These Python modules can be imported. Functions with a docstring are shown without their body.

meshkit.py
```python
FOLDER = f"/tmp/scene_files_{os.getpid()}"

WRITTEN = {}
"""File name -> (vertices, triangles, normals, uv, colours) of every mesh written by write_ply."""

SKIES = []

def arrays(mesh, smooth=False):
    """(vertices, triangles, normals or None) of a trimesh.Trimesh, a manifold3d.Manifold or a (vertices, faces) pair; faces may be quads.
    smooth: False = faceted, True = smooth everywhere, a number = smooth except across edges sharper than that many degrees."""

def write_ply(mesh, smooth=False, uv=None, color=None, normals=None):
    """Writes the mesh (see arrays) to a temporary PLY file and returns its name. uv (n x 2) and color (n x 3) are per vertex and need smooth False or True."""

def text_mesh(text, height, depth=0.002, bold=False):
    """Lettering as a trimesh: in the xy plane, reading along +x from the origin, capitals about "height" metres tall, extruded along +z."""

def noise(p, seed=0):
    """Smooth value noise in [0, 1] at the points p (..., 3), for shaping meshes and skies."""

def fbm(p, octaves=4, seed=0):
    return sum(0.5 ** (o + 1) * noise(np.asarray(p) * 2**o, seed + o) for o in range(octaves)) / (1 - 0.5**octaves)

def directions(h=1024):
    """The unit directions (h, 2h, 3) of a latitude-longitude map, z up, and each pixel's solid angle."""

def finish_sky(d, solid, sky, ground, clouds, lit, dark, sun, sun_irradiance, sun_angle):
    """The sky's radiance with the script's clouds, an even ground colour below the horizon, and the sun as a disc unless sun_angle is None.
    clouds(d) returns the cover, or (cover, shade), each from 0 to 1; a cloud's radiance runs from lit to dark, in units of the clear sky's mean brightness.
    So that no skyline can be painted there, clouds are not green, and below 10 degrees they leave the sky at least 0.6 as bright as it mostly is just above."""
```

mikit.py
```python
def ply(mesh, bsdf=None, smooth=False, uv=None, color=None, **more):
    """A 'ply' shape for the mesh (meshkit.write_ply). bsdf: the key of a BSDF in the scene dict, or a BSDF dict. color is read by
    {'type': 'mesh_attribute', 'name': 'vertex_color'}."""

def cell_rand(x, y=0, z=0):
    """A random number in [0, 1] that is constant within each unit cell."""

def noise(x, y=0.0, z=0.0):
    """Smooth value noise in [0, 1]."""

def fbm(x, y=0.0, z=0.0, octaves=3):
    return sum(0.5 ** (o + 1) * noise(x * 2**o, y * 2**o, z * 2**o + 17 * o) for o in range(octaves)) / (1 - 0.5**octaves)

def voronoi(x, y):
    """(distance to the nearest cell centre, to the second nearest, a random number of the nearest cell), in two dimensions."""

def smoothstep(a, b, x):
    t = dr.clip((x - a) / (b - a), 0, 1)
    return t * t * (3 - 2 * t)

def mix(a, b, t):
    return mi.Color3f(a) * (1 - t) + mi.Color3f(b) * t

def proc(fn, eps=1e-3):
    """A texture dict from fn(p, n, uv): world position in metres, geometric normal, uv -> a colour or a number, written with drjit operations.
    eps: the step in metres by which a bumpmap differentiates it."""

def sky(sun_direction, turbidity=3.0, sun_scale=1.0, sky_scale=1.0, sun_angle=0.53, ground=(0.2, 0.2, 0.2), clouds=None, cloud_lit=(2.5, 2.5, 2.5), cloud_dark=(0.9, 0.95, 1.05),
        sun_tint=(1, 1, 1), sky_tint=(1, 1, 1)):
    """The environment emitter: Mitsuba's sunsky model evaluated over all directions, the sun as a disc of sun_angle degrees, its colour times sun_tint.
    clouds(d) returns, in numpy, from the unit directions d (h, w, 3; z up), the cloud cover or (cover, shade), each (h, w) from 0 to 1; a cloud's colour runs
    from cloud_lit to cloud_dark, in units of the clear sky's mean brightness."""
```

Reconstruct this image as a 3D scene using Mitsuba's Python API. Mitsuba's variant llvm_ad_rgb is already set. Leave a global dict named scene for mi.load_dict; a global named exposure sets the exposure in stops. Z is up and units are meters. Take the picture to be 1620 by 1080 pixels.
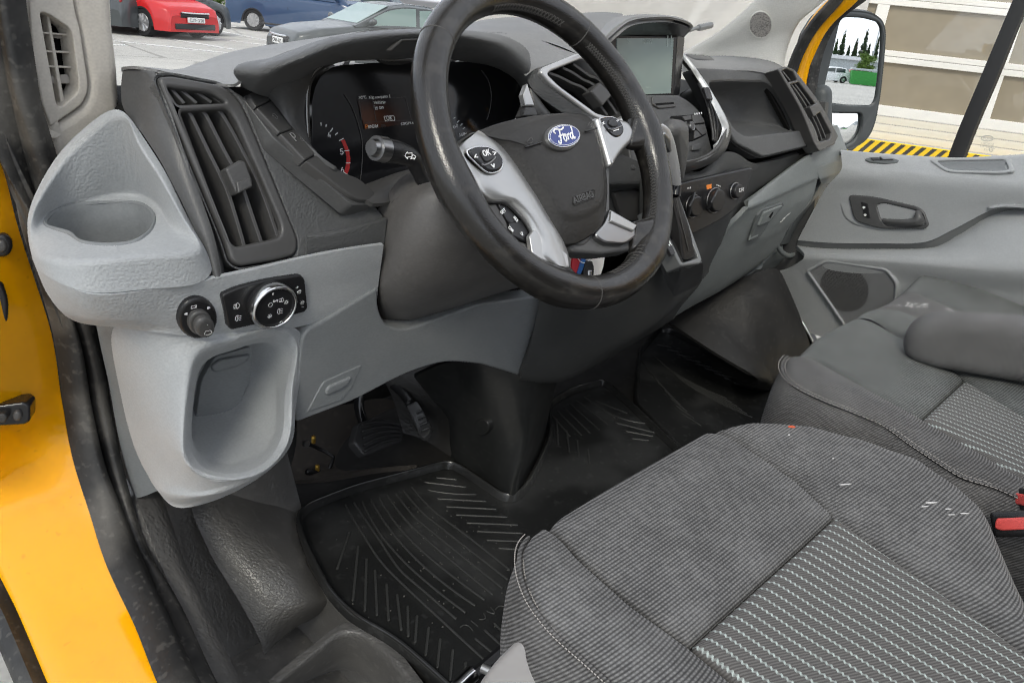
import math, random
import numpy as np, trimesh, mitsuba as mi, drjit as dr, mikit, meshkit, shapely
from shapely.geometry import Polygon, LineString, Point
from scipy.interpolate import Akima1DInterpolator, make_interp_spline
from mikit import proc, noise, fbm, voronoi, cell_rand, smoothstep, mix

T = mi.ScalarTransform4f
rng = np.random.default_rng(7)
scene, labels = {}, {}

# ---------------------------------------------------------------- camera, sky, exposure
EYE = np.array([-1.1250, -0.5785, 0.8325])
YAW, PITCH, ROLL, F = 0.83954, 0.40226, 0.10938, 1223.1     # heading right of +y, down, clockwise; focal length in pixels of a 1620 wide picture
_r = np.array([math.cos(YAW), -math.sin(YAW), 0.0])
_f = np.array([math.sin(YAW) * math.cos(PITCH), math.cos(YAW) * math.cos(PITCH), -math.sin(PITCH)])
_u = np.cross(_r, _f)
_r, _u = _r * math.cos(ROLL) + _u * math.sin(ROLL), _u * math.cos(ROLL) - _r * math.sin(ROLL)
CAM = np.array([_r, -_u, _f])
scene['camera'] = {'type': 'perspective', 'fov': math.degrees(2 * math.atan(810 / F)), 'fov_axis': 'x', 'near_clip': 0.02, 'far_clip': 400.0,
                   'to_world': T().look_at(origin=EYE.tolist(), target=(EYE + _f).tolist(), up=_u.tolist())}
def cloud(d):
    n = meshkit.fbm(d * np.array([5.0, 5.0, 9.0]) + 3.0, 4, 3)
    return np.clip(0.80 + 1.2 * (n - 0.45), 0, 1), np.clip(1.3 * (n - 0.38), 0, 1)
scene['sky'] = mikit.sky((-0.62, -0.42, 0.66), turbidity=3, sun_scale=0.18, sky_scale=1.0, sun_angle=16, clouds=cloud, cloud_lit=(2.25, 2.3, 2.4), cloud_dark=(1.4, 1.46, 1.55), sun_tint=(.86, 1.0, 1.2))
exposure = 2.9

# ---------------------------------------------------------------- measuring and meshing helpers
def ray(x, y): return CAM.T @ np.array([(x - 810) / F, (y - 540) / F, 1.0])
def P(x, y, v=None, ax='y'):
    d = ray(x, y); i = 'xyz'.index(ax)
    return EYE + d * ((v - EYE[i]) / d[i])
def PY(*pts): return np.array([P(a, b, c) for a, b, c in pts])          # where the sight line of a photo point meets the vehicle plane y = c
def PX(*pts): return np.array([P(a, b, c, 'x') for a, b, c in pts])
def PZ(*pts): return np.array([P(a, b, c, 'z') for a, b, c in pts])

def unit(v): v = np.asarray(v, float); return v / np.linalg.norm(v)
class Plane:
    """A flat working plane of the vehicle: origin o, outward normal n, axes e1 and e2."""
    def __init__(s, o, n, e1=(1, 0, 0)):
        s.o, s.n = np.asarray(o, float), unit(n)
        s.e1 = unit(np.asarray(e1, float) - np.dot(e1, s.n) * s.n); s.e2 = np.cross(s.n, s.e1)
    def hit(s, x, y, h=0.0):
        d = ray(x, y); return EYE + d * (((s.o + s.n * h - EYE) @ s.n) / (d @ s.n))
    def uv(s, pts, h=0.0):
        q = np.array([s.hit(a, b, h) for a, b in pts]) - s.o
        return np.stack([q @ s.e1, q @ s.e2], 1)
    def at(s, uv, h=0.0):
        uv = np.atleast_2d(uv); return s.o + uv[:, :1] * s.e1 + uv[:, 1:2] * s.e2 + np.reshape(h, (-1, 1)) * s.n
    def off(s, h): return Plane(s.o + s.n * h, s.n, s.e1)
def plane3(a, b, c, e1=(1, 0, 0)):
    n = np.cross(np.asarray(b) - a, np.asarray(c) - a); n = n if n @ (EYE - a) > 0 else -n
    return Plane(a, n, e1)

def curve(pts, n, closed=False, kind='a'):
    pts = np.asarray(pts, float)
    if closed: k = 4 if len(pts) > 4 else len(pts) - 1; q = np.vstack([pts[-k:], pts, pts[:k + 1]])
    else: q = pts
    s = np.r_[0, np.cumsum(np.maximum(np.linalg.norm(np.diff(q, axis=0), axis=1), 1e-9))]
    if closed: t = s[k] + (s[k + len(pts)] - s[k]) * np.arange(n) / n
    else: t = np.linspace(0, s[-1], n)
    if kind == 'l' or len(q) == 2: return np.stack([np.interp(t, s, q[:, i]) for i in range(q.shape[1])], 1)
    if len(q) == 3: return make_interp_spline(s, q, k=2)(t)
    return Akima1DInterpolator(s, q)(t)

def fillet(p, r, n=5):
    """Rounds the corners of a 2D polygon; r is one radius or one per corner."""
    p = np.asarray(p, float); m = len(p); r = np.broadcast_to(r, (m,)); out = []
    for i in range(m):
        a, b, c = p[i - 1], p[i], p[(i + 1) % m]
        la, lc = np.linalg.norm(a - b), np.linalg.norm(c - b); k = min(r[i], 0.48 * la, 0.48 * lc)
        if k < 1e-5: out.append(b); continue
        s, e = b + (a - b) / la * k, b + (c - b) / lc * k
        for t in np.linspace(0, 1, n): out.append((1 - t) ** 2 * s + 2 * t * (1 - t) * b + t * t * e)
    return np.array(out)

def area2(p): return 0.5 * np.sum(p[:, 0] * np.roll(p[:, 1], -1) - np.roll(p[:, 0], -1) * p[:, 1])
def inset(p, d):
    """Moves every vertex of a counter-clockwise polygon inwards by d along its mitre."""
    a, b, c = np.roll(p, 1, 0), p, np.roll(p, -1, 0)
    e1 = (b - a) / (np.linalg.norm(b - a, axis=1, keepdims=True) + 1e-12); e2 = (c - b) / (np.linalg.norm(c - b, axis=1, keepdims=True) + 1e-12)
    n1, n2 = np.stack([-e1[:, 1], e1[:, 0]], 1), np.stack([-e2[:, 1], e2[:, 0]], 1)
    m = n1 + n2; m /= np.maximum((m * n1).sum(1, keepdims=True), 0.5)
    return p + m * d

def clean(p):
    p = np.asarray(p, float); return p[np.linalg.norm(p - np.roll(p, 1, 0), axis=1) > 1e-6]

def slab(pl, outer, depth, bevel=0.002, holes=(), h=0.0, steps=3, dome=None):
    """A plate on the plane: its front at height h, its body depth thick behind it, front edges rounded by bevel. outer and holes are 2D outlines."""
    o = clean(outer); o = o if area2(o) > 0 else o[::-1]
    hs = []
    for q in holes: q = clean(q); hs.append(q if area2(q) < 0 else q[::-1])
    loops, V, Fc, off = [o] + hs, [], [], 0
    angs = np.linspace(0, np.pi / 2, steps + 1) if bevel > 0 else [0]
    fronts = []
    for lp in loops:
        rings = [(lp, h - depth)] + [(inset(lp, bevel * (1 - math.cos(a))), h - bevel * (1 - math.sin(a))) for a in angs]
        n = len(lp); base = off
        for q, hh in rings: V.append(pl.at(q, np.full(n, hh))); off += n
        for k in range(len(rings) - 1):
            i = base + k * n + np.arange(n); j = base + k * n + (np.arange(n) + 1) % n
            Fc += [np.stack([i, j, j + n], 1), np.stack([i, j + n, i + n], 1)]
        fronts.append((rings[-1][0], base + (len(rings) - 1) * n, rings[0][0], base))
    for which, flip in ((0, False), (2, True)):
        pts = np.vstack([f[which] for f in fronts]); idx = np.concatenate([f[which + 1] + np.arange(len(f[which])) for f in fronts])
        poly = Polygon(fronts[0][which], [f[which] for f in fronts[1:]])
        if not poly.is_valid:
            poly = poly.buffer(0)
            if poly.geom_type != 'Polygon': poly = max(poly.geoms, key=lambda g: g.area)
        v2, f2 = trimesh.creation.triangulate_polygon(poly, engine='earcut')
        from_tree = np.array([np.argmin(((pts - x) ** 2).sum(1)) for x in v2]); f2 = idx[from_tree[f2]]
        a = V_all = np.vstack(V); 
        q = (a[f2] - pl.o); d = np.cross(q[:, 1] - q[:, 0], q[:, 2] - q[:, 0]) @ pl.n
        f2 = f2[np.abs(d) > 1e-14]; d = d[np.abs(d) > 1e-14]
        wrong = (d < 0) != flip; f2[wrong] = f2[wrong][:, ::-1]
        Fc.append(f2)
    return trimesh.Trimesh(np.vstack(V), np.vstack(Fc), process=False)

def normals_of(G, cu=False):
    du = np.gradient(G, axis=1) if not cu else (np.roll(G, -1, 1) - np.roll(G, 1, 1))
    dv = np.gradient(G, axis=0); n = np.cross(du, dv); n /= np.linalg.norm(n, axis=2, keepdims=True) + 1e-12
    return n
def loft_grid(rows, nu, nv, cu=False, ku='a', kv='a'):
    R = [curve(r, nu, cu, ku) for r in rows]
    return np.array([curve([r[i] for r in R], nv, False, kv) for i in range(nu)]).transpose(1, 0, 2)
def grid_mesh(G, thick=0.004, cu=False, bev=0.0, cap=False, flip=False):
    """A closed shell: the grid as its front, its back 'thick' behind it (away from the camera side), edges rounded by bev."""
    n = normals_of(G, cu)
    c = G.reshape(-1, 3)
    sgn = 1 if np.sum(n.reshape(-1, 3) * (EYE - c)) > 0 else -1
    if flip: sgn = -sgn
    if bev > 0:
        def pad(G, n, axis):
            G, n = np.moveaxis(G, axis, 0), np.moveaxis(n, axis, 0)
            def ring(a, b, na):
                d = b - a; d /= np.linalg.norm(d, axis=-1, keepdims=True) + 1e-12
                return a - sgn * na * bev, a + d * bev * .3 - sgn * na * bev * .3, a + d * bev
            s, e = ring(G[0], G[1], n[0]), ring(G[-1], G[-2], n[-1])
            G2 = np.concatenate([[s[0], s[1], s[2]], G[1:-1], [e[2], e[1], e[0]]]); n2 = np.concatenate([[n[0]] * 3, n[1:-1], [n[-1]] * 3])
            return np.moveaxis(G2, 0, axis), np.moveaxis(n2, 0, axis)
        if not cu: G, n = pad(G, n, 1)
        G, n = pad(G, n, 0)
    nv, nu = G.shape[:2]
    B = G - sgn * n * thick
    V = np.vstack([G.reshape(-1, 3), B.reshape(-1, 3)]); N = nu * nv
    i, j = np.meshgrid(np.arange(nv - 1), np.arange(nu if cu else nu - 1), indexing='ij'); i, j = i.ravel(), j.ravel(); j2 = (j + 1) % nu
    a, b, c2, d = i * nu + j, i * nu + j2, (i + 1) * nu + j2, (i + 1) * nu + j
    top = np.vstack([np.stack([a, b, c2], 1), np.stack([a, c2, d], 1)])
    Fc = [top, top[:, ::-1] + N]
    def edge(ids):
        p, q = ids[:-1], ids[1:]
        Fc.append(np.vstack([np.stack([q, p, p + N], 1), np.stack([q, p + N, q + N], 1)]))
    r0, r1 = np.arange(nu), (nv - 1) * nu + np.arange(nu)
    if cu: r0, r1 = np.r_[r0, 0], np.r_[r1, (nv - 1) * nu]
    edge(r0); edge(r1[::-1])
    if not cu: edge((np.arange(nv) * nu)[::-1]); edge(np.arange(nv) * nu + nu - 1)
    if cap and cu:
        k = len(V); V = np.vstack([V, G[-1].mean(0), B[-1].mean(0)]); ids = (nv - 1) * nu + np.arange(nu); nx = (nv - 1) * nu + (np.arange(nu) + 1) % nu
        Fc += [np.stack([ids, nx, np.full(nu, k)], 1), np.stack([nx + N, ids + N, np.full(nu, k + 1)], 1)]
    m = trimesh.Trimesh(V, np.vstack(Fc), process=False)
    if sgn < 0: m.faces = m.faces[:, ::-1]
    return m
def loft(rows, nu=40, nv=40, thick=0.004, cu=False, ku='a', kv='a', bev=0.0, cap=False, flip=False):
    return grid_mesh(loft_grid(rows, nu, nv, cu, ku, kv), thick, cu, bev, cap, flip)
def ribbon(L, R, prof=((0, 0), (1, 0)), n=60, thick=0.006, kind='a', bev=0.0, side=None):
    """A strip between two curves with a raised cross profile [(t, height), ...]."""
    L, R = curve(L, n, kind=kind), curve(R, n, kind=kind); tg = np.gradient((L + R) / 2, axis=0)
    nn = np.cross(R - L, tg); nn /= np.linalg.norm(nn, axis=1, keepdims=True)
    if side is None:
        if np.sum(nn * (EYE - L)) < 0: nn = -nn
    elif np.sum(nn @ np.asarray(side)) < 0: nn = -nn
    G = np.array([L + (R - L) * t + nn * h for t, h in prof]).transpose(1, 0, 2)
    return grid_mesh(G, thick, bev=bev)
def tube(pts, r, sides=10, n=None, closed=False, caps=True, kind='a', squash=None):
    """A round bar along a curve; r is one radius or one per point; squash = (direction, factor) flattens it along a direction."""
    pts = np.asarray(pts, float); n = n or max(2, 8 * len(pts)); q = curve(pts, n, closed, kind)
    rr = curve(np.c_[np.zeros(len(pts)), np.broadcast_to(r, (len(pts),))], n, False, 'l')[:, 1] if np.ndim(r) else np.full(n, r)
    if np.ndim(r):
        s = np.r_[0, np.cumsum(np.linalg.norm(np.diff(pts, axis=0), axis=1))]; rr = np.interp(np.linspace(0, s[-1], n), s, r)
    tg = (np.roll(q, -1, 0) - np.roll(q, 1, 0)) if closed else np.gradient(q, axis=0); tg /= np.linalg.norm(tg, axis=1, keepdims=True) + 1e-12
    a = np.cross(tg[0], [0.3, 0.2, 0.93]); a /= np.linalg.norm(a); A = []
    for t in tg:
        a = a - t * (a @ t); a /= np.linalg.norm(a); A.append(a)
    A = np.array(A); Bv = np.cross(tg, A); th = np.arange(sides) * 2 * np.pi / sides
    O = rr[:, None, None] * (np.cos(th)[None, :, None] * A[:, None] + np.sin(th)[None, :, None] * Bv[:, None])
    if squash is not None:
        d = unit(squash[0]); O = O - (O @ d)[..., None] * d * (1 - squash[1])
    V = (q[:, None] + O).reshape(-1, 3)
    m = n if closed else n - 1
    i, j = np.meshgrid(np.arange(m), np.arange(sides), indexing='ij'); i, j = i.ravel(), j.ravel(); i2 = (i + 1) % n; j2 = (j + 1) % sides
    Fc = [np.stack([i * sides + j, i * sides + j2, i2 * sides + j2], 1), np.stack([i * sides + j, i2 * sides + j2, i2 * sides + j], 1)]
    if caps and not closed:
        k = len(V); V = np.vstack([V, q[0], q[-1]]); s = np.arange(sides); s2 = (s + 1) % sides
        Fc += [np.stack([s2, s, np.full(sides, k)], 1), np.stack([(n - 1) * sides + s, (n - 1) * sides + s2, np.full(sides, k + 1)], 1)]
    m = trimesh.Trimesh(V, np.vstack(Fc), process=False); m.fix_normals(); return m
def lathe(o, axis, prof, sides=40, e1=(1, 0, 0), oval=(1, 1)):
    """A turned body: prof = [(radius, height), ...] about an axis through o."""
    pl = Plane(o, axis, e1); th = np.arange(sides) * 2 * np.pi / sides; V = []
    for r, h in prof: V.append(pl.at(np.stack([np.cos(th) * max(r, 1e-5) * oval[0], np.sin(th) * max(r, 1e-5) * oval[1]], 1), np.full(sides, h)))
    V = np.array(V); n = len(prof); i, j = np.meshgrid(np.arange(n - 1), np.arange(sides), indexing='ij'); i, j = i.ravel(), j.ravel(); j2 = (j + 1) % sides
    Fc = [np.stack([i * sides + j, i * sides + j2, (i + 1) * sides + j2], 1), np.stack([i * sides + j, (i + 1) * sides + j2, (i + 1) * sides + j], 1)]
    k = n * sides; V = np.vstack([V.reshape(-1, 3), pl.o + pl.n * prof[0][1], pl.o + pl.n * prof[-1][1]]); s = np.arange(sides); s2 = (s + 1) % sides
    Fc += [np.stack([s2, s, np.full(sides, k)], 1), np.stack([(n - 1) * sides + s, (n - 1) * sides + s2, np.full(sides, k + 1)], 1)]
    return trimesh.Trimesh(V, np.vstack(Fc), process=False)
def hull(pts, r, sub=2):
    """The hull of spheres: a rounded solid."""
    s = trimesh.creation.icosphere(subdivisions=sub, radius=1.0).vertices
    r = np.broadcast_to(r, (len(pts),)); return trimesh.convex.convex_hull(np.vstack([np.asarray(p) + s * q for p, q in zip(pts, r)]))
def rbox(c, size, r=0.01, rot=None, sub=2):
    h = np.asarray(size) / 2 - r; s = np.array([[a, b, d] for a in (-1, 1) for b in (-1, 1) for d in (-1, 1)]) * h
    if rot is not None: s = s @ np.asarray(rot).T
    return hull(s + np.asarray(c), r, sub)
def join(*m): return trimesh.util.concatenate([x for x in m])
def text(pl, a, b, s, h=0.0006, depth=0.0005, bold=False, fit=True, size=None):
    """Lettering on a plane from photo point a to photo point b (its base line)."""
    A, Bp = pl.hit(*a), pl.hit(*b); x = Bp - A; L = np.linalg.norm(x); x /= L; y = np.cross(pl.n, x)
    m = meshkit.text_mesh(s, 1.0, 0.01, bold); w = m.bounds[1][0] - m.bounds[0][0]; k = L / w; ky = size if size else min(k, 1.5 * L)
    v = m.vertices; V = A + (v[:, :1] - m.bounds[0][0]) * k * x + v[:, 1:2] * ky * y + (v[:, 2:] / 0.01 * depth + h) * pl.n
    return trimesh.Trimesh(V, m.faces, process=False)

_c = [(math.cos(t), math.sin(t)) for t in np.linspace(0, 2 * math.pi, 17)]
SYM = {'circle': [_c], 'dot': [[(-.5,0),(.5,0)]], 'plus': [[(-1,0),(1,0)], [(0,-1),(0,1)]], 'minus': [[(-1,0),(1,0)]], 'bar': [[(0,-1),(0,1)]], 'bar2': [[(-.5,-1),(-.5,1)], [(.5,-1),(.5,1)]],
       'tri': [[(-1,-1),(1,-1),(0,1),(-1,-1)]], 'tril': [[(-1,0),(.8,1),(.8,-1),(-1,0)], [(-.5,0),(.5,.5),(.5,-.5),(-.5,0)]], 'trir': [[(1,0),(-.8,1),(-.8,-1),(1,0)], [(.5,0),(-.5,.5),(-.5,-.5),(.5,0)]],
       'box': [[(-1,-.7),(1,-.7),(1,.7),(-1,.7),(-1,-.7)]], 'car': [[(-1,-.2),(-.6,.6),(.6,.6),(1,-.2),(.6,-.7),(-.6,-.7),(-1,-.2)]],
       'fog': [[(.1,1),(.5,1),(1,.5),(1,-.5),(.5,-1),(.1,-1),(.1,1)]] + [[(-1,y),(-.1,y - .15)] for y in (-.7,0,.7)], 'fogr': [[(-.1,1),(-.5,1),(-1,.5),(-1,-.5),(-.5,-1),(-.1,-1),(-.1,1)]] + [[(.1,y),(1,y - .15)] for y in (-.7,0,.7)],
       'sun': [[(.55*a, .55*b) for a, b in _c]] + [[(.75*math.cos(t), .75*math.sin(t)), (1.15*math.cos(t), 1.15*math.sin(t))] for t in np.arange(8) * math.pi / 4], 'bow': [[(-1,.6),(-1,-.6),(0,0),(1,.6),(1,-.6),(0,0),(-1,.6)]]}
def sym(key, pl, x, y, k, name, h, bm='white_ink', w=1.0):
    """A small printed symbol of thin strokes around a photo point."""
    c = pl.hit(x, y); s = np.linalg.norm(pl.hit(x + 1, y) - c) * k; r = .00028 * w; ms = []
    ex = unit(pl.hit(x + 1, y - .18) - c); ey = np.cross(pl.n, ex)
    for q in SYM[name]: ms.append(tube([c + (a * ex + b * ey) * s + pl.n * h for a, b in q], r, 4, max(2, 3 * len(q)), kind='l', squash=(pl.n, .4)))
    return add(key, join(*ms), 'mat_' + bm, False)
def mesh_of(k): v = meshkit.WRITTEN[scene[k]['filename']]; return trimesh.Trimesh(v[0], v[1], process=False)
def on_mesh(tm, x, y):
    for dy in (0, 3, 6, 9, 12, 16, 20):
        loc, ri, ti = tm.ray.intersects_location([EYE], [ray(x, y + dy)], multiple_hits=True)
        if len(loc): break
    k = np.argmin(np.linalg.norm(loc - EYE, axis=1)); return loc[k], tm.face_normals[ti[k]]
def plane_on(tm, a, b, c, e1=(1, 0, 0)): return plane3(*[on_mesh(tm, *q)[0] for q in (a, b, c)], e1=e1)
def key_for(k):
    if k not in scene: return k
    i = 1
    while f'{k}_{i:03d}' in scene: i += 1
    return f'{k}_{i:03d}'
USED = {}
def add(k, mesh, bsdf, smooth=35, label=None, cat=None, group=None, kind=None):
    k = key_for(k); scene[k] = mikit.ply(mesh, bsdf, smooth); tag(k, label, cat, group, kind); return k
def tag(k, label=None, cat=None, group=None, kind=None):
    d = {n: v for n, v in (('label', label), ('category', cat), ('group', group), ('kind', kind)) if v}
    if d: labels.setdefault(k, {}).update(d)

# ---------------------------------------------------------------- materials
def rgb(*c): return {'type': 'rgb', 'value': [float(x) for x in c]}
def bumped(b, fn, scale, eps=4e-4): return {'type': 'bumpmap', 'arbitrary': proc(fn, eps), 'scale': scale, 'bsdf': b}
def pr(c, rough=0.5, spec=0.5, **k): return {'type': 'principled', 'base_color': c if isinstance(c, dict) else rgb(*c), 'roughness': rough, 'specular': spec, **k}
def two(b): return {'type': 'twosided', 'bsdf': b}
def grain(s):
    def f(p, n, uv):
        a = noise(p.x * s, p.y * s, p.z * s); b = noise(p.x * s * 2.1 + 9, p.y * s * 2.1, p.z * s * 2.1 + 4)
        return smoothstep(0.25, 0.75, a) * 0.7 + b * 0.3
    return f
def leather(s):
    def f(p, n, uv):
        a = noise(p.x * s + .35 * p.z * s, p.y * s, p.z * s); b = noise(p.x * s * 1.9 + 9, p.y * s * 1.9, p.z * s * 1.9 + 4)
        return smoothstep(.30, .62, a * .72 + b * .28)
    return f
g1, g2, g3 = leather(500.0), grain(260.0), grain(900.0)
def dusty(c, d, amt, s):
    def f(p, n, uv):
        m = fbm(p.x * s, p.y * s, p.z * s, 3); q = fbm(p.x * s * 9, p.y * s * 9, p.z * s * 9 + 5, 2)
        k = .93 + .14 * noise(p.x * 520, p.y * 520, p.z * 520)
        return k * mix(c, d, dr.clip(smoothstep(0.42, 0.75, m) * 0.7 + smoothstep(0.6, 0.8, q) * 0.4, 0, 1) * amt)
    return f
def mat(name, b): scene['mat_' + name] = b
def M(name): return 'mat_' + name
mat('grey', two(bumped(pr(proc(dusty((.30, .313, .32), (.36, .365, .365), .35, 14.0)), .48, .45), g1, 0.00042)))
mat('grey_smooth', two(pr(proc(dusty((.165, .175, .18), (.22, .222, .222), .3, 20.0)), .45, .45)))
mat('dark', two(bumped(pr(proc(dusty((.070, .0715, .072), (.104, .105, .105), .5, 11.0)), .42, .5), g1, 0.0006)))
mat('dark_smooth', two(pr(proc(dusty((.062, .0625, .0625), (.092, .0925, .092), .4, 17.0)), .42, .42)))
mat('charcoal', two(pr((.055, .054, .053), .4)))
mat('carpet', two(bumped(pr(proc(dusty((.020, .0195, .019), (.05, .047, .043), .5, 9.0)), .6, .3), grain(240.), 0.0012)))
mat('carpet_mid', two(bumped(pr(proc(dusty((.026, .025, .024), (.06, .057, .052), .5, 9.0)), .42, .5), grain(240.), 0.0008)))
mat('black', two(pr((.012, .012, .013), .35)))
mat('black_gloss', two(pr((.010, .010, .011), .12, .5)))
mat('void', two(pr((.006, .006, .006), .8, .2)))
mat('beige', two(bumped(pr(proc(dusty((.47, .44, .39), (.41, .385, .34), .4, 9.0)), .6, .3), g3, 0.0001)))
mat('beige_lit', two(bumped(pr(proc(dusty((.82, .81, .75), (.76, .75, .69), .4, 9.0)), .6, .3), g3, 0.0001)))  # lighter copy of the beige, light on the far pillar put into the colour
mat('beige_dark', two(pr((.34, .32, .295), .6, .3)))
mat('yellow', two(pr(proc(lambda p, n, uv: mix((.74, .335, .0), (.64, .28, .003), dr.clip(smoothstep(.55, .8, fbm(p.x * 40, p.y * 40, p.z * 40, 3)) * .25 + smoothstep(.90, .96, noise(p.x * 130, p.y * 130, p.z * 130)) * .9, 0, 1))), .13, .4, clearcoat=.5, clearcoat_gloss=.97)))
mat('seal', two(bumped(pr(proc(dusty((.018, .018, .018), (.11, .105, .095), .75, 16.0)), .5, .4), grain(160.), 0.0003)))
mat('rubber', two(pr(proc(dusty((.014, .0145, .0145), (.046, .047, .047), .8, 10.0)), .28, .6)))
mat('rubber_rib', two(pr((.036, .037, .036), .35, .5)))  # paler than the sheet, lit rib edges put into the colour
mat('vinyl', two(bumped(pr(proc(dusty((.082, .08, .077), (.14, .136, .13), .6, 9.0)), .34, .6), leather(330.), 0.0008)))
mat('pad', two(bumped(pr(proc(dusty((.145, .145, .142), (.19, .19, .187), .4, 11.0)), .45, .7), g1, 0.0005)))  # lighter than the dark plastic, sky glare on the top put into the colour
mat('dark_low', two(pr(proc(dusty((.045, .046, .045), (.07, .07, .068), .4, 17.0)), .55, .25)))
mat('wheel_leather', two(bumped(pr(proc(lambda p, n, uv: mix((.011, .010, .009), (.075, .067, .056), smoothstep(.5, .8, fbm(p.x * 70, p.y * 70, p.z * 70, 4)) * .22)), .22, .6), g3, 0.00012)))
mat('satin', two(pr((.42, .42, .415), .27, .5, metallic=.75)))
mat('satin_dark', two(pr((.33, .33, .33), .3, .5, metallic=1.0)))
mat('chrome', two(pr((.75, .75, .75), .12, .5, metallic=1.0)))
mat('silver_paint', two(pr((.5, .5, .5), .35, .5, metallic=.6)))
mat('white_ink', two(pr((.75, .75, .75), .5)))
mat('red_ink', two(pr((.45, .02, .02), .4)))
def fabric(ax, lo, hi, per=.0040):
    w = 2 * math.pi / per
    def f(p, n, uv):
        a = p.y if ax == 'y' else p.x
        b = p.x if ax == 'y' else p.y
        r = 0.5 + 0.5 * dr.sin(w * (a + p.z * .8) + 1.2 * dr.sin(b * 9)); d = 0.78 + 0.22 * dr.sin(w * .9 * (b + p.z * .3))
        m = fbm(p.x * 26, p.y * 26, p.z * 26, 3)
        return mix(lo, hi, dr.clip(r * d * 1.0 + (m - .5) * .5 + (noise(p.x * 210, p.y * 210, p.z * 210) - .5) * .28, 0, 1))
    return f
mat('fabric', two(pr(proc(fabric('y', (.048, .0475, .0475), (.195, .193, .191))), .85, .2, sheen=.4)))
mat('fabric_side', two(pr(proc(fabric('y', (.042, .041, .0405), (.165, .162, .16))), .85, .2, sheen=.4)))
mat('fabric_grey', two(pr(proc(fabric('y', (.048, .0505, .049), (.175, .182, .176))), .85, .2, sheen=.3)))
def stripes(x0):
    def f(p, n, uv):
        s = (p.x - x0) / .0148; k = s - dr.floor(s); w = 2 * math.pi / .0050
        off = .5 + .06 * dr.sin(w * p.y); on = smoothstep(.125, .06, dr.abs(k - off)); bead = .62 + .38 * dr.sin(w * p.y * 1.0 + 1.5)
        base = mix((.075, .072, .069), (.13, .125, .12), .5 + .5 * dr.sin(2 * math.pi * (p.y + p.x * .5) / .0032))
        return mix(base, (.40, .45, .43), on * (.75 + .5 * noise(p.x * 300, p.y * 300)) * dr.clip(bead, .35, 1))
    return f
mat('stripe', two(pr(proc(stripes(-.60)), .85, .2, sheen=.3)))
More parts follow.
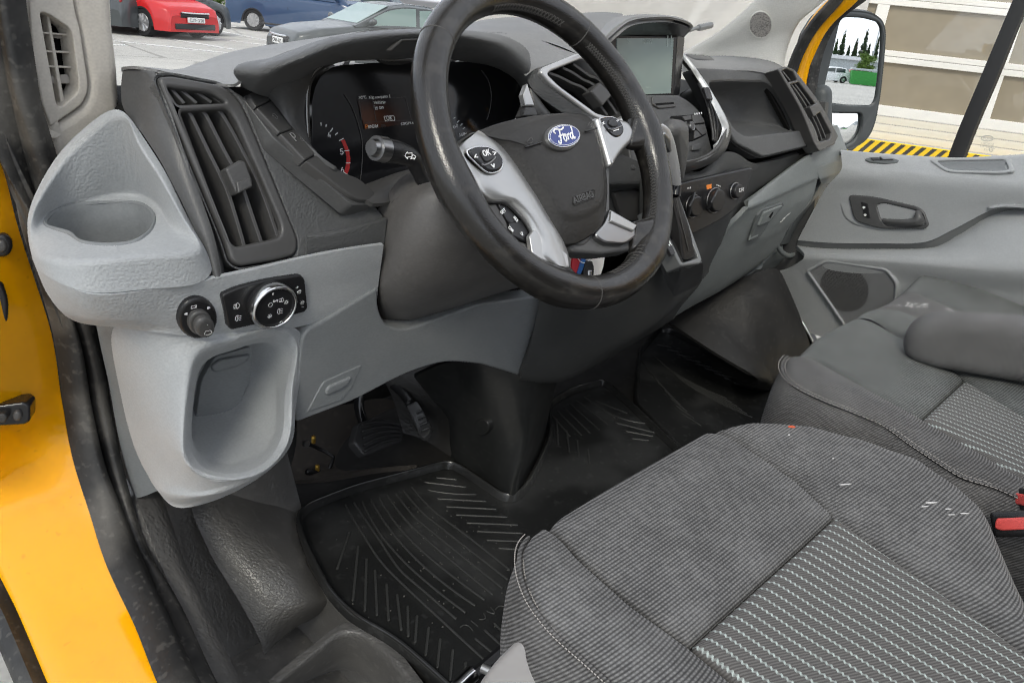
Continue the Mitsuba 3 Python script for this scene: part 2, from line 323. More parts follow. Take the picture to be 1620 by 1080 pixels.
mat('stripe_b', two(pr(proc(stripes(.05)), .85, .2, sheen=.3)))
mat('stitch', two(pr((.05, .048, .045), .7)))
# ---------------------------------------------------------------- the car park outside
GZ = -.65
GR = Plane((0, 0, GZ), (0, 0, 1))
def asphalt(p, n, uv):
    a = fbm(p.x * .35, p.y * .35, 0.0, 4); b = noise(p.x * 60, p.y * 60); c = fbm(p.x * 3, p.y * 3, 1.0, 3)
    v = mix((.285, .28, .26), (.36, .35, .325), a); v = v * (.86 + .28 * b) * (.9 + .2 * c)
    d1, d2, r = voronoi(p.x * .16, p.y * .16); return v * (1 - .35 * smoothstep(.018, .004, d2 - d1))
mat('asphalt', two(pr(proc(asphalt), .85, .2)))
scene['car_park'] = mikit.ply(trimesh.Trimesh(np.array([[-150,-150,GZ],[150,-150,GZ],[150,150,GZ],[-150,150,GZ]], float), [[0,1,2],[0,2,3]], process=False), M('asphalt'), False); tag('car_park', 'pale worn asphalt of the car park', kind='structure')
mat('road_paint', two(pr(proc(lambda p, n, uv: mix((.72, .72, .70), (.45, .44, .42), smoothstep(.5, .75, fbm(p.x * 9, p.y * 9, 0.0, 3)))), .7, .3)))
def ground(x, y, z=GZ): return P(x, y, z, 'z')
def gline(a, b, w=.12):
    A, B_ = ground(*a), ground(*b); d = unit(B_ - A); s = np.cross(d, [0, 0, 1]) * w / 2
    k = key_for('parking_line'); scene[k] = mikit.ply(trimesh.Trimesh(np.array([A - s, B_ - s, B_ + s, A + s]) + [0, 0, .004], [[0,1,2],[0,2,3]], process=False), M('road_paint'), False); tag(k, None, kind='structure')
for a, b in (((180,65),(395,88)), ((205,52),(372,79)), ((335,47),(430,66)), ((345,38),(410,50)), ((60,70),(200,72)), ((420,48),(440,54)), ((300,56),(422,72))): gline(a, b)
# verge with grass and the kerb
def vpt(x, y): return ground(x, y)
ga, gb = ground(280,30), ground(640,30)
gd = unit(gb - ga); gs = np.cross([0,0,1], gd)
if gs @ (ga - EYE) < 0: gs = -gs
gq = np.array([ga - gd * 40, gb + gd * 60, gb + gd * 60 + gs * 4.2, ga - gd * 40 + gs * 4.2])
mat('soil', two(pr(proc(lambda p, n, uv: mix((.10, .14, .03), (.17, .21, .06), fbm(p.x * 2, p.y * 2, 0.0, 3))), .95, .1)))
scene['grass_verge'] = mikit.ply(slab(Plane((0,0,GZ+.08),(0,0,1)), gq[:, :2], .2, .02), M('soil'), 30); tag('grass_verge', 'strip of grass beyond the parked cars', kind='structure')
mat('kerb', two(pr((.42, .41, .39), .9, .2)))
kq = np.array([ga - gd * 40 - gs * .15, gb + gd * 60 - gs * .15, gb + gd * 60, ga - gd * 40])
scene['kerb'] = mikit.ply(slab(Plane((0,0,GZ+.10),(0,0,1)), kq[:, :2], .2, .02), M('kerb'), 30); tag('kerb', 'pale kerb of the grass strip', kind='structure')
mat('blade', {'type': 'twosided', 'bsdf': pr(proc(lambda p, n, uv: mix((.11, .19, .03), (.22, .30, .07), noise(p.x * 11, p.y * 11))), .7, .2)})
rg = np.random.default_rng(3); nb = 26000
along = rg.uniform(-6, 26, nb); across = rg.uniform(0, 4.2, nb); c = ga + along[:, None] * gd + across[:, None] * gs; c[:, 2] = GZ + .078
az = rg.uniform(0, 2 * np.pi, nb); hgt = rg.uniform(.05, .16, nb); w = .012
dx = np.stack([np.cos(az), np.sin(az), az * 0], 1) * w; top = c + np.stack([rg.normal(0, .03, nb), rg.normal(0, .03, nb), hgt], 1)
V = np.stack([c - dx, c + dx, top], 1).reshape(-1, 3)
scene['grass'] = mikit.ply(trimesh.Trimesh(V, np.arange(nb * 3).reshape(-1, 3), process=False), M('blade'), False); tag('grass', 'short green grass on the verge', 'grass', kind='stuff')
# ---- leafy trees and bushes
mat('bark', two(pr((.10, .075, .055), .9, .1)))
def leafmat(name, a, b): mat(name, {'type': 'twosided', 'bsdf': pr(proc(lambda p, n, uv: mix(a, b, noise(p.x * 7, p.y * 7, p.z * 7))), .6, .3)})
leafmat('leaf', (.06, .12, .02), (.16, .25, .05)); leafmat('needle', (.018, .04, .015), (.05, .085, .03))
def tree(key, pos, h, r, label, seed, conifer=False, n=5000, leaf=.07, group=None):
    k = key_for(key); tag(k, label, 'tree' if h > 2 else 'bush', group); g = np.random.default_rng(seed); pos = np.asarray(pos, float)
    limbs = [tube([pos, pos + [0,0,h*.5], pos + [.05*h*g.normal(),.05*h*g.normal(),h*.95]], [h*.022,h*.016,h*.004], 8, 12)]
    cents = []
    if conifer:
        t = np.sqrt(g.random(n)); zz = h * (1 - .93 * t); rr = r * t * (.55 + .45 * np.abs(np.sin(zz * 9 / h * 3))) * g.random(n) ** .4; a = g.uniform(0, 2*np.pi, n)
        q = np.stack([rr*np.cos(a), rr*np.sin(a), zz - .12 * rr], 1)
    else:
        m = 26; a = g.uniform(0, 2*np.pi, m); rad = r * g.random(m) ** .6 * .8; zc = h * g.uniform(.38, .92, m); cl_ = np.stack([rad*np.cos(a), rad*np.sin(a), zc], 1)
        for c_ in cl_[:10]: limbs.append(tube([pos + [0,0,h*.3], pos + c_ * [.5,.5,.9], pos + c_], [h*.010,h*.006,h*.003], 6, 8))
        q = cl_[g.integers(0, m, n)] + g.normal(0, 1, (n, 3)) * r * [.22,.22,.18]; q[:, 2] = np.maximum(q[:, 2], h * .08)
    q += pos; d1 = g.normal(0, 1, (n, 3)); d1 /= np.linalg.norm(d1, axis=1, keepdims=True); d2 = np.cross(d1, g.normal(0, 1, (n, 3))); d2 /= np.linalg.norm(d2, axis=1, keepdims=True)
    s = leaf * g.uniform(.6, 1.3, (n, 1)); V = np.stack([q - d1 * s, q + d2 * s * .5, q + d1 * s, q - d2 * s * .5], 1).reshape(-1, 3); i = np.arange(n) * 4
    add(k + '__trunk', join(*limbs), M('bark'), 50); add(k + '__crown', trimesh.Trimesh(V, np.vstack([np.stack([i, i+1, i+2], 1), np.stack([i, i+2, i+3], 1)]), process=False), M('needle' if conifer else 'leaf'), False)
tree('bush', ground(338,27) + [0,0,.05], 1.5, .8, 'small bright green bush behind the red car', 11, n=3000, leaf=.05)
# ---- cars
mat('tyre', two(pr((.02, .02, .021), .8, .2))); mat('rim_alloy', two(pr((.55, .55, .56), .3, .5, metallic=.8))); mat('car_glass', two(pr((.03, .045, .042), .06, .8))); mat('car_trim', two(pr((.02, .02, .022), .5)))
mat('lamp_glass', two(pr((.62, .64, .66), .12, .8))); mat('plate', two(pr((.78, .78, .76), .5))); mat('glass_pale', two(pr((.20, .28, .255), .08, .8)))
for nm, c in (('red', (.56,.012,.014)), ('blue', (.022,.058,.135)), ('graphite', (.055,.062,.066)), ('silver_grey', (.055,.063,.063)), ('white', (.72,.73,.74)), ('navy', (.02,.03,.06)), ('car_silver', (.4,.41,.42))):
    mat('paint_' + nm, two(pr(c, .25, .5, clearcoat=1.0, clearcoat_gloss=.93)))
KINDS = {  # roof line and bonnet line along the length: (x / length, height), belt height, width, length
    'hatch': dict(L=4.25, W=1.75, H=1.5, low=[(0,.55),(.02,.72),(.10,.82),(.28,.95),(.60,.98),(.90,.98),(.985,.90),(1,.55)], roof=[(.20,.93),(.36,1.38),(.46,1.47),(.70,1.50),(.86,1.42),(.965,.98)], wheels=(.19,.80), r=.32),
    'van': dict(L=5.0, W=1.95, H=1.95, low=[(0,.55),(.015,.80),(.09,.98),(.20,1.15),(.60,1.18),(.97,1.18),(.995,1.1),(1,.55)], roof=[(.16,1.12),(.30,1.80),(.38,1.93),(.70,1.95),(.96,1.90),(.99,1.17)], wheels=(.18,.80), r=.33),
    'coupe': dict(L=4.4, W=1.75, H=1.38, low=[(0,.50),(.02,.66),(.12,.78),(.32,.90),(.60,.92),(.90,.94),(.985,.85),(1,.5)], roof=[(.28,.88),(.46,1.30),(.55,1.37),(.68,1.36),(.86,1.10),(.95,.93)], wheels=(.19,.80), r=.31),
    'bigvan': dict(L=5.5, W=2.0, H=2.5, low=[(0,.6),(.015,.95),(.08,1.15),(.17,1.35),(.60,1.38),(.97,1.38),(.995,1.3),(1,.6)], roof=[(.13,1.3),(.25,2.15),(.31,2.45),(.70,2.5),(.97,2.45),(.99,1.37)], wheels=(.17,.78), r=.35)}
def make_car(key, kind, paint, pos, head, label, cat='car', group=None, plate=None, glass='car_glass', rimbm='rim_alloy', detail=True):
    """A parked car: nose at x = 0 of its own frame, running back along x; head = direction its nose points."""
    K = KINDS[kind]; L_, W_ = K['L'], K['W']; k = key_for(key); tag(k, label, cat, group)
    f = unit(np.r_[np.asarray(head, float)[:2], 0]); s = np.cross([0,0,1], f); o = np.array([pos[0], pos[1], GZ])
    def Wd(v): v = np.asarray(v, float); return o + v[..., :1] * -f + v[..., 1:2] * s + v[..., 2:3] * np.array([0,0,1.0])   # local x back from the nose, y to the car's left, z up
    xs = np.r_[np.linspace(0, .06, 6), np.linspace(.075, .925, 90), np.linspace(.94, 1, 6)]
    lowx, lowz = np.array(K['low']).T; zt = np.interp(xs, lowx, lowz); half = W_/2 * (1 - .16 * np.clip((.10 - xs)/.10, 0, 1) ** 2 - .10 * np.clip((xs - .93)/.07, 0, 1) ** 2)
    secs = []
    for x, z, hw in zip(xs, zt, half):
        t = [(-1,.24),(-1,.40),(-1.0,.55),(-.995,.68),(-.965,.88),(-.93,.96),(-.80,1.0),(-.4,1.02),(0,1.025)]
        zb0 = .19
        for wx_ in K['wheels']:
            rr0 = K['r'] + .06; dd_ = abs((x - wx_) * L_)
            if dd_ < rr0: zb0 = max(zb0, K['r'] + math.sqrt(rr0 ** 2 - dd_ ** 2) - .02)
        zb0 = min(zb0, z * .86)
        q = [(hw*a, zb0 + (z - zb0) * (b - .24)/.76 if b > .24 else zb0) for a, b in t]; q += [(-a, b) for a, b in q[:-1]][::-1]
        secs.append([(x*L_, a, b) for a, b in q])
    body = grid_mesh(Wd(np.array(secs)), .01, flip=False)
    caps = [trimesh.Trimesh(np.vstack([Wd(np.array(q)), Wd(np.array(q)).mean(0)]), [[i, (i+1) % len(q), len(q)] for i in range(len(q))], process=False) for q in (secs[0], secs[-1])]
    add(k + '__body', join(body, *caps), M(paint), 35)
    rx, rz = np.array(K['roof']).T; xs2 = np.linspace(rx[0], rx[-1], 24); zz = np.interp(xs2, rx, rz); belt = np.interp(xs2, lowx, lowz) - .02; secs = []
    for x, z, b in zip(xs2, zz, belt):
        hw = W_/2 * .93; ht = max(z - b, .002); in_ = .13 * ht
        secs.append([(x*L_, -hw, b), (x*L_, -hw + in_*.5, b + ht*.5), (x*L_, -hw + in_*1.0, b + ht*.88), (x*L_, -hw + in_*1.2 + .10, b + ht*.985), (x*L_, 0, b + ht*1.01), (x*L_, hw - in_*1.2 - .10, b + ht*.985), (x*L_, hw - in_*1.0, b + ht*.88), (x*L_, hw - in_*.5, b + ht*.5), (x*L_, hw, b)])
    add(k + '__roof', grid_mesh(Wd(np.array(secs)), .01), M(paint), 35)
    def sp(x, fr, side, out=.012): z = np.interp(x, rx, rz); b = np.interp(x, lowx, lowz) - .02; ht = z - b; return Wd(np.array([x*L_, side * (W_/2*.93 - .13*ht*fr*1.05 + out), b + ht*fr]))
    x0, x1 = rx[0], rx[-1]; span = x1 - x0
    wins = ([(.12,.30),(.31,.62)] if kind in ('bigvan',) else [(.14,.47),(.50,.80)] if kind != 'van' else [(.12,.34),(.37,.62),(.65,.92)])
    for side in (-1, 1):
        for a, b in wins:
            xa, xb = x0 + span*a, x0 + span*b; za = .22
            xt = [xa, xa + (xb-xa)*.33, xa + (xb-xa)*.66, xb]; lo = np.array([sp(x, .12, side) for x in xt]); hi = np.array([sp(x, .86 if i else .80, side) for i, x in enumerate(xt)])
            add(k + '__window', loft([lo, hi], 8, 3, .012, ku='l'), M(glass), 30)
    wa, wb = rx[0] + .02, rx[1] if kind in ('van','bigvan') else rx[1]
    def tp(x, fy): z = np.interp(x, rx, rz); b = np.interp(x, lowx, lowz) - .02; ht = z - b; hw = W_/2*.93 - .156*ht - .08; return Wd(np.array([x*L_ - .012, fy*hw, b + ht + .012]))
    add(k + '__windscreen', loft([[tp(wa, y) for y in (-1,0,1)], [tp((wa+wb)/2, y) for y in (-1,0,1)], [tp(wb, y) for y in (-1,0,1)]], 8, 8, .01), M(glass), 40)
    wa, wb = rx[-2] + .01, rx[-1] - .005
    add(k + '__rear_window', loft([[tp(wa, y) + f*-.02 for y in (-1,0,1)], [tp((wa+wb)/2, y) + f*-.025 for y in (-1,0,1)], [tp(wb, y) + f*-.02 for y in (-1,0,1)]], 8, 8, .01), M(glass), 40)
    for wx in K['wheels']:
        for side in (-1, 1):
            r = K['r']; c = Wd(np.array([wx*L_, side*(np.interp(wx, xs, half) - .11), r])); ax = s * side; wk = key_for(k + '__wheel')
            add(wk, lathe(c - ax*.10, ax, [(r*.66,0),(r*.9,-.005),(r,.03),(r,.17),(r*.93,.205),(r*.68,.208),(r*.66,.16)], 36, f), M('tyre'), 40)
            add(wk + '__rim', join(lathe(c - ax*.02, ax, [(r*.66,0),(r*.67,.118),(r*.62,.124),(r*.60,.07),(r*.1,.085),(r*.08,.10),(0,.102)], 30, f)), M('car_trim'), 40)
            add(wk + '__spokes', join(*[tube([c + ax*.095, c + ax*.10 + (math.cos(t)*f + math.sin(t)*np.array([0,0,1]))*r*.63], [r*.11, r*.075], 6, 4) for t in np.arange(9)*2*np.pi/9] + [lathe(c - ax*.02, ax, [(r*.60,.10),(r*.64,.125),(r*.66,.118)], 30, f)]), M(rimbm), 40)
            ar = np.linspace(-.15, np.pi + .15, 24); A = np.array([[wx*L_ + (r+.05)*math.cos(t), side*(W_/2 + .006), r + (r+.05)*math.sin(t)] for t in ar]); Bq = np.array([[wx*L_ + (r+.0)*math.cos(t), side*(W_/2 + .004), r + (r+.0)*math.sin(t)] for t in ar])
            add(k + '__wheel_arch', grid_mesh(np.array([Wd(A), Wd(Bq)]), .05), M('car_trim'), 40)
    zb = np.interp(.03, lowx, lowz)
    for side in (-1, 1):
        hl = [Wd(np.array([x*L_ + d, side*y, z])) for x, y, z, d in ((.035,W_*.30,zb*.93,-.02),(.10,W_*.44,zb*1.06,.0),(.13,W_*.475,zb*1.02,0),(.04,W_*.44,zb*.80,-.02),(.02,W_*.31,zb*.80,-.03))]
        add(k + '__headlight', hull(hl, .02, 1), M('lamp_glass'), 40)
        add(k + '__rear_light', hull([Wd(np.array([L_*.99, side*W_*.44, .75])), Wd(np.array([L_*.985, side*W_*.44, 1.0])), Wd(np.array([L_*.96, side*W_*.46, .9]))], .03, 1), M('lamp_red'), 40)
        add(k + '__door_mirror', hull([Wd(np.array([L_*(rx[0]+.07), side*(W_/2+.04), np.interp(rx[0]+.05, lowx, lowz)+.06])), Wd(np.array([L_*(rx[0]+.07), side*(W_/2+.16), np.interp(rx[0]+.05, lowx, lowz)+.09]))], .06, 1), M(paint), 50)
        if detail:
            add(k + '__sill', tube([Wd(np.array([L_*.26, side*(W_/2+.004), .27])), Wd(np.array([L_*.74, side*(W_/2+.004), .27]))], .03, 8, 4), M('car_trim'), 40)
            for xx in (rx[0]+.06, rx[0]+.30 if kind != 'van' else .56): add(k + '__door_seam', tube([Wd(np.array([L_*xx, side*(W_/2+.001), zz_])) for zz_ in (.32,.6,.85)], .006, 5, 8), M('car_trim'), True)
    gz = .50
    add(k + '__grille', hull([Wd(np.array([.0,y,z])) for y in (-W_*.24, W_*.24) for z in (zb*.72, zb*.84)] + [Wd(np.array([-.02,y,zb*.78])) for y in (-W_*.2, W_*.2)], .015, 1), M('car_trim'), 40)
    add(k + '__lower_grille', hull([Wd(np.array([-.01,y,z])) for y in (-W_*.34, W_*.34) for z in (.27,.36)], .02, 1), M('car_trim'), 40)
    add(k + '__grille_bar', tube([Wd(np.array([-.03,-W_*.24,zb*.86])), Wd(np.array([-.05,0,zb*.85])), Wd(np.array([-.03,W_*.24,zb*.86]))], .02, 8, 12), M('chrome'), True)
    for xx, dd, zz_ in ((-.045,-1,.47), (L_+.035,1,.62)):
        pk = add(k + '__number_plate', rbox(Wd(np.array([xx,0,zz_])), (.03,.52,.12), .008, np.array([f, s, [0,0,1]]).T), M('plate'), 30)
        pq = Plane(Wd(np.array([xx + dd*.016,0,zz_])), f * -dd, s * -dd)
        if detail:
            m = meshkit.text_mesh(plate or 'CPM-621', .07, .003); m.apply_translation([-m.bounds[1][0]/2, -.035, 0]); v = m.vertices; add(pk + '__lettering', trimesh.Trimesh(pq.o + v[:, :1]*pq.e1 + v[:, 1:2]*pq.e2 + v[:, 2:]*pq.n, m.faces, process=False), M('car_trim'), False)
    return k
mat('lamp_red', two(pr((.35, .01, .01), .15, .8)))
def away(x, y): q = ground(x, y); return q
def toeye(q): return unit(np.r_[(EYE - q)[:2], 0])
def rot2(v, a): a = math.radians(a); return np.array([v[0]*math.cos(a) - v[1]*math.sin(a), v[0]*math.sin(a) + v[1]*math.cos(a), 0])
def place(kind, wx, wside, px, head):
    """Where the nose must be so that the wheel (fraction wx, side) stands on the ground at photo point px."""
    K = KINDS[kind]; g_ = ground(*px); f = unit(np.r_[head[:2], 0]); s = np.cross([0,0,1], f); return g_ + f * wx * K['L'] - s * wside * (K['W']/2 - .02)
h = rot2(toeye(ground(300,55)), 42); make_car('parked_car', 'hatch', 'paint_red', place('hatch', .19, -1, (228,58), h), h, 'bright red hatchback parked facing the van', group='cars parked in the car park', plate='CJT-118')
gc = ground(199,57); h = rot2(-toeye(gc), -42); make_car('parked_car', 'hatch', 'paint_graphite', gc + h * 4.25 + np.cross([0,0,1], h) * .875, h, 'dark graphite car at the left beside the red hatchback', group='cars parked in the car park', plate='VPF-471')
h = rot2(toeye(ground(450,45)), 68); make_car('parked_van', 'van', 'paint_blue', place('van', .80, -1, (401,49), h), h, 'dark blue van parked side on beyond the white lines', 'van', rimbm='car_silver_rim')
mat('car_silver_rim', two(pr((.45, .45, .45), .4, .5, metallic=.5)))
h = rot2(toeye(ground(520,110)), -66); make_car('parked_car', 'coupe', 'paint_silver_grey', place('coupe', .19, 1, (533,114), h), h, 'grey coupe parked just ahead of the windscreen', group='cars parked in the car park', glass='glass_pale')
h = rot2(toeye(ground(590,30)), 60); make_car('parked_car', 'hatch', 'paint_navy', place('hatch', .5, -1, (600,30), h), h, 'dark navy car half hidden behind the grey coupe', group='cars parked in the car park', detail=False)
# ---- the building with the sectional door, turned about thirty degrees from the van
wd = unit(np.array([math.sin(math.radians(-25)), math.cos(math.radians(-25)), 0])); w0 = EYE + ray(1500,150) * (7.2 / math.hypot(*ray(1500,150)[:2])); w0[2] = 0
wn = np.cross([0,0,1], wd); wn = wn if wn @ (EYE - w0) > 0 else -wn
WL = Plane(w0, wn, -wd)
mat('plaster', two(bumped(pr(proc(lambda p, n, uv: mix((.50, .48, .44), (.60, .58, .54), fbm(p.x * 6, p.y * 6, p.z * 6, 4))), .9, .2), grain(90.), .004, 2e-3)))
mat('door_white', two(pr(proc(dusty((.74, .72, .66), (.60, .57, .50), .4, 2.5)), .5, .4)))
mat('door_cream', two(pr(proc(dusty((.68, .64, .53), (.55, .51, .42), .4, 2.5)), .5, .4)))
tag('workshop', 'pale plastered workshop with a glazed white sectional door', 'building')
def wu(x, y): return WL.uv([(x, y)])[0]
e = wu(1372, 120)[0]; 
cut = wu(1345,120)[0]
endu = -4.0
add('workshop__wall', slab(WL, np.array([[endu,GZ],[cut,GZ],[cut,4.6],[endu,4.6]]), .3, 0, h=0), M('plaster'), False)
add('workshop__wall', slab(WL, np.array([[cut,3.6],[14,3.6],[14,4.6],[cut,4.6]]), .3, 0, h=0), M('plaster'), False)
# sections of the door: horizontal rails, stiles, brownish panes
vr = [wu(1480, y)[1] for y in (-92, 9, 92, 185)]
zr = [wu(1500,190)[1], wu(1490,99)[1], wu(1480,9)[1]]; pitch = zr[1] - zr[0]
vb = [wu(1398,12)[0], wu(1566,160)[0]]; wpane = vb[1] - vb[0]
tag('sectional_door', 'white framed sectional workshop door with brownish panes', 'garage door')
dz0 = wu(1440,228)[1]
rails = [zr[0] + pitch * i for i in range(-0, 6)]
rw_ = .045
for i, z in enumerate(rails):
    for s_ in ((-.5, 0), (.03, .5)) if i else ((-.35, .5),):
        add('sectional_door__rail', slab(WL, np.array([[cut, z + 2*rw_*s_[0]*1.0], [14, z + 2*rw_*s_[0]], [14, z + 2*rw_*s_[1]], [cut, z + 2*rw_*s_[1]]]), .05, .004, h=-.02), M('door_white'), 30)
for j in range(-1, 7):
    u = vb[0] + wpane * j
    if u > cut + .1 and u < 13.5:
        for i in range(len(rails) - 1): add('sectional_door__stile', slab(WL, np.array([[u-.045, rails[i]+rw_], [u+.045, rails[i]+rw_], [u+.045, rails[i+1]-rw_], [u-.045, rails[i+1]-rw_]]), .05, .004, h=-.022), M('door_white'), 30)
def panefn(p, n, uv):
    a = fbm(p.x * .9 + p.y * .7, p.z * 2.2, p.y, 3); b = smoothstep(.45, .7, noise(p.x * 1.3 + 4, p.y * 1.3, p.z * .4)); c = fbm(p.x * 9, p.y * 9, p.z * 9, 3)
    return mix(mix((.21, .185, .14), (.30, .25, .17), a), (.19, .18, .155), b) * (.92 + .16 * c)
mat('pane_brown', two(pr(proc(panefn), .18, .4)))
us = [cut] + [u for u in (vb[0] + wpane * j for j in range(-1, 7)) if u > cut + .1 and u < 13.5] + [14]
for i in range(len(rails) - 1):
    for a, b in zip(us[:-1], us[1:]): add('sectional_door__pane', slab(WL, np.array([[a, rails[i]], [b, rails[i]], [b, rails[i+1]], [a, rails[i+1]]]), .01, 0, h=-.055), M('pane_brown'), False)
zb_ = [rails[0] - .3 * rw_ - .02, rails[0] - .15, rails[0] - .27, dz0 + .0]
zs = np.linspace(GZ + .06, rails[0] - .035, 9)
zs = np.r_[np.linspace(dz0, rails[0] - .035, 4)]
for a, b in zip(zs[:-1], zs[1:]): add('sectional_door__panel', slab(WL, np.array([[cut, a + .003], [14, a + .003], [14, b - .003], [cut, b - .003]]), .04, .005, h=-.025), M('door_cream'), 30)
# hazard striped sill beam below the door
zt, zl = dz0, wu(1440, 248)[1] - .12
add('sectional_door__hazard_beam', slab(WL, np.array([[cut, GZ], [14, GZ], [14, zt - .004], [cut, zt - .004]]), .05, .005, h=.05), M('hazard_yellow'), 30, label='yellow and black hazard stripes')
mat('hazard_yellow', two(pr((.80, .52, .015), .5, .4)))
mat('hazard_black', two(pr((.04, .035, .03), .6)))
pw = np.linalg.norm(wu(1406,230) - wu(1390,228)); n_ = int((14 - cut) / pw)
for i in range(n_):
    u = cut + i * pw; sl_ = .20
    add('sectional_door__hazard_stripe', slab(WL, np.array([[u - .02, zt - .30], [u + pw*.45 - .02, zt - .30], [u + pw*.45 + sl_, zt - .008], [u + sl_, zt - .008]]), .002, 0, h=.053), M('hazard_black'), False)
# ---- what stands behind the van and shows in the wing mirror
def rear(dist, lat): return np.array([1.1 + .12 * dist + lat, .3 - dist, GZ])
mat('shed', two(pr((.42, .46, .47), .6, .3))); mat('shed_white', two(pr((.70, .72, .73), .6, .3))); mat('skip_green', two(pr((.03, .26, .04), .45)))
tag('far_shed', 'long pale industrial shed seen in the mirror', 'building')
RB = Plane(rear(150, 0), (0, 1, 0), (1, 0, 0))
add('far_shed__wall', rbox(rear(152, 0) + [0,0,1.5], (190, 4, 3.0), .05), M('shed'), 30)
add('far_shed__roof', rbox(rear(152, 0) + [0,0,3.2], (191, 5, .6), .05), M('shed_white'), 30)
add('far_shed__band', rbox(rear(149.9, 0) + [0,0,.9], (190, .1, .8), .02), M('shed_white'), 30)
tag('waste_container', 'green waste container with grey lid in the car park', 'container')
cp = rear(88, -1.9)
add('waste_container__bin', hull([cp + [x, y, z] for x in (-1.5,1.5) for y in (-1,1) for z in (.1,)] + [cp + [x*1.1, y*1.1, 1.3] for x in (-1.5,1.5) for y in (-1,1)], .05, 1), M('skip_green'), 30)
add('waste_container__lid', rbox(cp + [0,0,1.5], (3.5,2.4,.2), .06), M('shed'), 30)
cols = ['paint_red', 'paint_white', 'paint_graphite', 'paint_car_silver', 'paint_white', 'paint_navy']
lab = ['red hatchback farthest in the row seen in the mirror', 'white car nearest in the row seen in the mirror', 'dark graphite car second in the row seen in the mirror', 'silver car third in the row seen in the mirror', 'white car fourth in the row seen in the mirror', 'navy car fifth in the row seen in the mirror']
for i, (dist, lat) in enumerate(((140,-7.4),(88,-7.6),(97,-8.0),(107,-8.6),(118,-9.3),(130,-10))): make_car('distant_car', 'hatch', cols[i], rear(dist, lat), (-.9, .35, 0), lab[i], 'car', group='row of cars behind the van', detail=False)
make_car('delivery_van', 'bigvan', 'paint_white', rear(13, -9), (-.5, .6, 0), 'white delivery van in the lower mirror glass', 'van', detail=False)
for i, (dist, lat, h_) in enumerate(((165,-10.4,6.5),(166,-9.4,8.2),(168,-8.2,5.8),(164,-6.9,7.0),(167,-5.6,9.0),(165,-4.6,6.2),(168,-3.4,7.6),(166,-2.2,6.8),(165,-12,8))): tree('spruce', rear(dist, lat), h_, h_*.17, 'dark conifer behind the far shed', 60 + i, True, 1500, .22, 'conifers behind the far shed')
tree('birch', rear(100, -2.6), 3.4, .9, 'young green tree by the waste container', 80, False, 2500, .12)
tag('lamp_post', 'slim grey lamp post in the car park', 'street lamp'); lp = rear(110, -2.4)
add('lamp_post__pole', tube([lp, lp + [0,0,9]], [.09,.05], 8, 6), M('shed'), True); add('lamp_post__head', rbox(lp + [.4,0,9], (.9,.25,.12), .04), M('shed'), 40)
# ---------------------------------------------------------------- the van's body round the driver's door opening
tag('van', 'yellow van body with door opening, windscreen pillars and black cab floor', 'van')
jr = PY((-40,-200,.42),(-24,60,.42),(0,207,.41),(18,290,.405),(35,360,.40),(53,417,.40),(80,500,.40),(100,610,.40),(118,720,.375),(147,810,.33),(173,887,.27),(213,973,.19),(258,1080,.075),(330,1220,-.06),(470,1460,-.22))
jl = PY((-240,-200,.36),(-190,60,.36),(-170,207,.355),(-160,290,.35),(-150,360,.345),(-140,417,.34),(-125,500,.33),(-110,610,.32),(-85,720,.33))
jl = np.vstack([jl, PZ((-60,800,.19),(-25,880,.135),(20,970,.095),(67,1080,.075),(130,1220,.075),(250,1460,.08))])
add('van__door_jamb', ribbon(jl, jr, ((0,-.02),(.03,-.004),(.1,0),(.3,.002),(.5,-.004),(.8,-.002),(1,-.006)), 160, .02), M('yellow'), 40)
ol = jl + (jl - jr) * .02
add('van__sill_seal', ribbon(jl[9:] + (jl[9:] - jr[9:]) * .24 + [0,0,-.01], jl[9:] + [0,0,-.004], ((0,-.012),(.15,.006),(.5,.010),(.85,.006),(1,-.012)), 60, .012), M('seal'))
# weather seal: outer dirty lip and inner finisher
si = PY((30,-200,.37),(37,0,.37),(50,83,.37),(67,173,.375),(80,213,.38),(92,250,.385),(112,330,.39),(132,420,.395),(153,513,.40),(173,613,.40),(192,720,.375),(213,803,.335),(253,907,.26),(283,973,.20),(327,1080,.10),(400,1220,-.03),(540,1460,-.19))
sm_ = PY((-12,-200,.385),(-4,0,.385),(6,83,.385),(20,173,.385),(36,240,.39),(52,300,.395),(68,370,.40),(86,430,.40),(112,513,.405),(137,613,.405),(158,720,.38),(181,806,.34),(214,895,.28),(248,972,.20),(292,1080,.09),(366,1220,-.045),(505,1460,-.205))
jr2 = jr + [0, -.002, .002]
add('van__weather_seal', ribbon(curve(jr2,60), curve(sm_,60), ((0,-.006),(.06,.010),(.3,.022),(.55,.024),(.8,.014),(.93,.004),(1,-.004)), 160, .015), M('seal'), 50)
add('van__seal_finisher', ribbon(curve(sm_,60), curve(si,60), ((0,-.003),(.12,.012),(.4,.020),(.7,.018),(.92,.006),(1,-.006)), 160, .015), M('seal'), 50)
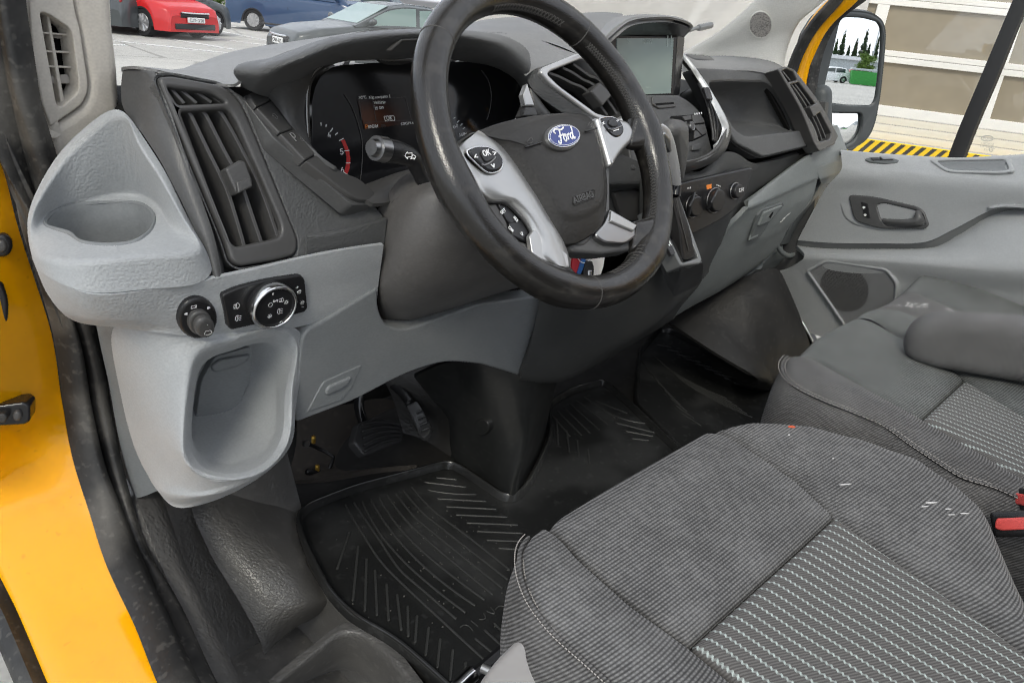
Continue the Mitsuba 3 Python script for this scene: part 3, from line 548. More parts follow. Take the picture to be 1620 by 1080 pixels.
# plugs and the check strap on the jamb
jp = plane3(P(0,300,.35), P(60,640,.392), P(20,700,.36))
def disc(pl, x, y, rx, ry, depth, bev, h=0.004, n=36, rot=0):
    t = np.arange(n) * 2 * np.pi / n; c, s = math.cos(rot), math.sin(rot)
    q = np.stack([x + rx * np.cos(t) * c - ry * np.sin(t) * s, y + rx * np.cos(t) * s + ry * np.sin(t) * c], 1)
    return slab(pl, pl.uv(q), depth, bev, h=h)
jp1 = Plane(P(0,388,.385), (-.25,-1,.05)); 
k = add('van__rubber_plug', disc(jp1, 3, 388, 17, 18, .012, .004), M('black'), label='round black rubber plug in yellow door jamb')
add('van__rubber_plug__centre', disc(jp1, 3, 388, 9, 10, .006, .003, h=.007), M('charcoal'))
jp2 = Plane(P(0,490,.38), (-.25,-1,.05))
add('van__grommet', slab(jp2, fillet(jp2.uv([(-12,440),(4,445),(14,475),(12,515),(4,528),(-14,530)]), .012), .012, .004, h=.004), M('black'), label='oblong black grommet in yellow door jamb')
jp3 = Plane(P(25,640,.38), (-.5,-1,.15))
b1 = slab(jp3, fillet(jp3.uv([(-20,630),(48,622),(56,628),(56,652),(48,657),(-20,660)]), .003), .03, .003, h=.03)
add('van__door_check_strap', b1, M('black_gloss'), label='black door check strap bracket on yellow jamb')
add('van__door_check_strap__pin', disc(jp3, 38, 641, 7, 8, .02, .003, h=.036), M('charcoal'))
add('van__door_check_strap__arm', slab(jp3, fillet(jp3.uv([(-30,636),(22,634),(26,640),(22,648),(-30,650)]), .002), .012, .002, h=.042), M('seal'))
# windscreen pillar trim, left
pp = Plane(P(120,150,.40), (.15,-1,.05))
edge = [(22,-120),(37,0),(50,83),(67,173),(80,213),(92,250),(100,300),(150,330),(230,320),(193,170),(190,110),(183,50),(180,0),(176,-120)]
op = fillet(pp.uv([(63,18),(79,23),(112,46),(116,60),(126,140),(120,150),(97,170),(90,166)]), .006)
wo = clean(pp.uv(edge))
pn = fillet(pp.uv([(40,-60),(110,-60),(121,20),(128,43),(143,140),(133,167),(80,203),(64,160),(50,83)]), [.01,.02,.02,.02,.03,.03,.004,.004,.004])
add('van__pillar_trim', slab(pp, wo, .05, .012, holes=[pn]), M('beige'), 40, label='beige trim of the windscreen pillar with a vent')
rim = fillet(pp.uv([(58,14),(80,16),(119,40),(123,56),(133,142),(126,156),(97,178),(86,172)]), .008)
pn2 = inset(pn if area2(pn) > 0 else pn[::-1], .0012)
add('van__pillar_trim__vent_panel', slab(pp, pn2, .03, .002, holes=[op]), M('beige'), 40)
add('van__pillar_trim__vent_box', slab(pp, pp.uv([(40,0),(150,0),(150,190),(60,190)]), .01, 0, h=-.034), M('void'))
add('van__pillar_trim__vent_bar', slab(pp, pp.uv([(83,24),(88,27),(111,161),(105,165)]), .014, .0015, h=-.012), M('beige'))
for a, b in (((70,51),(116,55)),((74,81),(120,83)),((79,105),(124,107))):
    add('van__pillar_trim__vent_bar', slab(pp, pp.uv([a, b, (b[0]+1,b[1]+3), (a[0]+1,a[1]+3)]), .016, .0008, h=-.013), M('beige'))
add('van__pillar_trim__vent_flap', slab(pp, fillet(pp.uv([(88,135),(97,121),(122,120),(127,135)]), .003), .004, .001, h=-.02), M('beige_dark'))
add('van__pillar_trim__vent_flap', slab(pp, pp.uv([(73,54),(116,57),(116,64),(80,60)]), .004, .001, h=-.024), M('beige_dark'))
# right hand windscreen pillar trim: a rounded post leaning back
L = PX((1395,-160,.74),(1330,-60,.745),(1240,25,.75),(1190,70,.755),(1150,95,.755),(1075,140,.76)); 
R = PX((1420,-160,.86),(1370,-70,.86),(1330,-10,.86),(1291,30,.86),(1266,60,.855),(1245,110,.85))
L = PX((1300,-120,.72),(1190,5,.735),(1130,55,.745),(1080,84,.755),(1040,110,.755))
R = PX((1420,-120,.87),(1315,0,.87),(1268,42,.87),(1243,90,.87),(1240,125,.87))
add('van__pillar_trim', ribbon(L, R, ((0,0),(.06,.010),(.2,.016),(.5,.018),(.8,.012),(.95,-.006),(1,-.02)), 60, .02), M('beige_lit'), 50, label='beige trim of the far windscreen pillar with a round speaker grille')
ptm = mesh_of('van__pillar_trim_001'); sp_ = plane_on(ptm, (1190,35), (1215,35), (1203,52)); so_ = on_mesh(ptm, 1203, 38)[0]
sp_ = Plane(so_, sp_.n, sp_.e1)
def rnd_disc(pl, x, y, rx, ry, h, depth=.004, bev=.001): return slab(pl, oval2(pl, x, y, rx, ry), depth, bev, h=h)
def oval2(pl, x, y, rx, ry, n=40): t = np.arange(n) * 2 * np.pi / n; return pl.uv(np.stack([x + rx * np.cos(t), y + ry * np.sin(t)], 1))
q_ = oval2(sp_, 1203, 38, 18, 21); add('van__pillar_trim_001__speaker_ring', tube(sp_.at(q_, np.full(40, .003)), .0016, 6, 80, closed=True, kind='l'), M('beige_lit'), True)
add('van__pillar_trim_001__speaker_grille', rnd_disc(sp_, 1203, 38, 17, 20, .004), M('grille_beige'), 40)
mat('grille_beige', two(pr(proc(lambda p, n, uv: mix((.50,.475,.44), (.22,.205,.19), smoothstep(.45,.75, noise(p.x*500, p.y*500, p.z*500)))), .7, .2)))
# far door opening: black seals and a strip of yellow paint
def band(name, pts, w, bm, prof=((0,-.004),(.15,.008),(.5,.014),(.85,.008),(1,-.004)), lab=None):
    c = PX(*pts); t = np.gradient(c, axis=0); t /= np.linalg.norm(t, axis=1, keepdims=True); s = np.cross(t, [-1, 0, 0]); 
    add(name, ribbon(c - s * w / 2, c + s * w / 2, prof, 50, .01, side=(-1, 0, 0)), M(bm), 50, label=lab)
band('van__weather_seal', [(1400,-120,.89),(1326,-5,.89),(1286,42,.89),(1262,85,.89),(1248,130,.89),(1244,170,.885)], .03, 'seal')
band('van__door_frame', [(1425,-120,.915),(1345,-12,.915),(1300,32,.915),(1278,70,.915),(1262,120,.915),(1256,175,.91)], .055, 'yellow', lab='strip of yellow paint beside the far windscreen pillar')
band('van__door_frame_seal', [(1455,-120,.93),(1372,-18,.93),(1320,25,.93),(1298,62,.93),(1284,110,.93),(1278,190,.925)], .04, 'seal')
# floor
fl = np.array([[-.84,.43,-.008],[-.84,.9,-.008],[.9,.9,-.008],[.9,-1.0,-.008],[-.585,-1.0,-.008],[-.585,.43,-.008]])
fp = Plane((0,0,-.008), (0,0,1)); fl2 = fl[:, :2]
add('van__floor', slab(fp, fl2, .02, .0), M('carpet'))
bw = Plane((0,.72,.3), (0,-1,.15)); add('van__bulkhead', slab(bw, np.array([[-.9,-.35],[.9,-.35],[.9,.30],[-.9,.30]]), .02, 0), M('carpet'))
# grained black sill trim and the flank of the step well
L = PY((196,760,.385),(213,803,.33),(253,907,.255),(283,973,.195),(327,1080,.095),(400,1220,-.035),(540,1460,-.195))
R = PY((250,770,.40),(305,805,.36),(335,900,.28),(372,975,.20),(428,1080,.10),(500,1220,-.03),(640,1460,-.19)) 
add('van__sill_trim', ribbon(L, R, ((0,-.02),(.03,.004),(.2,.010),(.38,.012),(.55,-.004),(.8,-.03),(1,-.06)), 90, .012), M('vinyl'), 55)
rows = [PY((300,790,.45),(345,770,.46),(400,765,.47),(450,775,.47),(490,790,.46)), PY((312,830,.40),(350,810,.40),(400,805,.41),(455,815,.40),(500,840,.38)),
        PY((350,905,.33),(395,885,.31),(445,880,.30),(495,890,.30),(530,915,.30)), PY((398,985,.27),(430,965,.25),(470,945,.24),(510,935,.245),(535,935,.27)),
        PY((420,1035,.25),(440,1015,.25),(480,985,.25),(515,965,.27),(540,950,.30))]
add('van__wheel_arch', loft(rows, 50, 50, .01), M('vinyl'), 60, label='grained black wheel arch bulge beside the driver\'s footwell')
rows = [PZ((425,1075,.0),(455,1050,.0),(500,1015,.0),(545,985,.0),(600,1000,.0),(640,1040,.0),(690,1110,.0),(760,1250,.0)),
        PZ((430,1090,-.003),(460,1066,-.003),(505,1030,-.003),(545,1003,-.003),(590,1018,-.003),(625,1052,-.003),(672,1120,-.003),(740,1260,-.003)),
        PZ((432,1100,-.05),(465,1080,-.05),(510,1050,-.05),(545,1032,-.05),(578,1046,-.05),(606,1072,-.05),(650,1140,-.05),(715,1270,-.05)),
        PZ((440,1105,-.15),(470,1085,-.15),(515,1065,-.15),(545,1060,-.15),(570,1070,-.15),(590,1090,-.15),(630,1150,-.15),(700,1280,-.15))]
add('van__step_nosing', loft(rows, 60, 24, .006), M('vinyl'), 60)
add('van__step_side', slab(Plane((-.584, 0, -.1), (-1,0,0), (0,-1,0)), np.array([[-.44,-.1],[1.0,-.1],[1.0,.088],[-.44,.088]]), .01, 0), M('vinyl'))
st = Plane((-.72,-.1,-.16), (0,0,1)); add('van__step_tread', slab(st, np.array([[-.14,-.6],[.3,-.6],[.3,.46],[-.14,.46]]), .01, 0), M('step_dust'))
add('van__step_front', slab(Plane((-.72, .36, -.1), (0,-1,.5)), np.array([[-.16,-.1],[.2,-.1],[.2,.3],[-.16,.3]]), .01, 0), M('vinyl'))
mat('step_dust', two(bumped(pr(proc(dusty((.09,.088,.083), (.2,.19,.175), .8, 14.0)), .6, .3), grain(120.), .0005)))
# roof lining and rear bulkhead, unseen, cut short and lightened to brighten the cab
mat('headliner', two(pr((.66, .65, .63), .9, .1)))
mat('bulkhead_grey', two(pr((.36, .36, .36), .7, .2)))
rows = [[(x, y, z - .10 * (abs(x) / .86) ** 4) for x in np.linspace(-.86, .86, 9)] for y, z in ((.22, 1.20), (.16, 1.23), (.10, 1.25))]
add('van__roof_lining', loft([np.array(r) for r in rows], 40, 12, .03, flip=False), M('headliner'), 60)
add('van__rear_bulkhead', slab(Plane((0, -1.12, .6), (0, 1, 0)), np.array([[-.88,-.65],[.88,-.65],[.88,-.05],[-.88,-.05]]), .03, 0), M('bulkhead_grey'), 30)
add('van__far_side_panel', slab(Plane((.885, .5, .3), (-1, 0, 0), (0,-1,0)), np.array([[-.45,-.32],[.33,-.32],[.30,.0],[.24,.40],[-.45,.40]]), .02, 0), M('dark_smooth'), 30)
add('van__sill_floor', slab(Plane((.80, 0, -.02), (0,0,1)), np.array([[-.1,-1],[.16,-1],[.16,.9],[-.1,.9]]), .02, 0), M('carpet'), 30)
mat('windscreen', {'type': 'thindielectric', 'int_ior': 1.5})
G = loft_grid([np.array([(x, .86 - .16 * (x / .8) ** 2, .70) for x in np.linspace(-.8, .8, 9)]), np.array([(x, .54 - .10 * (x / .8) ** 2, .97) for x in np.linspace(-.78, .78, 9)]), np.array([(x, .24 - .06 * (x / .8) ** 2, 1.2) for x in np.linspace(-.74, .74, 9)])], 24, 16)
i, j = np.meshgrid(np.arange(15), np.arange(23), indexing='ij'); i, j = i.ravel(), j.ravel(); a = i * 24 + j
add('van__windscreen', trimesh.Trimesh(G.reshape(-1, 3), np.vstack([np.stack([a, a + 1, a + 25], 1), np.stack([a, a + 25, a + 24], 1)]), process=False), M('windscreen'), True, label='curved windscreen glass')
tag('wiper', 'grey windscreen wiper arm beyond the screen hood', 'wiper')
add('wiper__arm', tube(PY((1080,54,.98),(1098,46,.98),(1108,43.5,.98)), .006, 8, 10), M('wiper_grey'), 40)
add('wiper__joint', tube(PY((1105,44.5,.98),(1125,40,.98)), .011, 8, 6), M('wiper_grey'), 40)
mat('wiper_grey', two(pr((.16,.165,.165), .5)))
# ---------------------------------------------------------------- dashboard, driver's side
tag('dashboard', 'dark grey and light grey plastic van dashboard with vents, screen and storage', 'dashboard')
DA = Plane((-.70,.17,.54), (0,-1,.45))
D_ = 'dashboard__'
# cup tray, light grey
rA = PY((192,171,.31),(118,216,.35),(70,278,.345),(43,342,.305),(50,406,.27),(103,452,.19),(150,465,.172),(233,457,.165),(334,440,.164),(301,352,.206),(262,272,.24),(226,216,.275))
rB = PY((199,182,.298),(127,226,.34),(80,288,.33),(48,347,.295),(47,386,.27),(80,410,.21),(150,412,.178),(228,404,.168),(320,396,.164),(290,346,.20),(252,280,.235),(217,229,.265))
rB2 = PY((203,196,.290),(132,238,.335),(86,297,.325),(53,351,.292),(54,379,.272),(84,401,.222),(150,406,.190),(227,398,.175),(310,388,.168),(282,346,.203),(248,287,.232),(215,240,.262))
rC = PY((205,255,.288),(138,280,.318),(92,312,.317),(57,352,.290),(61,372,.268),(92,386,.240),(148,398,.205),(225,391,.183),(290,376,.174),(272,350,.203),(250,306,.228),(225,272,.262))
RC2 = [((206,308),.606),((142,314),.604),((96,326),.600),((62,350),.594),((66,368),.592),((98,380),.592),((143,394),.592),((220,390),.594),((262,374),.597),((262,350),.601),((254,330),.604),((236,314),.606)]
RD = [((202,318.5),.602),((148,320),.600),((106,326),.598),((71,346),.594),((74,360),.593),((106,370),.593),((139,387),.593),((204,387),.594),((226,378),.596),((244,359),.598),((247,344),.600),((232,325),.602)]
RE = [((201,322),.600),((149,323.5),.598),((109,329),.597),((76,347),.593),((79,358),.592),((110,366.5),.592),((143,384),.592),((201,383.5),.593),((221,375.5),.595),((239,358),.597),((242,345),.598),((229,328),.600)]
dzt = [0, 0, -.013]; rC2, rD, rE = PZ(*[(c_[0], c_[1], z_ - .013) for c_, z_ in RC2]), PZ(*[(c_[0], c_[1], z_ - .013) for c_, z_ in RD]), PZ(*[(c_[0], c_[1], z_ - .013) for c_, z_ in RE])
ce = rE.mean(0)
rF = np.array([ce + (q - ce) * [.955, .95, 0] + [0, 0, q[2] - ce[2] - .014] for q in rE]); rG = np.array([ce + (q - ce) * [.92, .90, 0] + [0, 0, -.058] for q in rE]); rH = np.array([ce + (q - ce) * [.80, .75, 0] + [0, 0, -.064] for q in rE])
def ring_smooth(R, n=200, sg=4):
    from scipy.ndimage import gaussian_filter1d
    return gaussian_filter1d(curve(R, n, True), sg, axis=0, mode='wrap')
def stack(rings, sub=6, sg=4):
    """Smooth closed rings, joined by straight steps with small rounded edges where they meet."""
    R = [ring_smooth(r, 200, sg) for r in rings]; out = [R[0]]
    for i in range(1, len(R) - 1):
        p, c, q = R[i - 1], R[i], R[i + 1]
        la, lb = np.linalg.norm(p - c, axis=1, keepdims=True), np.linalg.norm(q - c, axis=1, keepdims=True); k = np.minimum(.007, .45 * np.minimum(la, lb))
        A, Bq = c + (p - c) / (la + 1e-9) * k, c + (q - c) / (lb + 1e-9) * k
        out += [(1 - t) ** 2 * A + 2 * t * (1 - t) * c + t * t * Bq for t in np.linspace(0, 1, sub)]
    return np.array(out + [R[-1]])
rFr = rA * .25 + rB * .75 + [[0, 0, 0]] * 12
rW = PY((204,232,.291),(136,262,.322),(90,306,.322),(55,352,.294),(55,376,.274),(82,401,.224),(150,407,.192),(227,399,.176),(312,388,.168),(284,346,.203),(250,292,.232),(216,252,.263))
add(D_ + 'cup_tray', grid_mesh(stack([rA, rB, rC2, rD]), .004, cu=True), M('grey'), 60, label='light grey moulded tray with cup recess at the left end')
add(D_ + 'cup_tray__cup_holder', loft([rD + [0,0,-.001], rD * .5 + rE * .5 + [0,0,.0026], rE, rF, rG, rH], 160, 60, .003, cu=True, cap=True), M('grey_smooth'), 60)
# switch panel under the tray
rows = [PY((50,406,.27),(74,431,.22),(109,453,.19),(150,466,.172),(233,458.5,.165),(334,441.5,.164),(410,425,.163),(486,407,.162),(607,387,.16)),
        PY((60,432,.272),(88,462,.23),(118,480,.20),(160,488,.178),(240,480,.17),(334,465,.168),(410,450,.166),(495,432,.165),(604,410,.165)),
        PY((75,465,.275),(100,486,.24),(128,498,.215),(170,505,.186),(245,502,.178),(330,500,.172),(410,486,.171),(500,462,.171),(601,432,.172)),
        PY((92,488,.29),(112,502,.26),(135,508,.24),(175,512,.20),(245,512,.183),(320,517,.178),(410,512,.176),(495,497,.176),(598,455,.178)),
        PY((112,504,.33),(130,510,.31),(150,514,.29),(185,518,.23),(250,526,.19),(320,531,.181),(410,526,.180),(480,515,.180),(596,478,.184))]
add(D_ + 'switch_panel', loft(rows, 110, 50, .006), M('grey'), 55, label='light grey lower panel carrying the mirror and light switches')
# storage pocket
r2 = PY((262,522,.19),(180,514,.25),(186,600,.31),(214,712,.29),(247,772,.27),(300,803,.19),(388,768,.165),(455,716,.17),(468,640,.178),(482,535,.182),(452,512,.18),(350,527,.18))
r15 = PY((290,540,.185),(240,556,.205),(226,645,.235),(254,712,.205),(278,762,.185),(328,785,.14),(410,752,.135),(459,708,.155),(467,628,.174),(477,537,.180),(446,515,.179),(355,530,.179))
r1 = PY((311,552,.176),(297,585,.172),(289,650,.158),(286,700,.142),(305,746,.130),(360,760,.112),(433,734,.118),(457,697,.138),(462,622,.168),(470,542,.176),(440,520,.176),(360,535,.176))
r0 = PY((320,562,.182),(306,590,.180),(299,650,.168),(298,696,.155),(318,737,.140),(364,749,.122),(426,725,.128),(446,690,.147),(451,622,.178),(460,547,.184),(426,532,.184),(364,547,.183))
ri = PY((326,572,.21),(313,598,.21),(305,655,.205),(304,693,.20),(323,726,.19),(366,735,.17),(420,712,.175),(436,682,.19),(438,622,.215),(442,560,.21),(422,542,.21),(366,556,.21))
rd = np.array([ri[i] * .25 + np.array([ri[:, 0].mean() + (ri[i, 0] - ri[:, 0].mean()) * .86, .29, ri[:, 2].mean() + (ri[i, 2] - ri[:, 2].mean()) * .86]) * .75 for i in range(12)])
re = np.array([[ri[:, 0].mean() + (ri[i, 0] - ri[:, 0].mean()) * .78, .30, ri[:, 2].mean() + (ri[i, 2] - ri[:, 2].mean()) * .78] for i in range(12)])
Gp = [ring_smooth(r, 200, 3) for r in (r2, r15, r1, r0)]; Gp = np.array([curve(np.array([g_[i] for g_ in Gp]), 40) for i in range(200)]).transpose(1, 0, 2)
bowl = stack([r0, ri * .5 + r0 * .5, ri, rd, re], 5, 3)
add(D_ + 'storage_pocket', grid_mesh(Gp, .004, cu=True), M('grey'), 60, label='light grey open storage pocket under the light switch')
add(D_ + 'storage_pocket__bin', grid_mesh(bowl, .003, cu=True, cap=True), M('grey'), 50)
fp_ = Plane(P(360,610,.278), (-.25,-1,.1)); 
add(D_ + 'storage_pocket__fuse_cover', slab(fp_, fillet(fp_.uv([(318,600),(340,562),(424,540),(368,662),(306,675)]), .006), .02, .002, h=.002), M('grey_smooth'), label='flat grey fuse cover at the back of the pocket')
hp = fillet(fp_.uv([(331,577),(345,566),(395,558),(392,568),(375,578),(336,588)]), .006)
add(D_ + 'storage_pocket__fuse_grip', slab(fp_, hp, .006, .0035, h=.007), M('grey_smooth'))
bx = Plane(P(340,700,.20) * [1,1,0] + [0,0,.235], (0,0,1))
# kick panel beside the seal
L = PY((150,500,.37),(163,560,.39),(176,620,.39),(192,710,.375),(214,788,.345)); R = PY((178,505,.33),(186,580,.335),(200,650,.335),(218,712,.33),(249,776,.32))
add(D_ + 'kick_panel', ribbon(L, R, ((0,-.006),(.08,.002),(.5,.004),(1,.0)), 40, .01), M('grey_smooth'), 40)
# dark end panel and the vent surround
L = PY((192,111,.34),(192,172,.325),(225,215,.275),(260,270,.24),(300,350,.205),(334,440,.172)); R = PY((238,112,.28),(254,140,.262),(272,190,.245),(300,270,.217),(330,355,.188),(350,437,.166))
add(D_ + 'end_panel', ribbon(L, R, ((0,-.02),(.05,0),(.5,.004),(.9,.003),(1,-.004)), 60, .01), M('dark_smooth'), 45)
ob = DA.uv([(246,118),(300,128),(356,138),(384,150),(396,166),(440,215),(482,258),(560,318),(588,320),(613,346),(607,386),(486,405.5),(345,439),(325,370),(290,250)])
vent_out = fillet(DA.uv([(248,124),(268,121),(353,137),(378,160),(398,205),(470,382),(466,404),(436,412),(378,421),(364,413),(354,380)]), [.006,.01,.012,.014,.06,.012,.012,.02,.012,.01,.02])
add(D_ + 'upper_panel', slab(DA, fillet(ob, [.01,.01,.02,.02,.01,.004,.004,.004,.004,.02,.003,.003,.004,.02,.02]), .03, .003, holes=[inset(vent_out if area2(vent_out) > 0 else vent_out[::-1], -.0015)]), M('dark'), 35)
VB = DA.off(.004)
hole_a = fillet(DA.uv([(262,139),(335,149),(356,164),(280,167)]), [.004,.008,.003,.003])
hole_b = fillet(DA.uv([(284,178),(359,174),(372,192),(441,352),(444,366),(437,377),(370,391),(361,380)]), [.004,.006,.03,.02,.006,.006,.008,.01])
vk = add(D_ + 'air_vent', slab(VB, vent_out, .03, .004, holes=[hole_a, hole_b], steps=4), M('charcoal'), 40, label='tall air vent at the driver\'s end of the dashboard')
add(vk + '__duct', slab(DA, DA.uv([(245,120),(390,120),(480,400),(370,425)]), .01, 0, h=-.045), M('void'))
dn = -DA.n * .036 + np.array([-.004, 0, 0])
def blade(pts, w=dn, th=.0032, h=-.004, pl=DA, bm='charcoal', key=None):
    A = np.array([pl.hit(a, b, h) for a, b in pts]); add(key + '__slat', loft([A, A + w * .5, A + w], 40, 6, th, bev=.0009), M(bm), 50)
for q in ([(290,176),(300,183),(325,235),(352,290),(371,345),(384,390)], [(314,176),(324,183),(352,238),(380,292),(398,345),(412,386)], [(339,174),(349,181),(377,230),(407,290),(426,340),(439,380)]):
    blade(q, key=vk)
for q in ([(268,140),(290,165)], [(282,141),(310,165)], [(305,144),(334,164)], [(326,147),(350,164)]):
    blade(q, w=dn * .5, th=.0025, key=vk)
kn = DA.off(.004)
add(vk + '__knob', join(slab(kn, fillet(kn.uv([(353,268),(377,254),(385,257),(397,290),(394,298),(371,309)]), .003), .02, .003, h=.006), slab(kn, fillet(kn.uv([(368,290),(390,283),(394,298),(371,309)]), .002), .01, .002, h=.010)), M('charcoal'), 30)
# button strip between the vent and the instruments
BS = plane3(P(405,160,.247), P(580,318,.182), P(420,150,.264))
seg = [([(390,151),(404,146),(427,160),(403,172)], [.008,.012,.002,.002]), ([(404,173),(428,161),(463,205),(440,213)], .002), ([(441,214),(464,206),(501,243),(480,256)], .002),
       ([(481,257),(502,245),(520,262),(540,275),(566,284),(591,306),(589,318),(562,319)], [.002,.002,.02,.02,.02,.006,.004,.03])]
add(D_ + 'button_strip', slab(BS, fillet(BS.uv([(386,150),(404,142),(432,160),(468,205),(524,258),(570,282),(597,306),(592,322),(560,322),(436,216)]), .006), .02, .002, h=-.003), M('dark_smooth'))
for i, (q, r) in enumerate(seg): add(D_ + 'button_strip__button', slab(BS, fillet(BS.uv(q), r), .012, .0022, h=.003), M('charcoal'), 30)
add(D_ + 'button_strip__mark', text(BS, (465,227), (470,225), 'P', h=.0036), M('mark_grey'), False)
sym(D_ + 'button_strip__mark', BS, 474, 223, 2.4, 'tri', .0036, 'mark_grey', 1.0); sym(D_ + 'button_strip__mark', BS, 432, 187, 3, 'circle', .0036, 'mark_grey', 1.0)
mat('mark_grey', two(pr((.22, .22, .22), .5)))
dfold = [[DA.hit(x, y, .0035) for x, y in ((486,370),(520,366),(560,358),(611,343))], [DA.hit(x, y, .012) for x, y in ((486,374),(520,370.5),(560,362),(612,347))], [DA.hit(x, y, .001) for x, y in ((486,404.5),(520,400),(560,394),(608,385))]]
add(D_ + 'upper_panel_lip', loft(dfold, 30, 12, .004, kv='l'), M('dark'), 40)
# instrument hood and top pad, left half
HR = [PY((452,160,.28),(480,125,.265),(520,102,.26),(600,92,.255),(680,92,.26),(770,98,.27),(815,115,.28),(832,150,.28)),
      PY((410,150,.243),(425,128,.20),(470,102,.165),(530,80,.16),(600,70,.16),(680,66,.165),(770,82,.19),(822,112,.215),(852,162,.22)),
      PY((402,147,.24),(416,122,.19),(465,97,.158),(528,72,.152),(600,58,.152),(680,55,.157),(775,68,.18),(828,100,.21),(860,156,.215)),
      PY((396,144,.24),(410,114,.19),(460,90,.166),(526,64,.162),(600,52,.162),(680,49,.167),(778,60,.19),(834,94,.22),(868,148,.225)),
      PY((388,140,.25),(400,108,.20),(450,86,.195),(522,60,.20),(600,48.5,.20),(680,46,.205),(782,55,.23),(842,88,.25),(880,135,.25)),
      PY((380,137,.27),(392,112,.25),(440,90,.26),(518,64,.27),(600,50,.27),(680,47,.28),(786,55,.29),(850,86,.29),(892,128,.28))]
add(D_ + 'instrument_hood', loft(HR, 130, 50, .006), M('dark'), 55)
TR = [PY((194,112,.335),(238,113,.285),(300,127,.268),(362,138,.25),(386,128,.225),(420,100,.235),(480,78,.255),(560,57,.26),(640,49,.27)),
      PY((196,110,.38),(232,111,.34),(290,117,.37),(345,120,.36),(380,112,.34),(410,98,.35),(475,77,.36),(550,57,.38),(640,49,.38)),
      PY((193,112,.45),(228,112,.45),(280,115.5,.50),(325,101,.52),(362,88,.54),(405,78,.55),(465,69,.56),(540,58,.57),(640,51,.57)),
      PY((192,114,.55),(230,116,.56),(285,120,.62),(330,112,.64),(370,100,.66),(420,92,.66),(480,80,.66),(550,70,.66),(640,60,.66))]
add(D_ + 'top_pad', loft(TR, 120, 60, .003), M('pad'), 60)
add(D_ + 'hood_trim', join(*[slab(Plane(P(640,70,.158), (0,-1,.1)), fillet(Plane(P(640,70,.158), (0,-1,.1)).uv(q), .001), .006, .0008, h=.004) for q in ([(612,80),(632,62),(704,60),(704,63),(634,65),(616,81)],)]), M('charcoal'))
# inner cheek between the button strip and the instruments, and a black filler core added behind to stop light leaking through
add(D_ + 'hood_cheek', loft([PY((402,142,.252),(428,158,.25),(465,204,.228),(503,243,.208),(532,264,.197)), PY((425,122,.20),(455,150,.235),(478,200,.24),(505,255,.23),(540,285,.22)), PY((500,108,.265),(490,138,.283),(486,180,.287),(491,240,.285),(520,300,.27))], 50, 30, .005), M('dark_smooth'), 60)
add(D_ + 'core', rbox((-.40, .46, .46), (.74, .18, .46), .02), M('void'), 30)
add(D_ + 'core', rbox((.42, .44, .46), (.84, .20, .42), .02), M('void'), 30)
# instrument cluster
CL = Plane((-.44,.285,.69), (0,-1,.22))
glass = fillet(CL.uv([(492,300),(494,150),(505,120),(530,104),(640,96),(760,98),(815,112),(830,140),(815,190),(790,240),(700,300)]), [.02,.03,.04,.05,.06,.06,.05,.03,.02,.04,.04])
ck = add(D_ + 'instrument_cluster', slab(CL, glass, .02, .001), M('black_gloss'), label='black instrument cluster with rev counter and trip screen')
def arcs(pl, cx, cy, r, a0, a1, w, h, n=30, depth=.0005, sy=1.0):
    a = np.radians(np.linspace(a0, a1, n)); o = np.stack([cx + (r + w / 2) * np.cos(a), cy - (r + w / 2) * np.sin(a) * sy], 1); i = np.stack([cx + (r - w / 2) * np.cos(a), cy - (r - w / 2) * np.sin(a) * sy], 1)
    return slab(pl, pl.uv(np.vstack([o, i[::-1]])), depth, 0, h=h)
def line(pl, a, b, w, h=.0008, depth=.0006):
    a, b = np.asarray(a, float), np.asarray(b, float); d = unit(b - a); s = np.array([-d[1], d[0]]) * w / 2
    return slab(pl, pl.uv([a - s, b - s, b + s, a + s]), depth, 0, h=h)
add(ck + '__bezel', ribbon(np.array([CL.hit(a, b, .002) for a, b in ((493,235),(490,180),(492,140),(503,117),(528,102),(575,91),(592,93),(600,99),(650,99))]), np.array([CL.hit(a, b, .012) for a, b in ((489,235),(485,178),(487,136),(499,112),(526,97),(574,86),(595,88),(604,95),(650,95))]), n=80, thick=.004), M('charcoal'), 50)
add(ck + '__bezel', tube([CL.hit(a, b, .012) for a, b in ((489,235),(485,178),(487,136),(499,112),(526,97),(574,86),(595,88),(604,95),(650,95),(710,97),(738,90),(790,98),(824,115),(836,128),(830,150),(815,190))], .0016, 8, 140), M('satin_dark'), True)
# rev counter
C0 = (480, 262); 
for (a, b) in (((507,194),(508,199)), ((516,197),(515,201)), ((526,203),(522,209)), ((534,210),(530,214)), ((543,219),(536,223)), ((552,238),(544,239)), ((554,258),(547,258)), ((550,277),(544,273))):
    add(ck + '__tick', line(CL, a, b, 1.3), M('white_ink'), False)
add(ck + '__red_zone', slab(CL, CL.uv([(539,222),(545,221),(551,236),(554,250),(553,266),(549,276),(544,273),(547,262),(548,250),(546,238)]), .0006, 0, h=.0006), M('red_ink'), False, label='red band of the rev counter')
for s, x, y in (('4', 518, 218), ('5', 538, 245), ('6', 539, 274)): add(ck + '__digit', text(CL, (x, y), (x + 5, y - .6), s, h=.0008), M('white_ink'), False)
add(ck + '__dial_ring', tube([CL.hit(a, b, .001) for a, b in ((545,150),(558,172),(568,200),(573,225),(573,255),(570,285))], .0007, 6, 40), M('charcoal'), True)
add(ck + '__dial_ring', tube([CL.hit(a, b, .001) for a, b in ((762,112),(775,135),(777,160),(770,190))], .0007, 6, 40), M('charcoal'), True)
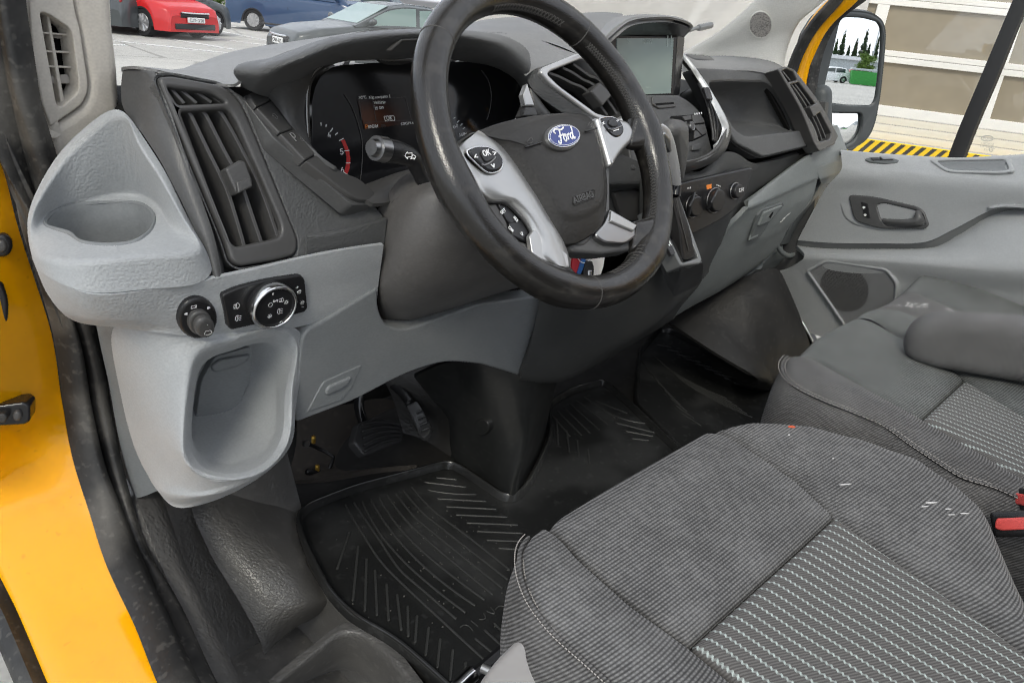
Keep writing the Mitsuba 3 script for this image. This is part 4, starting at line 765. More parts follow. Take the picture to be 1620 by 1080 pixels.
# trip screen
SC = CL.off(.001)
add(ck + '__trip_screen', slab(SC, SC.uv([(565,157),(648,151),(662,194),(577,205)]), .0008, 0, h=.0004), M('screen_dark'))
mat('screen_dark', two(pr(proc(lambda p, n, uv: mix((.012, .012, .014), (.075, .026, .012), smoothstep(.712, .685, p.z) * smoothstep(-.42, -.50, p.x))), .12)))
mat('ink_glow', {'type': 'diffuse', 'reflectance': rgb(.8, .8, .78)})
mat('ink_orange', {'type': 'diffuse', 'reflectance': rgb(.8, .25, .06)})
for a, b, s, bm in (((566,157.5),(578,156.5),'10\u00b0C','ink_glow'), ((582,157),(616,154.5),'Trip computer 1','ink_glow'), ((590,165.5),(608,164),'Vehicle','ink_glow'), ((592,174),(605,172.5),'is on','ink_glow'), ((610,190.5),(619,189.8),'OK','ink_glow'), ((577,204),(580.5,203.5),'P','ink_orange'), ((581,203.5),(596.5,202),'RNDM','ink_glow'), ((602,202),(608,201.5),'(P)','charcoal'), ((633,198.5),(656,196),'120394 km','ink_glow')):
    add(ck + '__lettering', text(CL, a, b, s, h=.0022), M(bm), False)
add(ck + '__frame_line', join(line(CL, (578,157),(640,154),.7,.002), line(CL, (567,159),(571,190),.6,.002), line(CL, (577,194),(655,190),.6,.002), line(CL, (588,160),(594,192),.6,.002), line(CL, (640,155),(650,190),.6,.002)), M('charcoal'), False)
okb = CL.uv([(606,184),(622,183),(624,191.5),(608,192.5)]); okr = fillet(okb, .0015)
add(ck + '__button_frame', slab(CL, okr, .0006, 0, holes=[inset(okr if area2(okr) > 0 else okr[::-1], .0007)], h=.002), M('ink_glow'), False)
# speedometer figures seen through the wheel
for a, b in (((712,192),(710,190)), ((720,186),(717,188)), ((726,191),(723,194)), ((731,196),(728,199)), ((735,202),(732,204)), ((738,211),(733,212)), ((712,183),(710,186))): add(ck + '__tick', line(CL, a, b, 1.1), M('white_ink'), False)
for s, a, b in (('140', (716,204), (724,201)), ('160', (726,216), (735,214.5)), ('120', (705,193), (712,191))): add(ck + '__digit', text(CL, a, b, s, h=.0008), M('white_ink'), False)
add(D_ + 'cluster_sill', loft([PY((500,300,.27),(580,296,.27),(640,280,.27),(700,262,.27)), PY((545,300,.2),(600,302,.2),(650,286,.21),(700,275,.22)), PY((590,322,.175),(620,318,.18),(660,300,.20),(700,285,.21))], 40, 20, .006), M('charcoal'), 50)
# knee panel, light grey, with a catch
KP = PY
rows = [PY((483,500,.178),(508,480,.176),(545,474,.176),(598,452,.178),(600,470,.178)),]
KO = [(478,534),(487,520),(512,507),(598,455),(598,482),(603,500),(612,515),(640,522),(690,505),(760,480),(856,468),(851,502),(838,548),(821,594),(762,576),(705,571),(645,589),(560,634),(470,668),(465,640),(467,600)]
KN = Plane(P(600,540,.182), (.03,-1,-.10))
add(D_ + 'knee_panel', slab(KN, fillet(KN.uv(KO), [.01,.006,.02,.002,.02,.02,.02,.02,.03,.02,.004,.03,.03,.006,.02,.03,.03,.02,.004,.01,.01]), .03, .004), M('grey_smooth'), 35, label='mid grey knee panel under the steering column')
add(D_ + 'knee_panel__catch', slab(KN, fillet(KN.uv([(484,652),(509,606),(513,602),(572,576),(556,612),(541,632)]), .003), .008, .0015, h=.0015), M('grey_smooth'))
add(D_ + 'knee_panel__catch_grip', slab(KN, fillet(KN.uv([(512,618),(517,609),(555,593),(549,606),(534,616),(514,624)]), .005), .004, .003, h=.0045), M('grey_smooth'))
"""column shroud"""
rows = [PY((598,330,.20),(612,322,.185),(640,302,.16),(690,285,.14),(760,290,.14),(830,330,.14)),
        PY((602,372,.20),(616,350,.17),(650,325,.13),(700,310,.10),(770,315,.10),(840,345,.11)),
        PY((598,420,.20),(612,415,.16),(650,400,.12),(710,392,.09),(780,392,.085),(850,400,.10)),
        PY((598,470,.21),(612,470,.17),(650,465,.14),(705,450,.115),(770,432,.10),(840,425,.11)),
        PY((602,500,.24),(620,505,.21),(655,502,.19),(710,484,.17),(770,462,.15),(830,445,.15)),
        PY((610,512,.28),(630,516,.27),(660,512,.26),(710,492,.24),(770,470,.22),(830,452,.22))]
mat('shroud', two(pr(proc(dusty((.088, .084, .081), (.13, .124, .118), .4, 17.0)), .45, .45)))
add(D_ + 'column_shroud', loft(rows, 70, 60, .008), M('shroud'), 60)
rows = [PY((612,312,.215),(650,270,.20),(700,250,.19),(760,260,.19)), PY((612,318,.19),(640,296,.165),(690,278,.15),(760,285,.15)), PY((612,330,.185),(640,306,.16),(690,290,.14),(760,296,.14))]
add(D_ + 'column_shroud__upper_half', loft(rows, 40, 20, .006), M('shroud'), 60)
add(D_ + 'column_cavity', slab(Plane(P(700,470,.30), (0,-1,0)), Plane(P(700,470,.30), (0,-1,0)).uv([(560,300),(1000,300),(1000,520),(560,560)]), .01, 0), M('void'))
# mirror switch and light switch
swm = mesh_of(D_ + 'switch_panel'); SP = plane_on(swm, (290,488), (335,482), (312,520))
mk = add(D_ + 'mirror_switch', disc(SP, 310, 500, 31.5, 32, .02, .004, h=.006), M('black'), 40, label='round black mirror adjuster switch left of the light switch')
add(mk + '__knob', join(disc(SP, 311, 502, 19, 19, .03, .003, h=.012), disc(SP, 314, 503, 16, 16, .02, .005, h=.020)), M('charcoal'), 40)
for x, y, n_, k_, h_ in ((289,489,'tril',2.6,.0066), (325,479.5,'trir',2.6,.0066), (301,478,'box',3.5,.0066), (306,477,'bar',3,.0066), (316,506,'car',6,.0206), (315,494,'dot',1.2,.0206)): sym(mk + '__symbol', SP, x, y, k_, n_, h_ + .002)
SP = plane_on(swm, (365,470), (468,446), (420,500))
lk = add(D_ + 'light_switch', slab(SP, fillet(SP.uv([(347,463),(372,452),(420,439),(472,432),(478,438),(483,484),(478,490),(425,504),(362,518),(357,513)]), [.004,.02,.03,.004,.003,.004,.004,.03,.004,.004]), .02, .002, h=.006), M('black'), 40, label='black headlamp switch panel with chrome ringed dial')
dk = lambda pr_: [(r * .80, h + .002) for r, h in pr_]
add(lk + '__dial', lathe(SP.hit(424,476,.004), SP.n, dk([(.0335,-.004),(.0335,.012),(.0325,.0145),(.031,.0155),(.0295,.0150),(.0285,.0125),(.0275,.012),(.012,.0122),(.0105,.0128),(.0,.0132)]), 64), M('black'), 40)
add(lk + '__dial_ring', lathe(SP.hit(424,476,.004), SP.n, dk([(.0330,.005),(.0345,.006),(.0348,.011),(.0336,.0148),(.0318,.0162),(.0300,.0157),(.0292,.0130),(.0300,.0120)]), 64), M('chrome'), True)
for q in ([(354,468),(376,461),(391,456),(386,470),(387,483),(360,488)], [(360,490),(387,485),(392,498),(396,505),(366,511)], [(452,442),(471,437),(476,456),(460,461),(455,452)], [(461,464),(477,459),(480,478),(462,484),(464,474)]):
    add(lk + '__button', slab(SP, fillet(SP.uv(q), .003), .008, .0012, h=.006), M('black'), 40)
for x, y, n_, k_, h_ in ((368,478,'fog',4.5,.0066), (371,497,'fogr',4.5,.0066), (467,456,'sun',3,.0066), (472,473,'sun',3,.0066), (464,449,'plus',2,.0066), (473,480,'minus',1.6,.0066),
        (412,486,'sun',3,.0190), (413,468,'circle',3,.0190), (421,462,'bow',3.4,.0190), (430,461,'fog',3.2,.0190), (438,464,'sun',3,.0190), (428,478,'fogr',4,.0190), (417,451,'bar2',2,.0190),
        (430,496,'circle',2,.0190), (436,493,'dot',.8,.0190), (440,490,'dot',.8,.0190), (443,486,'dot',.9,.0190), (445,481,'dot',1.0,.0190), (446,476,'dot',1.1,.0190)): sym(lk + '__symbol', SP, x, y, k_, n_, h_ + .002)
# ---------------------------------------------------------------- steering wheel
WC, WT = np.array([-.44, 0, .70]), .5910
WP = Plane(WC, (0, -math.cos(WT), math.sin(WT)))
tag('steering_wheel', 'black leather steering wheel with silver spokes and blue oval emblem', 'steering wheel')
S_ = 'steering_wheel__'
def pillow(pl, outline, fn, rings=26, power=1.0, h=0.0, depth=.01, c=None):
    """A cushion on the plane: fn(s, uv) gives its height from the rim (s=0) to the middle (s=1)."""
    o = clean(outline); o = o if area2(o) > 0 else o[::-1]; c = o.mean(0) if c is None else np.asarray(c); ss = 1 - (1 - np.linspace(0, 1, rings + 1)[:-1]) ** power if power != 1 else np.linspace(0, 1, rings + 1)[:-1]
    V = [pl.at(o, np.full(len(o), h - depth))]
    for s in ss: q = o + (c - o) * s; V.append(pl.at(q, h + fn(np.full(len(o), s), q)))
    n = len(o); m = len(V); i, j = np.meshgrid(np.arange(m - 1), np.arange(n), indexing='ij'); i, j = i.ravel(), j.ravel(); j2 = (j + 1) % n
    Fc = [np.stack([i * n + j, i * n + j2, (i + 1) * n + j2], 1), np.stack([i * n + j, (i + 1) * n + j2, (i + 1) * n + j], 1)]
    k = m * n; V = np.vstack(V + [pl.at(c[None], h + fn(np.array([1.0]), c[None])), pl.at(c[None], [h - depth])]); a = np.arange(n); a2 = (a + 1) % n
    Fc += [np.stack([(m - 1) * n + a, (m - 1) * n + a2, np.full(n, k)], 1), np.stack([a2, a, np.full(n, k + 1)], 1)]
    return trimesh.Trimesh(V, np.vstack(Fc), process=False)
# rim: a leather torus, its grips a little thicker beside the spokes
th = np.linspace(0, 2 * np.pi, 160, endpoint=False)
RW, rW = .1755, .0186
ang = lambda x, y: math.atan2(*(WP.uv([(x, y)])[0][::-1]))
rw = rW * np.ones(160)
for a0, k in ((ang(1030, 205), .16), (ang(1030, 400), .12), (ang(690, 310), .10), (ang(880, 455), .10)):
    d = np.angle(np.exp(1j * (th - a0))); rw *= 1 + k * np.exp(-(d / .16) ** 2)
ph = np.linspace(0, 2 * np.pi, 28, endpoint=False)
rr = RW + rw[:, None] * np.cos(ph)[None]; hh = rw[:, None] * np.sin(ph)[None] * 1.02
V = WC + (rr * np.cos(th)[:, None])[..., None] * WP.e1 + (rr * np.sin(th)[:, None])[..., None] * WP.e2 + hh[..., None] * WP.n
i, j = np.meshgrid(np.arange(160), np.arange(28), indexing='ij'); i, j = i.ravel(), j.ravel(); i2, j2 = (i + 1) % 160, (j + 1) % 28
add(S_ + 'rim', trimesh.Trimesh(V.reshape(-1, 3), np.vstack([np.stack([i*28+j, i2*28+j, i2*28+j2], 1), np.stack([i*28+j, i2*28+j2, i*28+j2], 1)]), process=False), M('wheel_leather'), True, label='worn shiny black leather rim')
def ring_at(a, r, w=.0012):
    c = WC + RW * (math.cos(a) * WP.e1 + math.sin(a) * WP.e2); e = math.cos(a) * WP.e1 + math.sin(a) * WP.e2
    return tube([c + r * (math.cos(t) * e + math.sin(t) * WP.n) for t in np.linspace(0, 2 * np.pi, 28, endpoint=False)], w, 6, 56, closed=True)
for x, y in ((669, 46), (922, 25), (1022, 434), (936, 480)):
    a = ang(x, y); add(S_ + 'rim__seam', ring_at(a, np.interp(a % (2*np.pi), th, rw) - .0004, .0011), M('stitch'), True)
def stitches(a0, a1, n, phi):
    ms = []
    for a in np.linspace(a0, a1, n):
        r = np.interp(a % (2 * np.pi), th, rw) + .0003
        def q(da, p): aa = a + da; e = math.cos(aa) * WP.e1 + math.sin(aa) * WP.e2; return WC + RW * e + r * (math.cos(p) * e + math.sin(p) * WP.n)
        d = .012
        for s in (1, -1): ms.append(tube([q(-d * s, phi - .22), q(0, phi), q(d * s, phi + .22)], .0007, 5, 5))
    return join(*ms)
for a0, a1, n in ((ang(880, 30), ang(770, 10), 22), (ang(1000, 190), ang(930, 60), 30), (ang(1040, 360), ang(1040, 255), 20), (ang(960, 430), ang(1020, 410), 12)):
    add(S_ + 'rim__stitching', stitches(a0, a1, n, math.pi * .86), M('stitch'), True)
# spokes
W_ = lambda q, h: WP.hit(q[0], q[1], h)
def wslab(q, depth, bevel, h, r=.004, **k): return slab(WP, fillet(WP.uv(q, h), r), depth, bevel, h=h, **k)
lt = [(716,242),(757,206),(770,211),(794,228),(833,281),(881,362),(899,398),(903,424),(872,416),(842,407),(838,401),(843,382),(828,352),(806,328),(785,319),(757,320),(750,308),(744,284)]
def domed(q, hgt, h, depth, r, pw=.5): 
    o = fillet(WP.uv(q, h), r, 6); o = curve(np.vstack([o, o[:1]]), 160, kind='l')[:-1]
    return o
lsp = [((716,242),(757,206)), ((728,262),(785,222)), ((742,284),(806,243)), ((752,303),(822,265)), ((768,318),(838,290)), ((800,325),(853,313)), ((826,350),(868,340)), ((842,380),(885,368)), ((842,405),(898,398)), ((862,415),(903,424))]
spr = [[W_(a, -.004), W_(np.array(a) * .86 + np.array(b) * .14, .003), W_(np.array(a) * .55 + np.array(b) * .45, .0085), W_(np.array(a) * .2 + np.array(b) * .8, .0075), W_(np.array(a) * .06 + np.array(b) * .94, .004), W_(b, -.004)] for a, b in lsp]
add(S_ + 'spoke', loft(spr, 30, 60, .006), M('satin'), 60, label='silver left spoke trim')
0 and add(S_ + 'spoke', wslab(lt, .02, .008, .006, [.004,.012,.01,.03,.02,.03,.01,.002,.01,.003,.006,.012,.02,.02,.03,.008,.01,.02], steps=9), M('satin'), 50, label='silver left spoke trim')
add(S_ + 'spoke_edge', wslab([(838,372),(846,362),(881,388),(899,402),(902,424),(870,416),(843,407)], .006, .002, .0065, .002), M('satin'), 30)
rt = [(944,184),(972,184),(996,190),(1006,208),(1002,224),(985,240),(972,262),(966,262)]
add(S_ + 'spoke', wslab(rt, .02, .007, .006, [.004,.01,.012,.012,.01,.03,.006,.004], steps=9), M('satin'), 50, label='silver right upper spoke trim')
add(S_ + 'spoke', wslab([(966,330),(1010,356),(1013,369),(990,387),(955,384),(940,370),(958,352)], .02, .003, .0, [.002,.004,.004,.01,.01,.01,.01]), M('satin_dark'), 40, label='silver right lower spoke trim')
add(S_ + 'spoke_edge', wslab([(968,332),(1009,356),(1003,366),(966,350)], .006, .002, .003, .002), M('satin'), 30)
add(S_ + 'lower_spoke', wslab([(895,372),(960,360),(1005,378),(1000,396),(950,402),(905,398)], .02, .004, -.008, .006), M('dark_smooth'), 40)
add(S_ + 'hub_back', slab(WP, fillet(WP.uv([(745,205),(945,178),(972,260),(972,345),(930,388),(895,380),(830,290)]), .01), .05, .004, h=-.006), M('dark_smooth'), 40)
def blob(pts, r, bm, key): add(key, hull(pts, r, 3), bm, 60)
W = lambda x, y, h=0: WP.hit(x, y, h)
def rimc(x, y, da=0): t = ang(x, y) + da; return WC + RW * (math.cos(t) * WP.e1 + math.sin(t) * WP.e2)
def grip(x, y, ends, w=.07):
    blob([rimc(x, y, -w), rimc(x, y, w), rimc(x, y)] + [W(a, b, h) for a, b, h, _ in ends], [.0165, .0165, .0172] + [r for *_, r in ends], M('wheel_leather'), S_ + 'thumb_grip')
grip(690, 285, [(724,262,-.004,.009), (738,300,-.006,.008)], .10)
grip(1032, 200, [(1006,196,-.002,.010), (998,226,-.006,.009)], .09)
grip(1040, 385, [(1008,362,-.004,.010), (1004,392,-.006,.009)], .09)
grip(880, 452, [(848,416,-.004,.008), (888,424,-.004,.008)], .12)
WPB = WP
# cruise control pad in the left lower opening
add(S_ + 'button_pad', wslab([(750,318),(800,322),(826,346),(844,376),(842,398),(826,412),(795,402),(765,350)], .02, .002, -.006, .008), M('black'), 40)
add(S_ + 'button_pad__grey_key', wslab([(766,325),(785,322),(802,351),(806,372),(790,372),(776,350)], .01, .002, -.003, .002), M('charcoal'), 40)
add(S_ + 'button_pad__button', wslab([(788,322),(802,325),(822,346),(810,356),(803,349)], .01, .002, -.002, .003), M('black'), 40)
add(S_ + 'button_pad__button', wslab([(805,352),(826,347),(842,376),(840,386),(812,374)], .01, .002, -.002, .003), M('black'), 40)
add(S_ + 'button_pad__button', wslab([(808,376),(840,388),(838,398),(826,408),(806,398)], .01, .002, -.001, .003), M('charcoal'), 40)
for s, a, b, h in (('SET', (793,340), (800,334), .0), ('RES', (811,345), (817,352), 0), ('CAN', (803,361), (810,368), 0), ('\u00b7I', (822,372), (827,373), 0)): add(S_ + 'button_pad__lettering', text(WP.off(h - .0018), a, b, s, bold=True, size=.0035), M('white_ink'), False)
def keypad(pts, name, okc, ok, marks, lower, dh=0.0):
    WP = WPB.off(dh); W = lambda x, y, h=0: WP.hit(x, y, h)
    o = fillet(WP.uv(pts, .005), .008)
    k = add(S_ + name, slab(WP, o, .008, .0025, h=.0075), M('black_gloss'), 45)
    add(k + '__rim', tube(WP.at(inset(o if area2(o) > 0 else o[::-1], -.0006), np.full(len(o), .0045)), .0011, 6, 120, closed=True, kind='l'), M('chrome'), True)
    add(k + '__button', slab(WP, fillet(WP.uv(ok, .008), .003), .004, .0012, h=.0095), M('black'), 40)
    add(k + '__divider', tube([W(*q, .0085) for q in lower], .0009, 6, 20), M('satin_dark'), True)
    for s, a, b, sz in marks: add(k + '__symbol', text(WP.off(.0079), a, b, s, h=.0018 if s == 'OK' else .0002, bold=True, size=sz), M('white_ink'), False)
keypad([(739,239),(752,233),(772,233),(787,241),(796,256),(792,268),(782,273),(770,272),(755,259),(742,246)], 'keypad', None, [(759,241),(773,238),(782,248),(782,252),(768,258),(763,250)],
       (('OK', (764,249), (775,246), .006), ('<', (751.5,252), (756,249.5), .005), ('>', (781,246), (786,244), .005), ('v', (778,266), (784,264.5), .005)), [(762,260),(768,261),(783,250),(784,248)], .0065)
keypad([(946,188),(966,185),(979,190),(987,207),(981,217),(971,219),(960,210)], 'keypad', None, [(962,190),(971,187),(976,194),(977,200),(968,202),(962,197)],
       (('<', (967,196), (971,195), .005), ('=', (973.5,195), (979,192.5), .004), ('\u2013', (971,211), (980,208), .006), ('x', (953,198), (957,196), .004)), [(962,204),(970,205),(982,200),(984,199)])
# airbag cover
ac = [(757,205),(772,198),(799,188.5),(830,181),(860,176),(890,174),(922,174),(941,180),(952,195),(964,241),(970,280),(969,322),(962,352),(944,369),(924,380),(905,383),(890,376),(878,357),(831,279),(795,228),(776,212)]
o = curve(np.vstack([WP.uv(ac, .008), WP.uv(ac, .008)[:1]]), 220)[:-1]
inner = Polygon(curve(np.vstack([(q := WP.uv([(800,214),(860,182),(925,182),(950,215),(961,270),(962,310),(950,328),(925,341),(903,343),(884,331),(850,280)], .012)), q[:1]]), 120)[:-1])
def cover_h(s, q):
    d = np.array([inner.exterior.distance(Point(*x)) * (1 if inner.contains(Point(*x)) else -1) for x in q])
    return .013 * (1 - (1 - np.clip(s, 0, 1)) ** 4) + .0030 * (1 / (1 + np.exp(-d / .0016)))
add(S_ + 'airbag_cover', pillow(WP, o, cover_h, 60, 1.2, h=-.002, depth=.02), M('dark_airbag'), 60, label='dark grey grained airbag cover')
mat('dark_airbag', two(bumped(pr(proc(dusty((.026, .025, .024), (.045, .043, .041), .4, 15.0)), .5, .3), grain(430.), .0003)))
AB = Plane(W(920,300,.0145), WP.n, WP.e1)
add(S_ + 'airbag_lettering', text(AB, (909,322), (940,311), 'AIRBAG', h=-.0006, depth=.0009, bold=True), M('charcoal'), 30)
q = fillet(AB.uv([(908,310),(938,299),(942,301),(942,312),(910,325),(907,322)]), .0015); q = q if area2(q) > 0 else q[::-1]
add(S_ + 'airbag_frame', slab(AB, q, .001, .0003, holes=[inset(q, .0009)], h=.0002), M('dark_airbag'), 30)
for a, b in (((831,233),(857,225)), ((926,208),(944,203))): add(S_ + 'horn_mark', tube([W(*a, .0155), W(*b, .0155)], .0012, 6, 6), M('black'), True)
for x, y in ((838,222), (933,197)): add(S_ + 'horn_mark', tube([W(x + dx, y + dy, .0157) for dx, dy in ((-4,3),(4,-3),(5,2),(-2,5))], .0005, 5, 14), M('charcoal'), True)
# oval emblem
EP = Plane(W(890,217,.0150), unit(WP.n + .06 * WP.e2 + .05 * WP.e1), W(916,209,.015) - W(864,225,.015))
tt = np.linspace(0, 2 * np.pi, 64, endpoint=False); ex_, ey_ = .0305, .0132
ell = lambda k: np.stack([ex_ * np.cos(tt), ey_ * np.sin(tt)], 1) * k
def ell2(d): return np.stack([(ex_ + d) * np.cos(tt), (ey_ + d) * np.sin(tt)], 1)
ek = add(S_ + 'emblem', slab(EP, ell2(.0025), .006, .002, h=.0012), M('charcoal'), 50, label='blue oval emblem with white script lettering')
add(ek + '__rim', slab(EP, ell2(0), .006, .0006, h=.0034), M('chrome'), 50)
add(ek + '__field', slab(EP, ell2(-.0011), .004, .0005, h=.0040), M('emblem_blue'), 50)
mat('emblem_blue', two(pr((.012, .028, .17), .15, .5, clearcoat=1.0)))
add(ek + '__oval_line', tube(EP.at(ell2(-.0022), np.full(64, .0040)), .00035, 6, 64, closed=True, kind='l'), M('white_ink'), True)
def script(strokes, sc, dx, dy, r):
    ms = []
    for s in strokes: q = np.array(s, float) * sc + [dx, dy]; q[:, 0] += q[:, 1] * .18; ms.append(tube(EP.at(q, np.full(len(q), .0043)), r, 6, 8 * len(s), squash=(EP.n, .5)))
    return join(*ms)
F_ = [[(-9.4,3.2),(-10.6,4.4),(-9.2,5.6),(-6,5.4),(-3,4.6),(0,5.2),(1.2,5.8)], [(-4.6,4.6),(-5.2,1.6),(-6.2,-1.6),(-7.4,-3.6),(-9.2,-3.4),(-9.0,-1.8)], [(-7.6,.6),(-5.2,1.0),(-2.4,1.2),(-1.8,2.0)]]
o_ = [[(-.6,.8),(-2.2,0),(-2.8,-1.8),(-1.8,-3.2),(-.2,-2.4),(.3,-.6),(-.6,.8),(.8,.6)]]
r_ = [[(2.0,.9),(2.2,-.6),(1.6,-3.0)], [(2.0,-1.2),(3.0,.4),(4.2,.9),(4.6,.1)]]
d_ = [[(8.0,.2),(6.6,.9),(5.2,-.4),(5.0,-2.2),(6.2,-3.0),(7.6,-1.6),(8.6,1.8),(9.2,4.8),(8.4,4.0)], [(8.4,1.0),(7.8,-1.6),(8.2,-2.9),(9.6,-2.2)]]
add(ek + '__lettering', script(F_ + o_ + r_ + d_, .00175, .0002, -.0008, .00105), M('white_ink'), True)
# ---------------------------------------------------------------- indicator stalk
tag('indicator_stalk', 'black indicator stalk with white symbols left of the wheel', 'indicator stalk')
sp = PY((690,318,.145),(676,300,.150),(664,276,.152),(655,256,.152),(643,246,.152),(622,240,.150),(604,236,.148))
add('indicator_stalk__arm', tube(sp, [.010,.0085,.0085,.0105,.0125,.0140,.0130], 20, 60), M('black'), True)
add('indicator_stalk__end_cap', join(tube(PY((608,237,.148),(594,234.5,.146)), [.0150,.0142], 20, 8), tube(PY((594,234.5,.146),(587,233.5,.145)), [.0105,.0090], 20, 6)), M('satin_dark'), 50)
STP = Plane(P(640,242,.139), unit(EYE - P(640,242,.139)) * .8 + np.array([0,0,.3]))
for s, a, b in (('\u00b6', (631,250), (636,249)), ('\u2190', (640,248), (648,246)), ('\u2192', (648,251), (654,250))): pass
ar = [[(640,246),(645,240),(645,243),(652,242),(652,248),(645,249),(645,252)], [(649,252),(655,250),(655,253),(658,248),(654,245)]]
for q in ar: add('indicator_stalk__symbol', tube([STP.hit(*p) for p in q + q[:1]], .0005, 5, 40, kind='l'), M('white_ink'), True)
add('indicator_stalk__symbol', tube([STP.hit(*p) for p in ((630,238),(630,250),(634,249),(634,239),(630,238))], .0005, 5, 30, kind='l'), M('white_ink'), True)
# ---------------------------------------------------------------- keys hanging behind the wheel
tag('key_bunch', 'bunch of keys with red and blue tags behind the steering wheel', 'keys')
KY = Plane(P(925,430,.075), (-.3,-1,.2))
def kslab(n, q, t, h, bm, r=.002): add('key_bunch__' + n, slab(KY, fillet(KY.uv(q), r), t, .0008, h=h), M(bm), 40)
mat('tag_red', two(pr((.42, .02, .03), .4))); mat('tag_blue', two(pr((.02, .10, .30), .4))); mat('paper', two(pr((.62, .60, .57), .8, .2)))
kslab('paper_tag', [(900,398),(960,402),(958,420),(948,452),(930,456),(902,420)], .001, -.004, 'paper', .003)
kslab('red_tag', [(905,402),(916,400),(917,412),(908,436),(901,432),(903,416)], .004, .004, 'tag_red')
kslab('blue_tag', [(917,404),(924,406),(922,418),(912,440),(908,436),(914,418)], .004, .006, 'tag_blue')
kslab('key_fob', [(922,412),(932,412),(935,422),(934,448),(918,448),(919,424)], .01, .008, 'black')
kslab('key_blade', [(925,426),(930,426),(931,446),(924,446)], .003, .0105, 'chrome', .001)
add('key_bunch__ring', tube(KY.at(np.stack([.012*np.cos(tt[::2]), .012*np.sin(tt[::2])],1) + KY.uv([(921,402)]), np.full(32,.006)), .0009, 6, 48, closed=True), M('chrome'), True)
# ---------------------------------------------------------------- dashboard, centre
CS = Plane(P(1095,320,.105), (0,-1,.42))
# top pad behind the wheel up to the windscreen
TC = [PY((832,121,.215),(850,108,.21),(880,98,.21),(912,86,.215),(945,72,.225),(985,58,.23)),
      PY((815,104,.225),(838,88,.24),(868,80,.25),(900,72,.26),(940,58,.27),(985,45,.27)),
      PY((780,76,.26),(815,66,.28),(850,62,.30),(885,56,.31),(930,42,.32),(985,32,.31)),
      PY((735,50,.33),(790,51,.34),(840,50,.35),(880,44,.36),(930,32,.37),(985,26,.36)),
      PY((728,46,.45),(780,40,.46),(830,38,.47),(880,34,.48),(930,24,.45),(985,23,.45)),
      PY((725,45,.56),(760,33,.58),(800,28,.60),(850,28,.60),(900,23,.58),(985,22.5,.55)),
      PY((725,60,.64),(760,50,.66),(800,46,.68),(850,46,.68),(900,42,.66),(985,40,.62))]
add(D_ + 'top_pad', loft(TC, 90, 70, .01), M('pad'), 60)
add(D_ + 'top_pad_seam', tube(PY((737,51.5,.335),(770,52,.333),(804,54.5,.325),(848,63.5,.30),(885,74.5,.255),(913,87,.215)), .0010, 6, 60), M('void'), True)
# panel between the cluster and the centre vent
rows = [PY((830,118,.225),(850,150,.205),(880,172,.19),(930,205,.165),(960,240,.14)), PY((842,112,.213),(862,138,.20),(893,165,.185),(945,198,.16),(975,235,.135)), PY((852,112,.207),(872,138,.197),(905,165,.18),(958,195,.155),(990,232,.13))]
add(D_ + 'centre_panel', loft(rows, 40, 16, .02), M('dark'), 50)
rows = [PY((826,150,.235),(822,170,.23),(815,185,.225)), PY((838,140,.215),(842,165,.205),(845,185,.2)), PY((850,152,.206),(870,178,.195),(892,200,.185))]
add(D_ + 'centre_panel_side', loft(rows, 20, 16, .01), M('charcoal'), 50)
CS2 = Plane(P(905,140,.19), (-.12,-1,.42))
add(D_ + 'button_strip__button', slab(CS2.off(.002), fillet(CS2.uv([(833,132),(845,168),(830,168),(826,150)]), .002), .01, .002), M('silver_paint'), 30)
add(D_ + 'button_strip__button', slab(CS2.off(.002), fillet(CS2.uv([(830,170),(846,170),(850,184),(826,184)]), .002), .01, .002), M('charcoal'), 30)
vo = fillet(CS2.uv([(851,116),(856,108),(911,86),(925,88),(1000,160),(1010,190),(985,205),(935,186),(866,134)]), [.004,.006,.004,.008,.01,.01,.01,.004,.01])
vi = fillet(CS2.uv([(863,119),(868,114),(916,95),(926,98),(988,162),(992,182),(975,190),(940,180),(880,136)]), [.003,.004,.003,.008,.01,.01,.01,.004,.01])
v2 = add(D_ + 'air_vent', slab(CS2, vo, .03, .003, holes=[vi], h=.005, steps=4), M('silver_paint'), 40, label='silver framed centre air vent behind the wheel rim')
add(v2 + '__duct', slab(CS2, CS2.uv([(845,100),(930,80),(1020,170),(1000,210),(930,195)]), .01, 0, h=-.04), M('void'))
dn2 = -CS2.n * .034 + np.array([.010, 0, .004])
def blade2(pts, key, pl, w, h=-.004, bm='charcoal', th=.003):
    A = np.array([pl.hit(a, b, h) for a, b in pts]); add(key + '__slat', loft([A, A + w * .5, A + w], 40, 6, th, bev=.0008), M(bm), 50)
for q in ([(868,118),(885,124),(905,134),(920,140),(945,165),(960,184)], [(890,110),(905,117),(922,128),(935,134),(960,160),(975,182)], [(906,103),(918,112),(932,122),(945,127),(970,155),(985,178)]):
    blade2(q, v2, CS2, dn2)
add(v2 + '__knob', slab(CS2, fillet(CS2.uv([(929,147),(944,132),(964,152),(948,170)]), .002), .02, .003, h=.008), M('charcoal'), 30)
